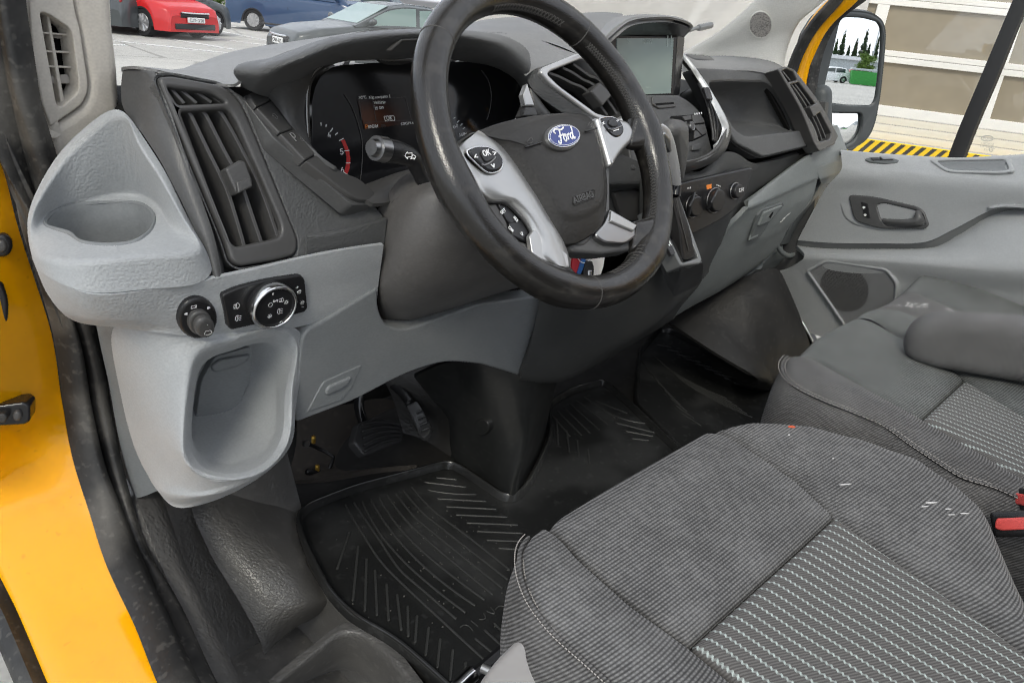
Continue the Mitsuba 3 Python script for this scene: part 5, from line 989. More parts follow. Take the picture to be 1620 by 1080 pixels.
# screen and its hood
SN = Plane(P(1025,105,.19), (-.05,-1,.12))
rows = [PY((955,72,.17),(978,52,.16),(996,38,.155),(1028,31.5,.15),(1062,31,.15),(1086,38,.155),(1094,44,.165)),
        PY((955,68,.167),(976,48,.157),(995,34.5,.152),(1028,28,.147),(1063,28,.147),(1088,35.5,.152),(1096,42,.163)),
        PY((952,62,.19),(972,42,.19),(992,29,.19),(1028,24.5,.19),(1064,26,.19),(1090,34.5,.19),(1097,42,.19)),
        PY((948,56,.26),(966,38,.26),(988,25.5,.27),(1028,23,.27),(1064,26,.26),(1090,36,.25),(1096,44,.24)),
        PY((940,50,.36),(960,34,.36),(985,26,.37),(1028,25,.37),(1060,29,.35),(1086,42,.32),(1090,52,.30))]
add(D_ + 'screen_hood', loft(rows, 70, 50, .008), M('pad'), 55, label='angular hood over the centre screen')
kf = add(D_ + 'screen', slab(SN, fillet(SN.uv([(960,54),(1072,57),(1066,152),(1015,153),(960,151)]), .002), .03, .0025), M('black'), 35, label='greenish grey reflecting centre screen')
add(D_ + 'screen_hood_lining', loft([PY((958,72,.172),(980,54,.165),(998,41,.16),(1028,35,.155),(1062,35,.155),(1086,42,.16),(1092,48,.17)), PY((962,68,.19),(982,57,.192),(1000,56,.192),(1028,56,.192),(1062,57,.192),(1074,58,.192),(1082,60,.192))], 50, 10, .004), M('black'), 50)
add(D_ + 'screen_side', loft([[SN.hit(1072,57,.0), SN.hit(1066,152,.0)], [P(1083,60,.215), P(1075,150,.215)]], 10, 10, .004), M('black'), 30)
add(kf + '__display', slab(SN, SN.uv([(975,60.5),(1065,61),(1060.5,148),(1015,150),(975,149)]), .003, .0005, h=.0012), M('display'), 30)
mat('display', two(pr(proc(lambda p, n, uv: mix((.20, .26, .245), (.25, .30, .27), fbm(p.x * 18, p.y * 18, p.z * 30, 2))), .16, .6)))
mat('display_faint', two(pr((.34, .40, .37), .2)))
for a, b, s in (((991,69),(994,69),'B'), ((1016,69),(1031,69),'10:27'), ((1054,69),(1061,69),'||'), ((1020,142),(1027,142),'\u2013\u2013')): add(kf + '__lettering', text(SN, a, b, s, h=.0013), M('display_faint'), False)
# stack face under the screen
sf = fillet(CS.uv([(985,150),(1074,150),(1092,160),(1112,180),(1130,248),(1085,262),(1000,270)]), [.002,.004,.02,.02,.01,.01,.01])
add(D_ + 'stack_face', slab(CS, sf, .03, .004), M('dark_smooth'), 35)
add(D_ + 'stack_face__disc_slot', slab(CS, fillet(CS.uv([(1030,153),(1056,152),(1068,163),(1068,170),(1041,173),(1031,167)]), .003), .01, .002, h=.003), M('charcoal'), 40)
add(D_ + 'stack_face__slot_mouth', slab(CS, fillet(CS.uv([(1034,164.5),(1063,162.5),(1064,165.5),(1036,168)]), .001), .004, .0005, h=.0036), M('void'), 40)
rp = add(D_ + 'radio', slab(CS, fillet(CS.uv([(1060,184),(1104,181),(1111,188),(1117,212),(1110,217),(1095,224),(1060,228)]), .005), .012, .002, h=.002), M('void'), 40, label='dark radio key panel')
def cs_key(q, key, r=.0015, h=.0045, bm='charcoal', pl=CS): add(key + '__button', slab(pl, fillet(pl.uv(q), r), .006, .001, h=h), M(bm), 40)
for q in ([(1076,185),(1090,183),(1091,190),(1080,192)], [(1092,183),(1104,182),(1110,189),(1112,195),(1094,197)], [(1095,199),(1112,197),(1116,211),(1108,215),(1100,207)], [(1096,207),(1100,208),(1107,216),(1095,221)], [(1078,194),(1084,193),(1084,206),(1078,210)]): cs_key(q, rp)
for i in range(6): cs_key([(1062 + 2 * i, 230), (1064 + 2 * i, 230), (1064 + 2 * i, 233), (1062 + 2 * i, 233)], rp) if i < 0 else None
cs_key([(1092,231),(1106,227),(1107,233),(1103,238),(1092,239)], rp, bm='dark_smooth')
cc_ = CS.hit(1090,201,.003)
add(rp + '__dial', lathe(cc_, CS.n, [(.0085,0),(.0085,.006),(.0075,.0075),(.0068,.0070),(0,.0072)], 32), M('satin_dark'), 40)
add(rp + '__dial_cap', lathe(cc_ + CS.n * .0072, CS.n, [(.0064,0),(.006,.0006),(0,.0008)], 32), M('charcoal'), 40)
for a, b, s in (((1096,190),(1108,188),'\u00b7\u00b7\u00b7\u00b7'),): add(rp + '__lettering', text(CS, a, b, s, h=.0049), M('white_ink'), False)
# silver arc and slim vent on the stack's right flank
arcL = [(1078,86,.225),(1096,108,.20),(1107,125,.18),(1124,153,.155),(1138,181,.135),(1145,200,.125),(1143,214,.12),(1131,229,.115)]
arcR = [(1083,86,.225),(1101,108,.20),(1113,125,.18),(1131,153,.155),(1147,181,.135),(1154,199,.125),(1153,214,.12),(1135,233,.113)]
add(D_ + 'stack_trim', ribbon(PY(*arcL), PY(*arcR), ((0,-.004),(.15,.001),(.5,.0025),(.85,.001),(1,-.004)), 70, .006), M('silver_trim'), 50, label='silver arc trim on the right of the centre stack')
mat('silver_trim', two(pr((.55, .56, .55), .35, .5, metallic=.5)))
vk3 = add(D_ + 'air_vent', loft([PY((1079,90,.235),(1094,112,.215),(1105,130,.195),(1118,160,.175),(1127,200,.155),(1132,228,.14)), PY((1083,92,.24),(1100,118,.225),(1112,138,.21),(1128,170,.19),(1140,200,.17),(1136,226,.15))], 40, 6, .004), M('void'), 40, label='slim curved air vent beside the silver arc')
for a0 in (0, 1, 2):
    A = PY(*[(x + 4.5 * a0 * f + 0, y + 1.5 * a0, yy + .002) for x, y, yy, f in ((1104,132,.188,.3),(1112,148,.175,.7),(1119,166,.162,1),(1124,186,.150,1.05),(1127,204,.142,.9),(1128,222,.132,.6))])
    add(vk3 + '__slat', tube(A, .0022, 8, 40), M('charcoal'), True)
add(vk3 + '__knob', hull(np.vstack([PY((1113,140,.165),(1121,140,.165),(1118,156,.150),(1126,157,.150)), PY((1113,140,.18),(1126,157,.165))]), .0018, 2), M('black'), 40)
rows = [PY((1082,86,.23),(1100,108,.205),(1113,126,.185),(1132,154,.16),(1148,181,.14),(1156,200,.13),(1155,216,.125),(1148,235,.115),(1125,256,.108),(1090,268,.105),(1040,276,.105)),
        PY((1076,95,.226),(1090,116,.208),(1101,134,.19),(1114,162,.165),(1121,190,.145),(1125,210,.135),(1127,228,.122),(1124,240,.112),(1110,252,.105),(1085,258,.102),(1040,264,.102))]
rowsA = [rows[0] + [0,.02,0], rows[0], rows[0] * .8 + rows[1] * .2 + [0,-.003,0]]
add(D_ + 'stack_frame', loft([PY((1156,200,.15),(1155,217,.145),(1148,237,.135),(1125,259,.128),(1090,271,.125),(1040,279,.125)), PY((1154,200,.126),(1153,216,.121),(1146,234,.111),(1124,254,.104),(1090,266,.100),(1040,274,.100)), PY((1150,203,.122),(1147,215,.116),(1139,230,.106),(1121,247,.098),(1088,257,.095),(1040,264,.095)), PY((1136,228,.116),(1134,232,.114),(1130,237,.108),(1117,246,.100),(1086,254,.097),(1040,260,.097))], 50, 20, .006), M('charcoal'), 50)
# climate panel
CP = Plane(P(1130,318,.10), (-.08,-1,.22))
co = fillet(CP.uv([(1060,293),(1100,283),(1186,265),(1189,268),(1186,280),(1176,313),(1160,332),(1140,347),(1098,369),(1060,380)]), [.002,.01,.006,.003,.01,.02,.02,.02,.02,.002])
ck2 = add(D_ + 'climate_panel', slab(CP, co, .02, .003, h=.003), M('black'), 40, label='dark heater control panel with two round knobs')
def oval(pl, x, y, rx, ry, rot=0, n=40):
    t = np.arange(n) * 2 * np.pi / n; c, s = math.cos(rot), math.sin(rot)
    return pl.uv(np.stack([x + rx * np.cos(t) * c - ry * np.sin(t) * s, y + rx * np.cos(t) * s + ry * np.sin(t) * c], 1))
for x, y, rx, ry in ((1093,326,13,21), (1127,317,14,23), (1159.5,302,8.5,15)):
    kk = add(ck2 + '__knob', slab(CP, oval(CP, x, y, rx * .78, ry * .78, .18), .02, .003, h=.014), M('black'), 50)
    q = oval(CP, x, y, rx * .86, ry * .86, .18); add(kk + '__ring', tube(CP.at(q, np.full(len(q), .005)), .0011, 6, 80, closed=True, kind='l'), M('satin_dark'), True)
add(ck2 + '__knob_grip', hull(np.array([CP.hit(*p) for p in ((1088,342,.018),(1098,306,.018),(1088,342,.006),(1098,306,.006),(1091,326,.026),(1095,318,.026))]), .003, 2), M('black'), 50)
add(ck2 + '__knob_grip', hull(np.array([CP.hit(*p) for p in ((1120,330,.018),(1134,302,.018),(1120,330,.006),(1134,302,.006),(1125,320,.025),(1129,312,.025))]), .003, 2), M('black'), 50)
add(ck2 + '__warning_light', slab(CP, fillet(CP.uv([(1115,293),(1123,291),(1123.5,298),(1116,300)]), .001), .002, .0003, h=.0036), M('amber'), 30, label='small amber symbol light')
mat('amber', two(pr((.75, .22, .03), .4)))
for a, b, s in (((1085,304),(1090,303),'\u00b7\u00b7'), ((1158,304),(1166,302),'12V'), ((1130,298),(1136,300),'\u00b7\u00b7\u00b7')): add(ck2 + '__lettering', text(CP, a, b, s, h=.0034 if s != '12V' else .0144), M('ink_glow'), False)
# lower centre: the dark body of the console below the wheel
rows = [PY((1020,262,.13),(1075,268,.13),(1100,272,.13),(1150,240,.135),(1200,258,.18),(1240,250,.20),(1284,236,.215)),
        PY((1020,290,.12),(1075,286,.118),(1110,284,.115),(1155,270,.13),(1196,268,.175),(1236,256,.20),(1284,240,.215)),
        PY((1020,330,.12),(1075,330,.125),(1110,330,.125),(1150,316,.14),(1190,300,.185),(1232,280,.20),(1283,246,.215)),
        PY((1020,390,.12),(1070,400,.12),(1105,400,.125),(1135,375,.155),(1165,345,.185),(1190,312,.20),(1283,248,.22)),
        PY((990,470,.13),(1040,465,.13),(1080,455,.135),(1110,430,.165),(1135,400,.19),(1160,360,.205),(1185,318,.22)),
        PY((960,520,.16),(1010,515,.16),(1045,500,.165),(1075,480,.17),(1100,455,.18),(1130,420,.2),(1160,380,.23))]
add(D_ + 'centre_lower', loft(rows, 90, 60, .01), M('dark_low'), 60)
rows = [PY((925,228,.18),(970,240,.15),(1010,255,.13),(1065,272,.115)), PY((925,290,.17),(970,292,.145),(1012,291,.13),(1065,292,.118)), PY((930,296,.185),(972,299,.165),(1014,297,.15),(1065,297,.13)), PY((940,390,.18),(985,395,.16),(1020,395,.14),(1060,395,.13))]
add(D_ + 'centre_left', loft(rows, 40, 40, .006, kv='l'), M('dark'), 40)
add(D_ + 'centre_left__cubby_door', loft([PY((972,306,.155),(1016,302,.143),(1030,304,.135)), PY((985,350,.150),(1020,348,.138),(1036,346,.130))], 12, 12, .006, bev=.002), M('charcoal'), 40)
# dark column of the console under the wheel
rows = [PY((853,462,.182),(900,455,.14),(960,445,.115),(1020,415,.10),(1060,380,.10),(1085,420,.12),(1110,425,.14)),
        PY((848,505,.186),(890,490,.155),(960,478,.125),(1030,462,.11),(1075,440,.115),(1095,440,.13),(1115,432,.15)),
        PY((838,548,.190),(880,540,.168),(950,530,.14),(1015,520,.125),(1060,490,.13),(1085,466,.145),(1108,448,.16)),
        PY((826,590,.195),(860,594,.185),(900,588,.17),(965,560,.155),(1010,535,.15),(1045,510,.16),(1075,488,.18)),
        PY((821,597,.23),(858,602,.23),(896,596,.23),(960,566,.23),(1005,541,.23),(1042,515,.24),(1075,494,.25))]
add(D_ + 'lower_shroud', loft(rows, 80, 60, .01), M('dark_low'), 60, label='dark brown grey lower shroud below the steering wheel')
# ---------------------------------------------------------------- gear selector
tag('gear_lever', 'automatic gear lever with leather knob and pleated boot', 'gear lever')
G_ = 'gear_lever__'
GP = plane3(P(1078,420,.025), P(1108,412,.025), P(1066,325,.085))
gf = fillet(GP.uv([(1028,330),(1072,306),(1110,412),(1106,418),(1077,422)]), .004); gi = fillet(GP.uv([(1040,335),(1068,322),(1104,408),(1078,416)]), .004)
add(G_ + 'frame', slab(GP, gf, .03, .003, holes=[gi], h=.002), M('satin_frame'), 40, label='grey frame round the gear lever boot')
mat('satin_frame', two(pr((.16, .165, .165), .35, .5, metallic=.4)))
add(G_ + 'plinth', loft([[GP.hit(1026,328,-.004), GP.hit(1076,424,-.004), GP.hit(1111,415,-.004)], [GP.hit(1024,330,-.02), P(1072,440,.06), P(1112,432,.06)], [P(1020,370,.10), P(1066,470,.10), P(1106,450,.10)]], 30, 20, .006, ku='l'), M('dark_smooth'), 40)
add(G_ + 'mode_key', slab(GP, fillet(GP.uv([(1047,384),(1054,380),(1065,402),(1059,406)]), .001), .006, .001, h=.005), M('black'), 40)
add(G_ + 'mode_lettering', text(GP, (1052,393), (1058,390), 'M', h=.0056), M('white_ink'), False)
bt = []
for f, z in ((0, 0), (.15, .006), (.35, .014), (.6, .022), (.85, .028), (1, .032)):
    bot = GP.uv([(1046,340),(1068,332),(1101,405),(1081,412)]); top = GP.uv([(1061,300),(1072,300),(1074,312),(1063,314)], .032)
    q = bot * (1 - f) + top * f; q = fillet(q, .006); q = curve(np.vstack([q, q[:1]]), 49, kind='l')[:-1]
    wob = .0016 * np.sin(np.arange(48) * .9 + f * 9) * (1 - f) + .002 * np.sin(f * 22); c = q.mean(0); q = c + (q - c) * (1 + wob[:, None] * 5)
    bt.append(GP.at(q, np.full(48, z)))
add(G_ + 'boot', grid_mesh(np.array([curve(np.array([r[i] for r in bt]), 40) for i in range(48)]).transpose(1, 0, 2), .002, cu=True), M('boot_leather'), 60, label='black leather gear lever boot')
mat('boot_leather', two(pr((.016, .015, .015), .45, .35)))
add(G_ + 'boot_seam', tube([GP.hit(1070,314,.034), GP.hit(1076,342,.026), GP.hit(1083,370,.017), GP.hit(1090,398,.005)], .0009, 6, 30), M('stitch'), True)
add(G_ + 'collar', tube([GP.hit(1068,309,.030), P(1070,290,.070)], [.0095,.0085], 20, 6), M('black_gloss'), 50)
kb = hull(PY((1061,206,.062),(1069,210,.078),(1070,232,.078),(1076,258,.08),(1074,280,.076)), [.016,.0195,.0185,.010,.008], 3)
add(G_ + 'knob', kb, M('knob_leather'), 60, label='black leather gear knob with silver front')
rows = [PY((1038,203,.036),(1046,214,.034),(1052,236,.036),(1058,262,.042),(1062,292,.054)), PY((1044,198,.034),(1056,208,.031),(1064,230,.034),(1068,258,.042),(1071,294,.055)), PY((1050,200,.040),(1062,213,.038),(1070,236,.042),(1075,262,.050),(1078,292,.060))]
add(G_ + 'knob_trim', loft(rows, 40, 14, .004), M('silver_paint'), 60)
add(G_ + 'thumb_switch', hull(PY((1049,213,.030),(1054,231,.032),(1058,237,.033),(1056,221,.030)), .004, 2), M('satin_dark'), 60)
mat('knob_leather', two(bumped(pr((.065, .064, .063), .38, .6), g1, .0004)))
# ---------------------------------------------------------------- dashboard, passenger side
rows = [PY((1084,92,.235),(1101,108,.215),(1145,111,.215),(1182,112,.22),(1206,115,.225),(1222,123,.225),(1242,146,.215),(1262,178,.20),(1286,222,.19)),
        PY((1083,89,.25),(1100,104,.23),(1145,106,.232),(1184,107,.235),(1208,109,.24),(1228,116,.24),(1250,140,.225),(1270,172,.21),(1294,218,.198)),
        PY((1081,86,.32),(1105,97,.31),(1150,97,.31),(1186,98,.31),(1210,100,.31),(1232,107,.30),(1256,132,.28),(1278,166,.25),(1302,214,.22)),
        PY((1080,85.5,.45),(1115,90,.45),(1150,89.5,.45),(1186,91.5,.44),(1212,95,.43),(1238,106,.41),(1262,130,.36),(1286,164,.31),(1310,212,.26)),
        PY((1080,87,.6),(1118,90,.62),(1155,90,.62),(1188,92.5,.60),(1214,97,.58),(1242,110,.5),(1266,134,.43),(1290,168,.37),(1316,214,.31))]
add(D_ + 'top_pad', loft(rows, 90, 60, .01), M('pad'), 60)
add(D_ + 'top_tray', slab(Plane(P(1105,97,.33), (0,-.35,1)), fillet(Plane(P(1105,97,.33), (0,-.35,1)).uv([(1081,87),(1122,91),(1132,100),(1093,95)]), .01), .008, .003, h=.004), M('charcoal'), 40)
PD = Plane(P(1210,180,.20), (.10,-1,.42))
face = fillet(PD.uv([(1098,108),(1206,113),(1226,124),(1262,178),(1291,228),(1205,249),(1160,226),(1150,205),(1112,132)]), [.01,.03,.03,.06,.006,.02,.03,.05,.05])
binh = fillet(PD.uv([(1116,131),(1145,129),(1208,130),(1228,144),(1252,178),(1266,207),(1176,217),(1160,206),(1148,186)]), [.02,.02,.02,.03,.05,.02,.03,.02,.04])
add(D_ + 'passenger_panel', slab(PD, face, .03, .004, holes=[binh], h=.004, steps=4), M('dark'), 40)
# the open bin: roof, floor that slopes up to the back, walls
b3 = binh if area2(binh) > 0 else binh[::-1]; n = len(b3); cb = b3.mean(0)
deep = (b3 - cb) * [.68, .60] + cb + [-.030, .016]
add(D_ + 'open_bin', grid_mesh(np.array([PD.at(b3, np.full(n, .002)), PD.at(b3 * .96 + deep * .04, np.full(n, -.010)), PD.at(b3 * .5 + deep * .5, np.full(n, -.038)), PD.at(deep, np.full(n, -.07)), PD.at((deep - cb) * .5 + cb, np.full(n, -.074))]), .004, cu=True, cap=True), M('dark'), 40, label='open storage bin in front of the passenger seat')
add(D_ + 'panel_seam', tube([PD.hit(a, b, .0035) for a, b in ((1152,221),(1178,240),(1205,249.5),(1245,240),(1290,228))], .0012, 6, 40), M('void'), True)
# end vent
EV = Plane(P(1280,175,.212), (.16,-1,.42))
eo = fillet(EV.uv([(1223,112),(1237,107),(1250,112),(1292,165),(1320,217),(1314,230),(1290,241),(1281,228),(1262,178)]), [.004,.008,.01,.08,.008,.006,.006,.01,.08])
e1_ = fillet(EV.uv([(1229,115),(1238,111),(1248,116),(1254,129),(1240,132)]), .003)
e2_ = fillet(EV.uv([(1243,136),(1257,132),(1285,168),(1309,213),(1306,222),(1290,226),(1270,182)]), [.003,.004,.06,.006,.006,.006,.06])
v4 = add(D_ + 'air_vent', slab(EV, eo, .03, .003, holes=[e1_, e2_], h=.010, steps=4), M('charcoal'), 40, label='tall air vent at the passenger\'s end of the dashboard')
add(v4 + '__duct', slab(EV, EV.uv([(1222,108),(1250,105),(1325,220),(1290,240)]), .008, 0, h=-.03), M('void'))
dn4 = -EV.n * .03 + np.array([.010, 0, 0])
for q in ([(1246,137),(1258,154),(1272,178),(1284,200),(1293,224)], [(1252,135),(1264,151),(1279,175),(1291,198),(1300,223)], [(1257,134),(1271,152),(1286,175),(1297,197),(1306,219)]): blade2(q, v4, EV, dn4, h=.003)
for q in ([(1230,116),(1240,130)], [(1238,114),(1250,129)]): blade2(q, v4, EV, dn4 * .5, h=.003)
add(v4 + '__knob', slab(EV, fillet(EV.uv([(1271,172),(1284,165),(1292,177),(1278,187)]), .002), .02, .002, h=.014), M('charcoal'), 30)
# light grey end piece, glove box and side flank
rows = [PY((1300,212,.215),(1318,200,.235),(1326,200,.27)), PY((1288,238,.196),(1310,230,.205),(1334,222,.225)), PY((1283,246,.194),(1310,241,.198),(1340,236,.21)),
        PY((1290,264,.186),(1312,258,.19),(1341,254,.21)), PY((1297,284,.182),(1315,278,.188),(1340,271,.21)), PY((1300,292,.20),(1316,288,.205),(1330,281,.22))]
add(D_ + 'end_cap', loft(rows, 24, 40, .008, kv='l'), M('grey_mid'), 40)
mat('grey_mid', two(bumped(pr(proc(dusty((.15,.163,.16), (.20,.21,.205), .35, 14.0)), .45, .45), g1, .0002)))
GB0 = PY((1184,317,.165),(1210,298,.172),(1245,271,.182),(1282,244.5,.19))
GB1 = PY((1183,331,.150),(1212,320,.158),(1250,303,.168),(1296,283,.178))
GB2 = PY((1153,362,.165),(1195,355,.17),(1240,335,.175),(1284,314,.18))
GB3 = PY((1131,402,.18),(1165,405,.185),(1212,382,.19),(1250,357,.195))
GB4 = PY((1098,448,.20),(1130,445,.205),(1180,425,.21),(1234,386,.21))
GB5 = PY((1042,516,.235),(1085,490,.235),(1140,460,.235),(1199,421,.23))
top = [GB0 + [0, .01, -.004], GB0, GB0 * .5 + GB1 * .5 + [0, .0, .002], GB1 * .92 + GB0 * .08, GB1 + [0, .004, -.004], GB2, GB3, GB4, GB5, GB5 + [0, .05, -.004]]
add(D_ + 'glove_box', loft(top, 60, 80, .01), M('grey_mid'), 50, label='greenish grey glove box with small latch and scuffs')
GL = plane3(P(1202,332,.161), P(1235,321,.166), P(1214,362,.172))
add(D_ + 'glove_box__latch_recess', slab(GL, fillet(GL.uv([(1184,381),(1197,340),(1203,331),(1236,320),(1238,324),(1216,349),(1200,374)]), .002), .006, .001, h=.004), M('grey_dark'), 40)
mat('grey_dark', two(pr((.09, .098, .098), .45)))
add(D_ + 'glove_box__latch', slab(GL, fillet(GL.uv([(1204,334),(1233,323),(1212,348),(1195,355)]), .002), .006, .0015, h=.009), M('grey_mid'), 40)
add(D_ + 'glove_box__latch_ramp', loft([[GL.hit(1185,380,.005), GL.hit(1199,373,.005)], [GL.hit(1190,368,.001), GL.hit(1203,362,.001)]], 4, 4, .002), M('grey_mid'), 40)
add(D_ + 'glove_box__lock', slab(GL, fillet(GL.uv([(1210,341),(1216,333),(1218,333),(1213,343)]), .001), .002, .0003, h=.0096), M('void'), 40)
add(D_ + 'glove_box__scuff', join(*[tube([GL.hit(a, b, .006), GL.hit(c, d, .006)], .0006, 5, 4) for a, b, c, d in ((1238,347,1250,337),(1234,352,1242,345))]), M('white_scuff'), True)
mat('white_scuff', two(pr((.5, .5, .48), .8)))
rows = [PY((1299,289,.20),(1318,286,.21),(1330,281,.225)), PY((1283,318,.21),(1296,312,.24),(1310,308,.28)), PY((1250,360,.22),(1266,352,.26),(1282,348,.31)), PY((1234,388,.235),(1250,384,.27),(1268,378,.32))]
add(D_ + 'flank', loft(rows, 20, 40, .006), M('grey_dark'), 50)
rows = [PY((1200,424,.245),(1222,403,.245),(1238,388,.25)), PY((1170,446,.26),(1205,424,.258),(1244,405,.262)), PY((1158,452,.28),(1210,432,.285),(1266,404,.30)), PY((1165,456,.32),(1215,436,.33),(1272,390,.34))]
add(D_ + 'lower_trim', loft(rows, 24, 30, .006), M('grey_mid'), 50)
add(D_ + 'pull_loop', tube(PY((1229,386,.228),(1236,398,.23),(1246,404,.235),(1260,400,.25),(1268,388,.262),(1265,374,.268),(1262,362,.268)), .0065, 12, 60, squash=((0,1,0), .7)), M('grey_mid'), True, label='light grey rim of the pocket at the glove box corner')
# ---------------------------------------------------------------- seats
ZP = Plane((0, 0, 0), (0, 0, 1))
def Hs(y, pts): return np.interp(y, *pts)
HD = ([-1.2, -.6, -.42, -.364, -.30, -.22, -.17], [.325, .331, .338, .343, .352, .364, .366])
def PS(x, y, dz=0, prof=HD):
    z = .35
    for _ in range(14): q = P(x, y, z + dz, 'z'); z = Hs(q[1], prof)
    return P(x, y, z + dz, 'z')
def outl(pts, dz=0, prof=HD): return np.array([PS(a, b, dz, prof)[:2] for a, b in pts])
def cushion(key, q, bm, crown=.010, w=.03, yf=None, R=.05, roll=.012, base=0.0, tilt=None, n=260, prof=HD, depth=.05, lab=None, skirt=None, rings=44, smoothc=True, dip=.006):
    """One upholstered piece: rolls down at its seams, bulges in the middle and curls over the front edge of the seat."""
    q = np.asarray(q); q = curve(np.vstack([q, q[:1]]), n + 1, kind='l')[:-1]
    if smoothc: # round the corners a little
        for _ in range(2): q = .5 * q + .25 * np.roll(q, 1, 0) + .25 * np.roll(q, -1, 0)
    pg = Polygon(q)
    def fn(s, x):
        d = shapely.distance(pg.exterior, shapely.points(x)); d[s <= 0] = 0
        z = Hs(x[:, 1], prof) + base + crown * (1 - np.exp(-d / w)) - dip * np.maximum(0, 1 - d / roll) ** 2
        if yf is not None:
            t = np.clip((x[:, 1] - (yf - R)) / R, 0, .995); z -= R * .8 * (1 - np.sqrt(1 - t * t))
        if tilt is not None: z += tilt(x)
        return z
    m = pillow(ZP, q, fn, rings, 1.0, 0.0, depth=0)
    v = m.vertices; k = len(q); v[:k, 2] = v[k:2 * k, 2] - depth if skirt is None else skirt; v[-1, 2] = v[:k, 2].mean()
    return add(key, m, bm, 50, label=lab)
def cord(key, pts, r, bm, dz=0, prof=HD, yf=None, R=.05):
    q = np.array([PS(a, b, dz, prof) for a, b in pts]); add(key, tube(q, r, 6, 12 * len(q)), bm, True)
def rolled(q, yf, R=.05): q = np.array(q); t = np.clip((q[:, 1] - (yf - R)) / R, 0, .995); q[:, 2] -= R * .8 * (1 - np.sqrt(1 - t * t)); return q
tag('cab_seat', 'grey driver seat cushion with light striped centre, red spot on its bolster', 'seat')
SL = [(868,828),(919,882),(1002,955),(1091,1019),(1135,1055),(1230,1130),(1330,1210)]
SR = [(1116,669),(1180,702),(1263,758),(1322,812),(1447,902),(1558,980),(1640,1040),(1760,1130)]
PLc = [(838,838),(823,869),(827,919),(852,969),(891,1013),(947,1062),(1000,1110),(1100,1200)]
RO = [(1141,657),(1180,651),(1224,653),(1280,663),(1363,697),(1447,738),(1519,788),(1558,824),(1580,863),(1613,919),(1665,1000),(1760,1120)]
FR = [(880,806),(947,762),(1030,715),(1100,677)]
inF = [(1322,812),(1263,866),(1180,940),(1091,1019)]
sl, sr_, plc, ro, fr_, inf = (outl(q) for q in (SL, SR, PLc, RO, FR, inF))
ro = outl(RO, .012)
yfr = max(fr_[:, 1].max(), -.168) + .004
g = lambda a, b: np.vstack([a, b])
cl = np.vstack([sl[:4] , inf[::-1][1:-1], sr_[:4][::-1], fr_[::-1]])
def shrink(q, d): q = clean(q); q = q if area2(q) > 0 else q[::-1]; p = Polygon(q).buffer(-d); return np.array(p.exterior.coords)[:-1]
cushion('cab_seat__front_panel', shrink(cl, .0008), M('fabric'), .006, .05, yfr, .05, depth=.15)
ins = np.vstack([sl[3:], sr_[3:][::-1], inf[1:-1]])
cushion('cab_seat__striped_insert', shrink(ins, .0008), M('stripe'), .004, .04, depth=.08, lab='striped centre of the driver seat')
lb = np.vstack([sl, plc[::-1], [[-.61, -.182]]])
cushion('cab_seat__bolster', shrink(lb, .0008), M('fabric'), .014, .025, yfr, .05, depth=.06, lab='left bolster of the driver seat')
rbt = lambda x: .028 * np.clip((-.20 - x[:, 1]) / .2, 0, 1) * np.clip((x[:, 0] - np.interp(x[:, 1], sr_[::-1, 1], sr_[::-1, 0])) / .14, 0, 1)
rb = np.vstack([sr_, ro[::-1]])
cushion('cab_seat__bolster', shrink(rb, .0008), M('fabric'), .012, .035, yfr, .05, tilt=rbt, depth=.20, roll=.02, dip=.012, lab='right bolster of the driver seat with a red spot and white scuffs')
# side wrap below the left bolster: piping, then the flank
plz = lambda q, dz: np.c_[q, Hs(q[:, 1], HD) + dz]
pl3 = rolled(curve([PS(a, b, .000) for a, b in PLc], 40), yfr); pl3[:, 2] -= .006
flank = [pl3, pl3 + [-.009,-.002,-.012], pl3 + [-.013,.0,-.04], pl3 + [-.010,.003,-.08], pl3 + [-.002,0,-.14], pl3 + [.02,-.01,-.2]]
ins_ = np.array([[-.60,-.172,.352],[-.55,-.166,.35]])
flank = flank
add('cab_seat__flank', loft(flank, 120, 40, .006), M('fabric_side'), 60)
add('cab_seat__piping', tube(pl3 + [0, 0, .004], .0022, 6, 120), M('fabric_side'), True)
stt = []
for off in (-.0045, .0045):
    q = curve(pl3 + [0, 0, .005], 400); t = np.gradient(q, axis=0); t /= np.linalg.norm(t, axis=1, keepdims=True); s = np.cross(t, [0, 0, 1])
    e = q + s * off + [0, 0, -.002 if off < 0 else .0012]
    for i in range(0, 396, 5): stt.append(tube([e[i], e[i + 3]], .0006, 4, 2))
add('cab_seat__stitching', join(*stt), M('thread'), False, kind=None)
mat('thread', two(pr((.32, .30, .28), .8)))
# spots and scuffs on the right bolster
def spot(key, pts, bm, h=.0): 
    ms = []
    for x, y, r in pts:
        c = PS(x, y, .004); 
        o, d = EYE, unit(c - EYE)
        ms.append((x, y, r))
    return ms
bol = scene['cab_seat__bolster_001']; bv, bf = meshkit.WRITTEN[bol['filename']][:2]; btm = trimesh.Trimesh(bv, bf, process=False)
def blotch(tm, x, y, rx, ry, a=0, seed=0, n=14, t=.0006):
    r = np.random.default_rng(seed); c, nn = on_mesh(tm, x, y); nn = nn if nn @ (EYE - c) > 0 else -nn; pl = Plane(c, nn); th_ = np.linspace(0, 2 * np.pi, n, endpoint=False)
    k = 1 + .35 * (r.random(n) - .5); q = np.stack([rx * np.cos(th_) * k, ry * np.sin(th_) * k], 1) @ np.array([[math.cos(a), math.sin(a)], [-math.sin(a), math.cos(a)]])
    return slab(pl, q, .0015, 0, h=t)
mat('spot_red', two(pr((.55, .10, .045), .8, .2))); mat('scuff', two(pr((.55, .54, .53), .9, .1)))
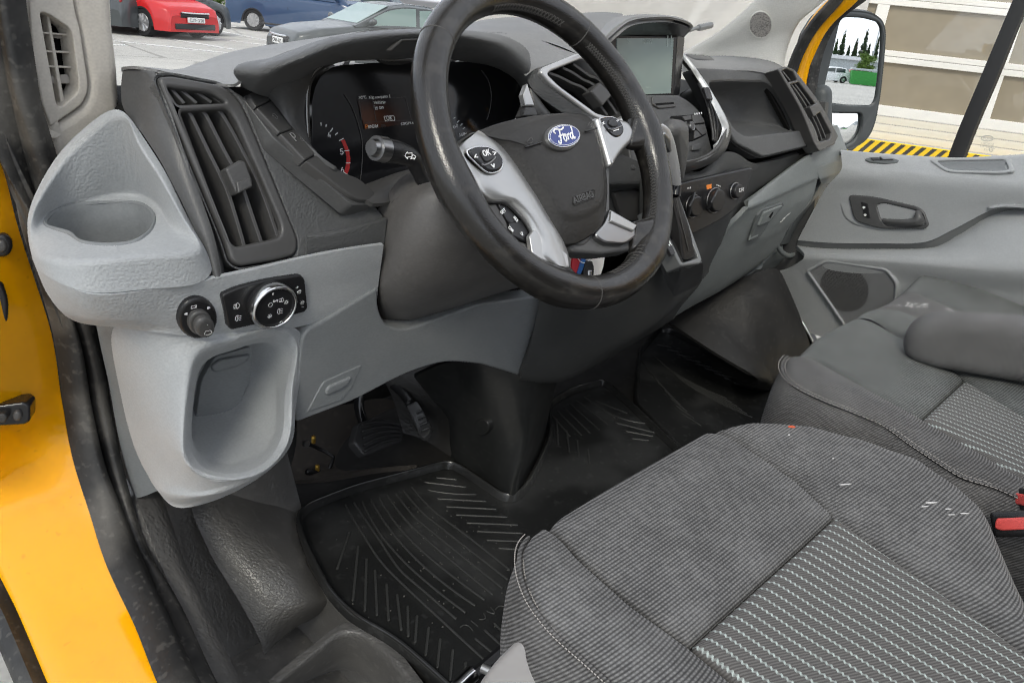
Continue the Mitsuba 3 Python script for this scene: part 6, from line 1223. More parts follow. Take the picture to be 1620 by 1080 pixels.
try:
    add('cab_seat__red_spot', join(blotch(btm, 1253, 669, .0042, .0032, seed=1), blotch(btm, 1249, 675, .0026, .0018, seed=2), blotch(btm, 1256, 672, .002, .002, seed=5)), M('spot_red'), False)
    add('cab_seat__scuff', join(blotch(btm, 1248, 688, .0022, .0012, seed=3), blotch(btm, 1337, 766, .007, .0008, -.75, 4), blotch(btm, 1473, 795, .0068, .0012, -.7, 6), blotch(btm, 1463, 801, .004, .0008, -.7, 7), blotch(btm, 1500, 805, .004, .0008, -.7, 8), blotch(btm, 1526, 812, .005, .0008, -.7, 9), blotch(btm, 1505, 814, .004, .0006, -.7, 10), blotch(btm, 1318, 725, .0015, .0008, 0, 11)), M('scuff'), False)
except Exception as e_: print('spots', e_)
# plastic side cover and the slide rail
SCV = Plane(P(830,1040,-.715,'x'), (-1,-.15,.30), (0,1,0))
add('cab_seat__side_cover', slab(SCV, fillet(SCV.uv([(822,1005),(845,1010),(930,1105),(960,1200),(700,1200),(740,1100),(772,1052)]), [.012,.012,.05,.01,.01,.05,.03]), .03, .012, steps=5), M('cover_grey'), 50, label='grey plastic side cover of the driver seat')
mat('cover_grey', two(bumped(pr((.26, .25, .245), .4, .5), g2, .00015)))
add('cab_seat__base', rbox((-.42, -.45, .11), (.46, .5, .2), .02), M('black'), 40)
R0 = P(726,1078,.012,'z'); R1 = P(776,1040,.012,'z')
for dx in (0,): add('cab_seat__slide_rail', tube([P(722,1090,.03,'z'), P(748,1064,.035,'z')], .011, 14, 4), M('chrome'), 40)
add('cab_seat__slide_rail', tube([P(762,1056,.05,'z'), P(790,1068,.05,'z')], .006, 12, 4), M('satin'), 40)
add('cab_seat__rail_channel', tube([P(748,1075,.012,'z'), P(800,1030,.012,'z')], .012, 8, 4), M('black'), 40)
# ---------------------------------------------------------------- double passenger seat
tag('cab_seat_001', 'dark grey middle passenger seat with striped centre under an armrest', 'seat', )
HB = ([-1.2, -.6, -.36, -.22, -.12, -.09], [.325, .332, .345, .360, .364, .364])
o2 = lambda q, dz=0: outl(q, dz, HB)
bSL = [(1262,562),(1290,569),(1330,592),(1392,626),(1457.5,662),(1560,722),(1660,782)]
bSR = [(1350,501),(1381,506),(1420,530),(1462,551),(1527,598),(1640,668),(1740,730)]
bPL = [(1246,562),(1239,587),(1257,607),(1304,631),(1355.6,651.5),(1407,675),(1452,707),(1512,746),(1585,772),(1700,830)]
bRO = [(1368.5,490),(1389,487),(1420,490),(1475,510),(1560,560),(1700,640),(1800,700)]
bFR = [(1291,531),(1330,510)]; bIF = [(1457.5,662),(1492,630),(1527,598)]
a, b, c, d, e, f = (o2(q) for q in (bSL, bSR, bPL, bRO, bFR, bIF))
yfb = -.085
cushion('cab_seat_001__front_panel', shrink(np.vstack([a[:5], f[1:-1], b[:5][::-1], e[::-1]]), .001), M('fabric_grey'), .007, .05, yfb, .05, depth=.15, prof=HB)
cushion('cab_seat_001__striped_insert', shrink(np.vstack([a[4:], b[4:][::-1], f[1:-1][::-1]]), .001), M('stripe_b'), .004, .04, depth=.08, prof=HB)
cushion('cab_seat_001__bolster', shrink(np.vstack([a, c[::-1]]), .001), M('fabric_side'), .014, .03, yfb, .05, depth=.06, prof=HB)
cushion('cab_seat_001__bolster', shrink(np.vstack([b, d[::-1]]), .001), M('fabric_grey'), .012, .03, yfb, .05, depth=.2, prof=HB)
pl3 = rolled(curve([PS(*q, 0, HB) for q in bPL], 40), yfb); pl3[:, 2] -= .006
flank = [r for r in (pl3, pl3 + [-.010,-.002,-.012], pl3 + [-.018,.0,-.04], pl3 + [-.018,.003,-.09], pl3 + [-.008,0,-.16], pl3 + [.02,-.01,-.22])]
add('cab_seat_001__flank', loft(flank, 120, 40, .006), M('fabric_side'), 60)
add('cab_seat_001__piping', tube(pl3 + [0,0,.004], .0022, 6, 120), M('fabric_side'), True)
stt = []
q = curve(pl3 + [0,0,.006], 500); t = np.gradient(q, axis=0); t /= np.linalg.norm(t, axis=1, keepdims=True); s = np.cross(t, [0, 0, 1])
for off in (-.005, .005):
    e_ = q + s * off + [0, 0, -.001]
    for i in range(0, 480, 6): stt.append(tube([e_[i], e_[i + 4]], .0006, 4, 2))
add('cab_seat_001__stitching', join(*stt), M('thread'), False)
add('cab_seat_001__base', rbox((.38, -.42, .07), (.78, .45, .13), .02), M('black'), 40)
tag('cab_seat_002', 'dark grey far passenger seat by the door with white worn patch', 'seat')
HW = ([-1.2, -.6, -.36, -.22, -.12, -.09], [.325, .332, .345, .360, .364, .364])
wSL = [(1428,461),(1449,465),(1498,485.5),(1540,506),(1612,520),(1720,580)]
wL = [(1400,480),(1381,487),(1420,500),(1475,522),(1560,570),(1700,650)]
wSR = [(1511,422),(1537,431),(1620,470),(1660,490),(1720,520)]
wRO = [(1540,421),(1576,428),(1620,439),(1680,462),(1760,500)]
wFR = [(1459,431),(1485,422.5)]
a, b, c, d, e = (o2(q) for q in (wSL, wSR, wL, wRO, wFR))
cushion('cab_seat_002__front_panel', shrink(np.vstack([a[:5], b[:4][::-1], e[::-1]]), .001), M('fabric_grey'), .007, .05, None, .05, depth=.2, prof=HW)
cushion('cab_seat_002__striped_insert', shrink(np.vstack([a[4:], b[3:][::-1]]), .001), M('stripe_b'), .004, .04, depth=.08, prof=HW)
k = cushion('cab_seat_002__bolster', shrink(np.vstack([a, c[::-1]]), .001), M('fabric_side'), .016, .03, None, .05, depth=.2, prof=HW, lab='near bolster of the far seat with a white worn patch')
cushion('cab_seat_002__bolster', shrink(np.vstack([b, d[::-1]]), .001), M('fabric_side'), .012, .03, None, .05, depth=.2, prof=HW)
wv = meshkit.WRITTEN[scene[k]['filename']]; wtm = trimesh.Trimesh(wv[0], wv[1], process=False)
try:
    ms = [blotch(wtm, 1500 + i * 5.5, 489 + i * 2.6, .006, .0022, -.55, 20 + i) for i in range(8)] 
    r9 = np.random.default_rng(4)
    ms += [blotch(wtm, 1418 + r9.random() * 50, 477 + r9.random() * 9, .002 + .004 * r9.random(), .0012, -.5 + r9.random(), 40 + i) for i in range(22)]
    add('cab_seat_002__worn_patch', join(*ms), M('scuff'), False)
except Exception as e_: print('patch', e_)
# armrest
tag('armrest', 'rounded grey ribbed armrest hanging over the middle seat', 'armrest')
ad = unit(ray(1500,540) * 0 + np.array([.62, -.78, .02]))
A0 = EYE + ray(1490,536) * 1.30
ax_, ay_ = unit(np.array([.42, -.90, .10])), np.array([0, 0, 1.0]); az_ = np.cross(ax_, ay_)
dirp = P(1640,580,A0[2]+.0,'z')
def arm_sec(s, hw, hh, off=0):
    c = A0 + ax_ * s + [0, 0, off]; t = np.linspace(0, 2 * np.pi, 32, endpoint=False); e = .58
    return np.array([c + az_ * hw * np.sign(math.cos(u)) * abs(math.cos(u)) ** e + ay_ * hh * np.sign(math.sin(u)) * abs(math.sin(u)) ** e for u in t])
secs = [arm_sec(-.052,.004,.004,-.004), arm_sec(-.050,.014,.016,-.004), arm_sec(-.042,.024,.028,-.003), arm_sec(-.025,.030,.038,-.001), arm_sec(.0,.033,.043), arm_sec(.06,.034,.047), arm_sec(.15,.035,.052), arm_sec(.4,.036,.06)]
G = np.array([curve(np.array([s[i] for s in secs]), 60) for i in range(32)]).transpose(1, 0, 2)
add('armrest__pad', grid_mesh(G, .003, cu=True), M('fabric'), 60)
SI = max(range(32), key=lambda i: (math.sin(2*math.pi*i/32) < -.3 and math.sin(2*math.pi*i/32) > -.8) * (1 + (az_ * math.cos(2*math.pi*i/32)) @ (EYE - A0)))
t6 = [arm_sec(s, hw + .0006, hh + .0006, off)[SI] for s, hw, hh, off in ((-.050,.014,.016,-.004), (-.042,.024,.028,-.003), (-.025,.030,.038,-.001), (.0,.033,.043,0), (.06,.034,.047,0), (.15,.035,.052,0), (.4,.036,.06,0))]
add('armrest__seam', tube(t6, .0011, 6, 60), M('thread'), True)
# belt buckles
for i, (lab, A, B_, w) in enumerate((('upper red seat belt buckle at the right edge beside the middle seat', (1604,786), (1668,800), 12), ('lower red seat belt buckle close to the driver seat bolster', (1572,828), (1668,824), 12))):
    k = key_for('belt_buckle'); tag(k, lab, 'seat belt buckle', 'red seat belt buckles between the seats')
    c0, c1 = PS(*A, -.005), PS(*B_, .03); dv = unit(c1 - c0); up = unit(np.cross(np.cross(dv, EYE - c0), dv)); sd = np.cross(dv, up)
    Bp = Plane(c0, up, dv); L = np.linalg.norm(c1 - c0)
    add(k + '__body', slab(Bp, fillet(np.array([[-.004,-.016],[L+.05,-.016],[L+.05,.014],[-.004,.014]]), .006), .025, .005, h=-.001), M('black'), 40)
    add(k + '__button', slab(Bp, fillet(np.array([[.000,-.005],[.006,-.008],[L+.03,-.008],[L+.03,.006],[.004,.006]]), .003), .01, .002, h=.0025), M('buckle_red'), 40)
mat('buckle_red', two(pr((.66, .085, .075), .35, .5)))
tag('seat_gap_cover', 'black plastic trim between driver and middle seats', 'trim')
add('seat_gap_cover__shell', loft([PZ((1555,775,.27),(1590,790,.28),(1640,800,.28)), PZ((1560,812,.27),(1600,830,.29),(1660,840,.29)), PZ((1590,860,.24),(1625,880,.26),(1680,900,.26)), PZ((1600,900,.2),(1640,930,.2),(1690,950,.2))], 20, 20, .01), M('black'), 50)

# backrests and the yellow pillar behind the far door: just outside the picture, they shade the seats and show in the trim
def backrest(key, x0, x1, y):
    G = loft_grid([np.array([(x, y + dy - .03 * (1 - ((2 * (x - x0) / (x1 - x0) - 1) ** 2)) * -1, z) for x in np.linspace(x0 + i_, x1 - i_, 7)]) for dy, z, i_ in ((0, .34, .02), (-.03, .5, .0), (-.08, .7, .01), (-.12, .88, .05), (-.14, .95, .10))], 24, 24)
    add(key, grid_mesh(G, .09), M('fabric_side'), 60)
backrest('cab_seat__backrest', -.69, -.16, -.80); backrest('cab_seat_001__backrest', .0, .40, -.78); backrest('cab_seat_002__backrest', .42, .80, -.78)
add('van__far_door_pillar', rbox((.90, -.85, .45), (.10, .22, 1.5), .03), M('yellow'), 40)
# ---------------------------------------------------------------- mats, pedals, floor mouldings
tag('driver_mat', 'black rubber floor mat with raised ribs in the driver\'s footwell', 'floor mat')
MO = [(468,822),(484,806),(560,776),(640,755),(700,738),(716,738),(732,746),(796,790),(812,793),(834,770),(862,712),(870,690),(866,662),(869,640),(900,622),(950,607),(962,611),(1003,648),(1045,688),(1100,740),(1150,860),(1000,1010),(860,1080),(760,1150),(705,1092),(668,1058),(622,1018),(560,985),(520,945),(478,862)]
mo = fillet(PZ(*[(a, b, .004) for a, b in MO])[:, :2], [.03,.02,.03,.03,.03,.02,.03,.02,.02,.03,.04,.03,.03,.02,.02,.03,.02,.02,.03,.02,.02,.02,.02,.02,.02,.03,.03,.03,.03,.03], 6)
M0 = Plane((0, 0, .004), (0, 0, 1))
add('driver_mat__sheet', slab(M0, mo, .006, .001), M('rubber'), 40)
mq = clean(mo); mq = mq if area2(mq) > 0 else mq[::-1]
mpoly = Polygon(mq).buffer(0); rim_o = np.array(mpoly.buffer(.002).exterior.coords)[:-1]; rim_i = np.array(mpoly.buffer(-.009).exterior.coords)[:-1]
ro_ = curve(np.vstack([rim_o, rim_o[:1]]), 401, kind='l')[:-1]
def offs(q, d): q = q if area2(q) > 0 else q[::-1]; return inset(q, d)
rr_ = [(0, -.004), (0, .010), (.0015, .0145), (.005, .0155), (.0075, .013), (.010, .004), (.011, .001)]
ro_ = ro_ if area2(ro_) > 0 else ro_[::-1]
for _ in range(3): ro_ = .5 * ro_ + .25 * np.roll(ro_, 1, 0) + .25 * np.roll(ro_, -1, 0)
add('driver_mat__rim', grid_mesh(np.array([M0.at(offs(ro_, d), np.full(len(ro_), h)) for d, h in rr_]), .0015, cu=True, flip=False), M('rubber'), 60)
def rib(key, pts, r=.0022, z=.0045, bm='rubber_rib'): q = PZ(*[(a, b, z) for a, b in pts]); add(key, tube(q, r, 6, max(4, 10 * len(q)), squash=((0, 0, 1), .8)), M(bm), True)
z8 = lambda *q: [(540 + a / 3, 720 + b / 3) for a, b in q]
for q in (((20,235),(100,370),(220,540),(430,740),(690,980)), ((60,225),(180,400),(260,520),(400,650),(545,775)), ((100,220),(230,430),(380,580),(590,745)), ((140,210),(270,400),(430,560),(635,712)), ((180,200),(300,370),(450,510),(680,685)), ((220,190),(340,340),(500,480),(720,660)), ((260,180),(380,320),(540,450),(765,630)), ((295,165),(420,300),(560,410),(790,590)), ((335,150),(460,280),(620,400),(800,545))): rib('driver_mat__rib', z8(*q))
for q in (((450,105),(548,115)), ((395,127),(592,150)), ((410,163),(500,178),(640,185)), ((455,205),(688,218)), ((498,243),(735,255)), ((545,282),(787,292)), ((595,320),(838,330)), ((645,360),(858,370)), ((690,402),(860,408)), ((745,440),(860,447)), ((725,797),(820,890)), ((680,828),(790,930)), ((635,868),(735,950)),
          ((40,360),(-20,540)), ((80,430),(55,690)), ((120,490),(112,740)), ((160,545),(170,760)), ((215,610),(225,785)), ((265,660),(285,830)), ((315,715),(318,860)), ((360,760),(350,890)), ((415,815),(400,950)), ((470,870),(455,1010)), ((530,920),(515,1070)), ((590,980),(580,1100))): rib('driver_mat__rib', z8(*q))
z5 = lambda *q: [(540 + a / 3, 360 + b / 3) for a, b in q]
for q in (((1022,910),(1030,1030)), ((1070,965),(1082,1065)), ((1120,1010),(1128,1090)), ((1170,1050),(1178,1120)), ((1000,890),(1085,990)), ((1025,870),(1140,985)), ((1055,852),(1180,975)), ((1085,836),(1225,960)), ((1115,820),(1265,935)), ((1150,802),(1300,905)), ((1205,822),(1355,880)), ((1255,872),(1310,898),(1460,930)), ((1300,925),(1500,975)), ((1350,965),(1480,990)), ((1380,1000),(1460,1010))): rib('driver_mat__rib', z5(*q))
for q in (((728,992),(735,988),(748,997)), ((745,981),(756,990)), ((758,979),(767,978),(765,970)), ((770,966),(782,970),(776,960)), ((784,964),(792,958),(800,960))): rib('driver_mat__embossed_mark', q, .0013)
# dried dirt on the mat
mat('dirt', two(pr((.085, .083, .078), .9, .1)))
rd_ = np.random.default_rng(5); ms = []
for i in range(90):
    x, y = (rd_.normal(705, 55), rd_.normal(880, 40)) if i < 60 else (rd_.uniform(520, 800), rd_.uniform(790, 1000))
    c = P(x, y, .0046, 'z'); n = 7; r = rd_.uniform(.0006, .0017); a = np.linspace(0, 2 * np.pi, n, endpoint=False)
    if mpoly.contains(Point(c[0], c[1])): ms.append(slab(Plane((c[0], c[1], .0042), (0, 0, 1)), np.stack([np.cos(a), np.sin(a)], 1) * r * (.6 + .8 * rd_.random((n, 1))), .001, .0002, h=.001))
add('driver_mat__crumbs', join(*ms), M('dirt'), False, kind='stuff')
tag('passenger_mat', 'black ribbed rubber mat on the far passenger floor', 'floor mat')
PMO = [(1003,640),(1008,560),(1040,522),(1060,526),(1130,560),(1222,606),(1260,640),(1240,760),(1150,800),(1050,690)]
pm = fillet(PZ(*[(a, b, .006) for a, b in PMO])[:, :2], .03); pq = clean(pm); pq = pq if area2(pq) > 0 else pq[::-1]
add('passenger_mat__sheet', slab(Plane((0,0,.006),(0,0,1)), pm, .006, .001), M('rubber'), 40)
ro2 = curve(np.vstack([pq, pq[:1]]), 301, kind='l')[:-1]; Mp = Plane((0,0,.006),(0,0,1))
add('passenger_mat__rim', grid_mesh(np.array([Mp.at(offs(ro2, d), np.full(len(ro2), h)) for d, h in rr_]), .0015, cu=True), M('rubber'), 60)
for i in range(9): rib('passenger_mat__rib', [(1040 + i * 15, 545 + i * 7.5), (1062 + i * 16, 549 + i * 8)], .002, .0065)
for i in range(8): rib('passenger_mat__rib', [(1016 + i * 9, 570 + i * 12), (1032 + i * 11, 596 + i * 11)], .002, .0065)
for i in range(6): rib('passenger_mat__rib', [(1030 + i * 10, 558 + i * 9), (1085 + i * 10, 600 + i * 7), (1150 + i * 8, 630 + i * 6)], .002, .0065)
# console block between the footwells
rows = [[P(655,596,.42), P(716,571,.34), P(762,574,.26), P(815,590,.215), P(834,598,.20), P(858,600,.205), P(884,590,.24), P(890,570,.30)],
        [P(700,650,.42), P(723,660,.345), P(765,672,.265), P(818,676,.208), P(836,676,.196), P(850,668,.215), P(868,640,.26), P(876,620,.33)],
        [P(716,700,.0,'z') + [0,0,.05], P(722,722,.025,'z'), P(762,748,.02,'z'), P(800,782,.015,'z'), P(810,785,.015,'z'), P(822,772,.015,'z'), P(856,700,.02,'z'), P(864,676,.02,'z')],
        [P(714,745,-.004,'z'), P(720,740,-.004,'z'), P(760,765,-.004,'z'), P(800,791,-.004,'z'), P(808,793,-.004,'z'), P(820,781,-.004,'z'), P(858,708,-.004,'z'), P(866,684,-.004,'z')]]
add('van__console_block', loft(rows, 90, 40, .008), M('console_black'), 60, label='shiny black plastic block between the footwells')
mat('console_black', two(pr(proc(dusty((.016, .017, .017), (.032, .032, .031), .5, 12.0)), .33, .5)))
cb_ = Plane(P(762,675,.267) , unit(np.cross(P(800,782,.015,'z') - P(762,574,.26), P(722,722,.025,'z') - P(762,574,.26))) * 1.0)
if cb_.n @ (EYE - cb_.o) < 0: cb_ = Plane(cb_.o, -cb_.n)
add('van__console_block__cap', slab(cb_, oval(cb_, 763, 675, 12, 13), .012, .002, h=.003), M('console_black'), 40)
# moulded carpet behind the accelerator, bulkhead relief, far wheel arch
rows = [PY((600,590,.60),(640,580,.56),(690,570,.52),(725,566,.46)), PY((625,640,.56),(668,620,.50),(700,606,.46),(724,606,.42)), PY((640,690,.52),(690,668,.46),(714,664,.42),(728,668,.40)), PY((655,730,.48),(690,722,.43),(712,716,.40),(727,716,.38)), PZ((650,760,0),(690,752,0),(715,742,0),(730,736,0))]
add('van__carpet_moulding', loft(rows, 40, 40, .01), M('carpet_mid'), 60)
rows = [PY((470,640,.66),(540,640,.64),(600,630,.64),(640,640,.62)), PY((470,690,.60),(520,690,.58),(590,690,.58),(640,700,.56)), PZ((450,760,0),(520,755,0),(600,740,0),(660,735,0))]
add('van__toe_board', loft(rows, 40, 30, .01), M('toe_carpet'), 60)
rows = [PX((1030,500,.45),(1100,460,.55),(1170,440,.62),(1215,425,.70),(1240,440,.80)), PX((1075,520,.42),(1120,490,.50),(1185,480,.56),(1225,470,.66),(1262,490,.80)),
        PX((1120,550,.42),(1150,530,.48),(1200,540,.55),(1238,530,.66),(1275,525,.80)), PX((1170,580,.44),(1190,575,.48),(1215,580,.56),(1245,570,.68),(1285,560,.80)), PZ((1140,600,-.02),(1180,614,-.02),(1215,620,-.02),(1250,614,-.02),(1300,606,-.02))]
add('van__far_wheel_arch', loft(rows, 50, 40, .01), M('carpet'), 60)
# pedals
tag('brake_pedal', 'black ribbed rubber brake pedal on a curved steel arm', 'pedal')
BP = plane3(P(597,660,.47), P(577,721,.425), P(638,680,.45))
o = fillet(BP.uv([(568,668),(597,659),(634,668),(639,680),(638,697),(578,722),(560,700)]), .008)
add('brake_pedal__pad', slab(BP, o, .02, .005, steps=4), M('pedal_rubber'), 40)
for i in range(5):
    f = i / 4; A = np.array([572,672]) * (1 - f) + np.array([577,714]) * f; Bq = np.array([632,672]) * (1 - f) + np.array([634,694]) * f
    add('brake_pedal__rib', tube([BP.hit(*A, .003), BP.hit(*((A + Bq) / 2 + [0,-5]), .004), BP.hit(*Bq, .003)], .0028, 8, 20), M('pedal_rubber'), True)
add('brake_pedal__arm', tube([P(572,610,.56), P(568,640,.52), P(577,672,.475), P(590,690,.465)], [.010,.010,.010,.008], 10, 30), M('black_gloss'), True)
tag('accelerator_pedal', 'narrow shiny accelerator pedal right of the brake', 'pedal')
AP = plane3(P(652,640,.50), P(672,690,.42), P(681,673,.43))
add('accelerator_pedal__pad', slab(AP, fillet(AP.uv([(640,634),(660,634),(668,646),(682,674),(680,684),(670,692),(663,688),(652,662)]), .004), .012, .003, steps=4), M('pedal_metal'), 40)
mat('pedal_metal', two(pr((.08, .08, .08), .18, .5, clearcoat=.8)))
for q in (((658,652),(668,648)), ((661,662),(673,657)), ((664,672),(677,667)), ((667,681),(679,676))): add('accelerator_pedal__rib', tube([AP.hit(*q[0], .003), AP.hit(*q[1], .003)], .0022, 8, 6), M('pedal_metal'), True)
add('accelerator_pedal__arm', tube([P(600,600,.62), P(630,615,.56), P(650,640,.505)], .010, 10, 20), M('black'), True)
mat('brass', two(pr((.55, .34, .06), .35, .5, metallic=.6)))
for x, y in ((502,742), (496,696)): add('van__stud', tube([P(x,y+4,.50), P(x,y-6,.50)], .004, 10, 4), M('brass'), True)
add('van__stud_bracket', join(tube([P(486,746,.50), P(515,748,.50)], .006, 8, 4), tube([P(482,700,.52), P(510,712,.52), P(527,722,.5), P(520,742,.5), P(505,746,.5)], .0035, 8, 30)), M('black'), True)
add('van__bolt', tube([P(482,701,.515), P(486,702,.505)], .006, 10, 4), M('satin_dark'), 40)
mat('toe_carpet', two(bumped(pr(proc(dusty((.045, .039, .034), (.10, .085, .07), .7, 8.0)), .7, .3), grain(240.), 0.001)))
mat('pedal_rubber', two(pr((.045, .045, .046), .3, .6)))
# ---------------------------------------------------------------- passenger door
tag('passenger_door', 'grey passenger door card with handle, speaker grille and window divider', 'door')
d_ = 'passenger_door__'
rows = [PX((1328,237,.925),(1400,243,.925),(1450,246.5,.925),(1503,249,.925),(1560,247.5,.925),(1620,244,.925),(1760,236,.925)),
        PX((1330,241,.905),(1400,247,.90),(1450,251,.90),(1503,254,.90),(1560,254,.90),(1620,250,.90),(1760,243,.90)),
        PX((1332,258,.875),(1385,263,.872),(1440,267,.87),(1482,272,.87),(1550,275,.87),(1620,279,.87),(1760,285,.87)),
        PX((1331,268,.862),(1384,271,.86),(1438,275,.86),(1482,280,.86),(1550,284,.86),(1620,288,.86),(1760,296,.86)),
        PX((1305,300,.86),(1370,304,.858),(1435,308,.857),(1490,312,.857),(1555,316,.857),(1620,318,.857),(1760,324,.857)),
        PX((1280,345,.865),(1345,350,.862),(1420,352,.86),(1480,348,.86),(1540,330,.86),(1590,328,.86),(1760,342,.86)),
        PX((1262,380,.868),(1324,384.5,.864),(1400,385,.862),(1462,383,.862),(1510,362,.862),(1562,335,.862),(1760,351,.862))]
add(d_ + 'upper_card', loft(rows, 110, 90, .012), M('door_grey'), 60)
mat('door_grey', two(bumped(pr(proc(dusty((.30, .312, .315), (.345, .352, .35), .35, 12.0)), .5, .45), g1, .00016)))
bt_ = rows[-1]
bb = PX((1260,389,.885),(1322,394,.883),(1402,394,.882),(1474,392,.882),(1518,371,.882),(1560,345,.882),(1760,361,.882))
add(d_ + 'shadow_groove', loft([bt_ + [.004,0,.001], bb], 90, 8, .006), M('door_shade'), 40)  # recessed strip, its shade put into a darker grey
mat('door_shade', two(pr((.17, .175, .175), .5, .4)))
rows = [bb + [0,0,.001], PX((1270,398,.84),(1330,401,.83),(1410,402,.825),(1480,402,.822),(1530,398,.82),(1585,392,.82),(1760,402,.82)), PX((1272,402,.825),(1333,405,.812),(1412,407,.806),(1482,410,.803),(1545,412,.802),(1620,416,.80),(1760,424,.80)),
        PX((1270,410,.822),(1333,411,.806),(1412,416,.80),(1482,422,.797),(1545,427,.796),(1620,432,.795),(1760,442,.795)),
        PX((1245,425,.84),(1310,440,.825),(1400,450,.82),(1482,455,.82),(1545,462,.82),(1620,468,.82),(1760,480,.82)),
        PX((1225,432,.85),(1290,480,.845),(1385,500,.84),(1482,510,.84),(1545,520,.84),(1620,530,.84),(1760,540,.84)), 
        PX((1220,436,.86),(1285,528,.86),(1360,545,.855),(1482,560,.85),(1545,570,.85),(1620,580,.85),(1760,590,.85))]
add(d_ + 'lower_card', loft(rows, 110, 110, .012), M('door_grey'), 60)
add(d_ + 'edge_seal', tube(PX((1210,420,.858),(1226,445,.858),(1246,476,.858),(1268,508,.858),(1288,545,.858)), .004, 8, 40), M('satin_dark'), True)
add(d_ + 'edge_gap', ribbon(PX((1200,418,.87),(1216,448,.87),(1236,480,.87),(1256,510,.87),(1274,550,.87)), PX((1212,420,.865),(1228,447,.865),(1248,478,.865),(1270,510,.865),(1290,548,.865)), n=40, thick=.02), M('black_gloss'), 40)
# speaker grille
c0, c1, c2 = P(1300,425,.822,'x'), P(1405,430,.812,'x'), P(1330,480,.836,'x')
SG = plane3(c0, c1, c2, e1=(0,-1,0))
so = fillet(SG.uv([(1276,427),(1309,409),(1405,423),(1423,446),(1420,480),(1340,520),(1316,484)]), [.012,.014,.012,.012,.01,.01,.02])
si_ = inset(so if area2(so) > 0 else so[::-1], .007)
add(d_ + 'speaker_frame', slab(SG, so, .02, .0025, holes=[si_], h=.008), M('door_grey'), 40)
def perf(c, r):
    u = SG.e1; v = SG.e2
    def f(p, n, uv):
        a = (p.x - c[0]) * u[0] + (p.y - c[1]) * u[1] + (p.z - c[2]) * u[2]; b = (p.x - c[0]) * v[0] + (p.y - c[1]) * v[1] + (p.z - c[2]) * v[2]
        s = .0042; row = dr.floor(b / (s * .866)); aa = a / s + .5 * (row - 2 * dr.floor(row / 2)); fx = aa - dr.floor(aa) - .5; fy = b / (s * .866) - row - .5
        hole = smoothstep(.38, .28, dr.sqrt(fx * fx + fy * fy * .75)); inside = smoothstep(r + .001, r - .001, dr.sqrt(a * a + b * b))
        return mix(mix((.20, .205, .208), (.07, .07, .07), hole * .6), mix((.12, .12, .12), (.008, .008, .008), hole), inside)
    return f
mat('perforated', two(pr(proc(perf(SG.hit(1336,456), .062)), .5, .3)))
add(d_ + 'speaker_grille', slab(SG, si_, .01, 0, h=.0035), M('perforated'), 40, label='perforated speaker grille with a dark round driver behind')
# inner handle
HN = Plane(P(1400,335,.862,'x'), (-1, 0, .06), (0,-1,0))
ho = fillet(HN.uv([(1344,310),(1352,308),(1388,311),(1455,327),(1464,335),(1471,356),(1464,362),(1392,362),(1356,350),(1350,338)]), [.006,.006,.03,.02,.01,.008,.006,.03,.012,.02])
rec = fillet(HN.uv([(1326,318),(1332,310),(1348,306),(1392,309),(1458,325),(1470,338),(1475,357),(1468,366),(1392,366),(1350,356),(1334,344)]), .014)
add(d_ + 'handle_recess', slab(HN, rec, .012, .006, h=.0015), M('door_grey'), 50)
hin = fillet(HN.uv([(1388,324),(1400,321),(1448,332),(1462,340),(1466,356),(1403,357),(1394,345)]), .006)
hk = add(d_ + 'handle_bezel', slab(HN, ho, .014, .003, holes=[hin], h=.008), M('dark_smooth'), 40, label='dark plastic bezel round the inner door handle')
add(hk + '__pocket', slab(HN, inset(ho if area2(ho) > 0 else ho[::-1], .004), .003, 0, h=-.0), M('charcoal'), 40)
add(hk + '__lever', loft([[HN.hit(1396,345,.006), HN.hit(1425,347,.016), HN.hit(1443,345,.018), HN.hit(1450,333,.014), HN.hit(1456,333,.010)], [HN.hit(1397,348,.012), HN.hit(1428,352,.022), HN.hit(1447,350,.022), HN.hit(1454,340,.018), HN.hit(1459,339,.012)], [HN.hit(1402,356,.008), HN.hit(1430,357,.016), HN.hit(1452,357,.016), HN.hit(1462,354,.012), HN.hit(1465,352,.008)]], 40, 20, .006), M('dark_smooth'), 60)
add(hk + '__lock_plate', slab(HN, fillet(HN.uv([(1364,319),(1375,322),(1379,345),(1370,343)]), .002), .006, .001, h=.010), M('black'), 40)
for s, (x, y) in (('1', (1369,328)), ('2', (1371,340))): add(hk + '__symbol', disc(HN, x, y, 2.2, 2, .002, .0004, h=.0108, n=12), M('white_ink'), False)
# window switch and the tray in the sill
SS = plane3(P(1395,255,.888,'x'), P(1420,257,.888,'x'), P(1390,262,.873,'x'), e1=(0,-1,0))
add(d_ + 'switch_plate', slab(SS, fillet(SS.uv([(1367,254),(1376,250.5),(1405,250.5),(1423,255),(1421,259.5),(1400,260.5),(1375,258)]), .006), .008, .002, h=.004), M('grey_dark'), 40)
add(d_ + 'window_switch', slab(SS, fillet(SS.uv([(1377,252.5),(1389,252),(1395,256),(1380,256.5)]), .002), .006, .001, h=.006), M('black'), 40)
add(d_ + 'window_switch_rocker', slab(SS, fillet(SS.uv([(1391,252),(1406,252),(1414,256),(1396,256.5)]), .002), .008, .002, h=.009), M('satin_dark'), 40)
TP = plane3(P(1500,262,.885,'x'), P(1590,262,.885,'x'), P(1540,272,.872,'x'), e1=(0,-1,0))
to = fillet(TP.uv([(1470,254),(1530,252),(1598,251),(1607,273),(1580,276),(1497,274)]), [.008,.02,.008,.01,.01,.02])
ti = fillet(TP.uv([(1482,256),(1530,255),(1590,254),(1597,270),(1578,272),(1500,270)]), [.006,.02,.006,.008,.01,.02])
add(d_ + 'sill_tray', slab(TP, to, .008, .0025, holes=[ti], h=.004), M('door_grey'), 40)
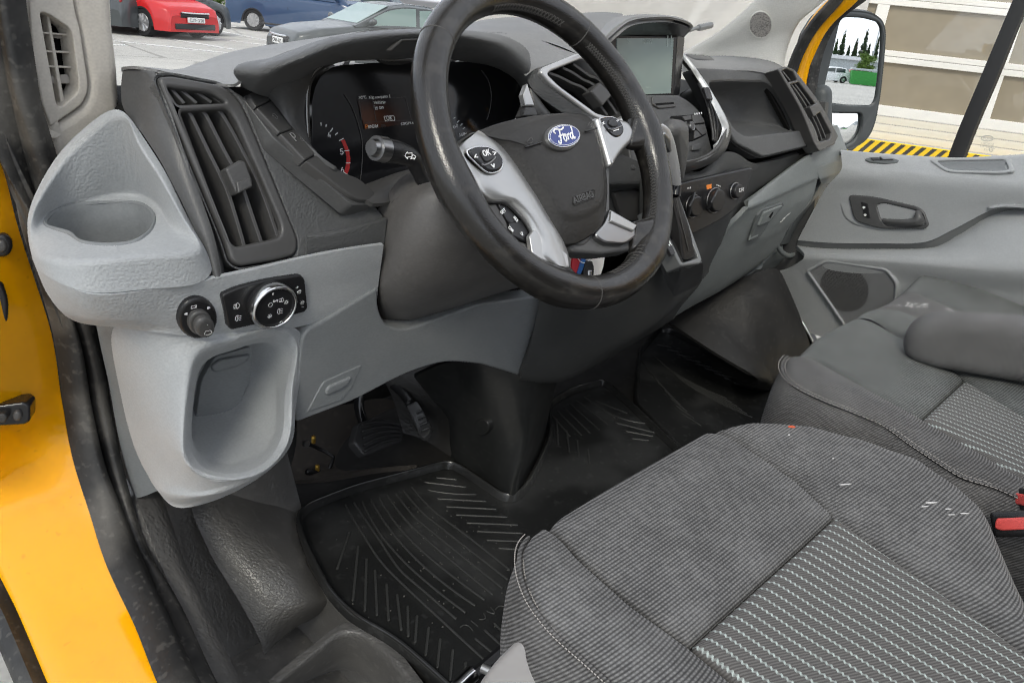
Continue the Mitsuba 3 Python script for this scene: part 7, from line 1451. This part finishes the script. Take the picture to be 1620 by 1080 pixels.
add(d_ + 'sill_tray_floor', loft([[TP.hit(1480,256,.0035), TP.hit(1530,255,.0035), TP.hit(1592,254,.0035)], [TP.hit(1492,262,.001), TP.hit(1540,261,.001), TP.hit(1590,260,.001)], [TP.hit(1500,271,.0035), TP.hit(1545,273,.0035), TP.hit(1600,272,.0035)]], 30, 12, .003), M('grey_smooth'), 50)
# window divider bar, panes
db = [(1606,-60,1545,-60), (1606,-10,1578,-10), (1589,70,1560,70), (1556,160,1526,160), (1531,228,1504,228), (1522,254,1494,254)]
L = PX((1618,-20,.94),(1583,66,.94),(1545,160,.94),(1510,238,.94),(1500,262,.94)); L = PX((1588,-60,.94),(1570,-12,.94),(1543,58,.94),(1520,150,.94),(1500,250,.94)) * 0 + L
Lp = [(1601,0),(1580,50),(1548,126),(1520,192),(1502,238),(1496,256)]; Rp = [(1630,0),(1610,48),(1581,120),(1551,190),(1530,242),(1524,258)]
Lp = [(1625,-60)] + Lp; Rp = [(1655,-60)] + Rp
add(d_ + 'window_divider', ribbon(PX(*[(a, b, .938) for a, b in Lp]), PX(*[(a, b, .938) for a, b in Rp]), ((0,-.008),(.08,.004),(.5,.006),(.92,.004),(1,-.008)), 40, .012), M('divider'), 40, label='black window divider bar')
mat('divider', two(pr((.018, .018, .018), .45)))
gp = Plane((.945, 0, .7), (-1, 0, 0), (0,-1,0))
mat('pane', {'type': 'thindielectric', 'int_ior': 1.5})
add(d_ + 'window_pane', {'v': 0} and trimesh.Trimesh(gp.at(np.array([[-.30,-.22],[.95,-.22],[.95,.62],[.2,.62]])), [[0,1,2],[0,2,3]], process=False), M('pane'), False)
GE = Plane((.9435, 0, .7), (-1, 0, 0), (0,-1,0))
mat('etch', two(pr((.42, .42, .38), .7)))
for a, b, s, z in (((1552,228),(1572,231),'LAMINATED',.0052), ((1550,233),(1574,236),'43R-001 582',.0052), ((1556,238),(1570,240),'AS2 M2',.0052)): add(d_ + 'glass_mark', text(GE, a, b, s, h=0, depth=.0003, size=z), M('etch'), False)
t40 = np.linspace(0, 2*np.pi, 40, endpoint=False)
add(d_ + 'glass_mark', tube(GE.at(GE.uv(np.stack([1562 + 9.5*np.cos(t40), 219 + 4.3*np.sin(t40)],1)), np.full(40,.0002)), .0010, 5, 40, closed=True, kind='l'), M('etch'), True)
add(d_ + 'glass_mark', text(GE, (1555,221), (1569,222), 'Ford', h=0, depth=.0003), M('etch'), False)
add(d_ + 'glass_mark', tube(GE.at(GE.uv(np.stack([1568 + 3*np.cos(t40[::2]), 237 + 3.4*np.sin(t40[::2])],1)), np.full(20,.0002)), .0007, 5, 20, closed=True, kind='l'), M('etch'), True)
# ---------------------------------------------------------------- wing mirror
tag('wing_mirror', 'large black wing mirror reflecting the car park', 'wing mirror')
mo_ = P(1345,100,1.10,'x'); mn = unit((-.53, -.85, .014)); MP = Plane(mo_, mn, np.cross([0,0,1], mn))
hp_ = [(1262,190),(1275,135),(1282,80),(1290,50),(1297,34),(1313,22.5),(1330,19.5),(1368,21),(1388,29),(1397,42),(1399,60),(1397,90),(1392,140),(1385,183),(1377,208),(1363,225),(1339,235),(1300,240),(1262,230)]
hq = curve(np.vstack([(q := MP.uv(hp_)), q[:1]]), 120)[:-1]
g1q = fillet(MP.uv([(1300,161),(1307,125),(1318,80),(1327,40),(1331,30),(1340,27.5),(1366,29),(1388,35),(1394,46),(1393.5,79),(1389,125),(1385,156),(1379,167),(1340,166)]), .012)
g2q = fillet(MP.uv([(1290,178),(1363,179),(1362.5,200),(1358,214),(1348,225),(1338,230),(1290,232)]), .012)
b3 = hq if area2(hq) > 0 else hq[::-1]; cB = b3.mean(0)
back = [MP.at(b3, np.full(len(b3), 0.0)), MP.at(inset(b3, -.004), np.full(len(b3), -.012)), MP.at(inset(b3, -.004), np.full(len(b3), -.04)), MP.at((b3 - cB) * .85 + cB, np.full(len(b3), -.09)), MP.at((b3 - cB) * .45 + cB, np.full(len(b3), -.12))]
add('wing_mirror__housing', grid_mesh(np.array(back), .004, cu=True, cap=True), M('mirror_black'), 50)
mat('mirror_black', two(bumped(pr((.055, .062, .064), .5, .5), g2, .0001)))
add('wing_mirror__face', slab(MP, b3, .012, .004, holes=[inset(q if area2(q) > 0 else q[::-1], -.001) for q in (g1q, g2q)], h=.004), M('mirror_black'), 40)
mat('mirror', two({'type': 'conductor', 'material': 'none', 'specular_reflectance': rgb(.9, .92, .92)}))
add('wing_mirror__main_glass', slab(MP, g1q, .003, 0, h=-.003), M('mirror'), False, label='upper main mirror glass')
# the small lower glass is bulged
def bulge(s, q): return .006 * (1 - (1 - s) ** 2)
add('wing_mirror__wide_angle_glass', pillow(MP, g2q, bulge, 24, h=-.006, depth=.004), M('mirror'), True, label='lower wide angle mirror glass')
add('wing_mirror__arm', hull([P(1290,150,1.04,'x'), P(1285,215,1.02,'x'), P(1300,150,.95,'x'), P(1300,215,.95,'x')], .025, 2), M('mirror_black'), 40)
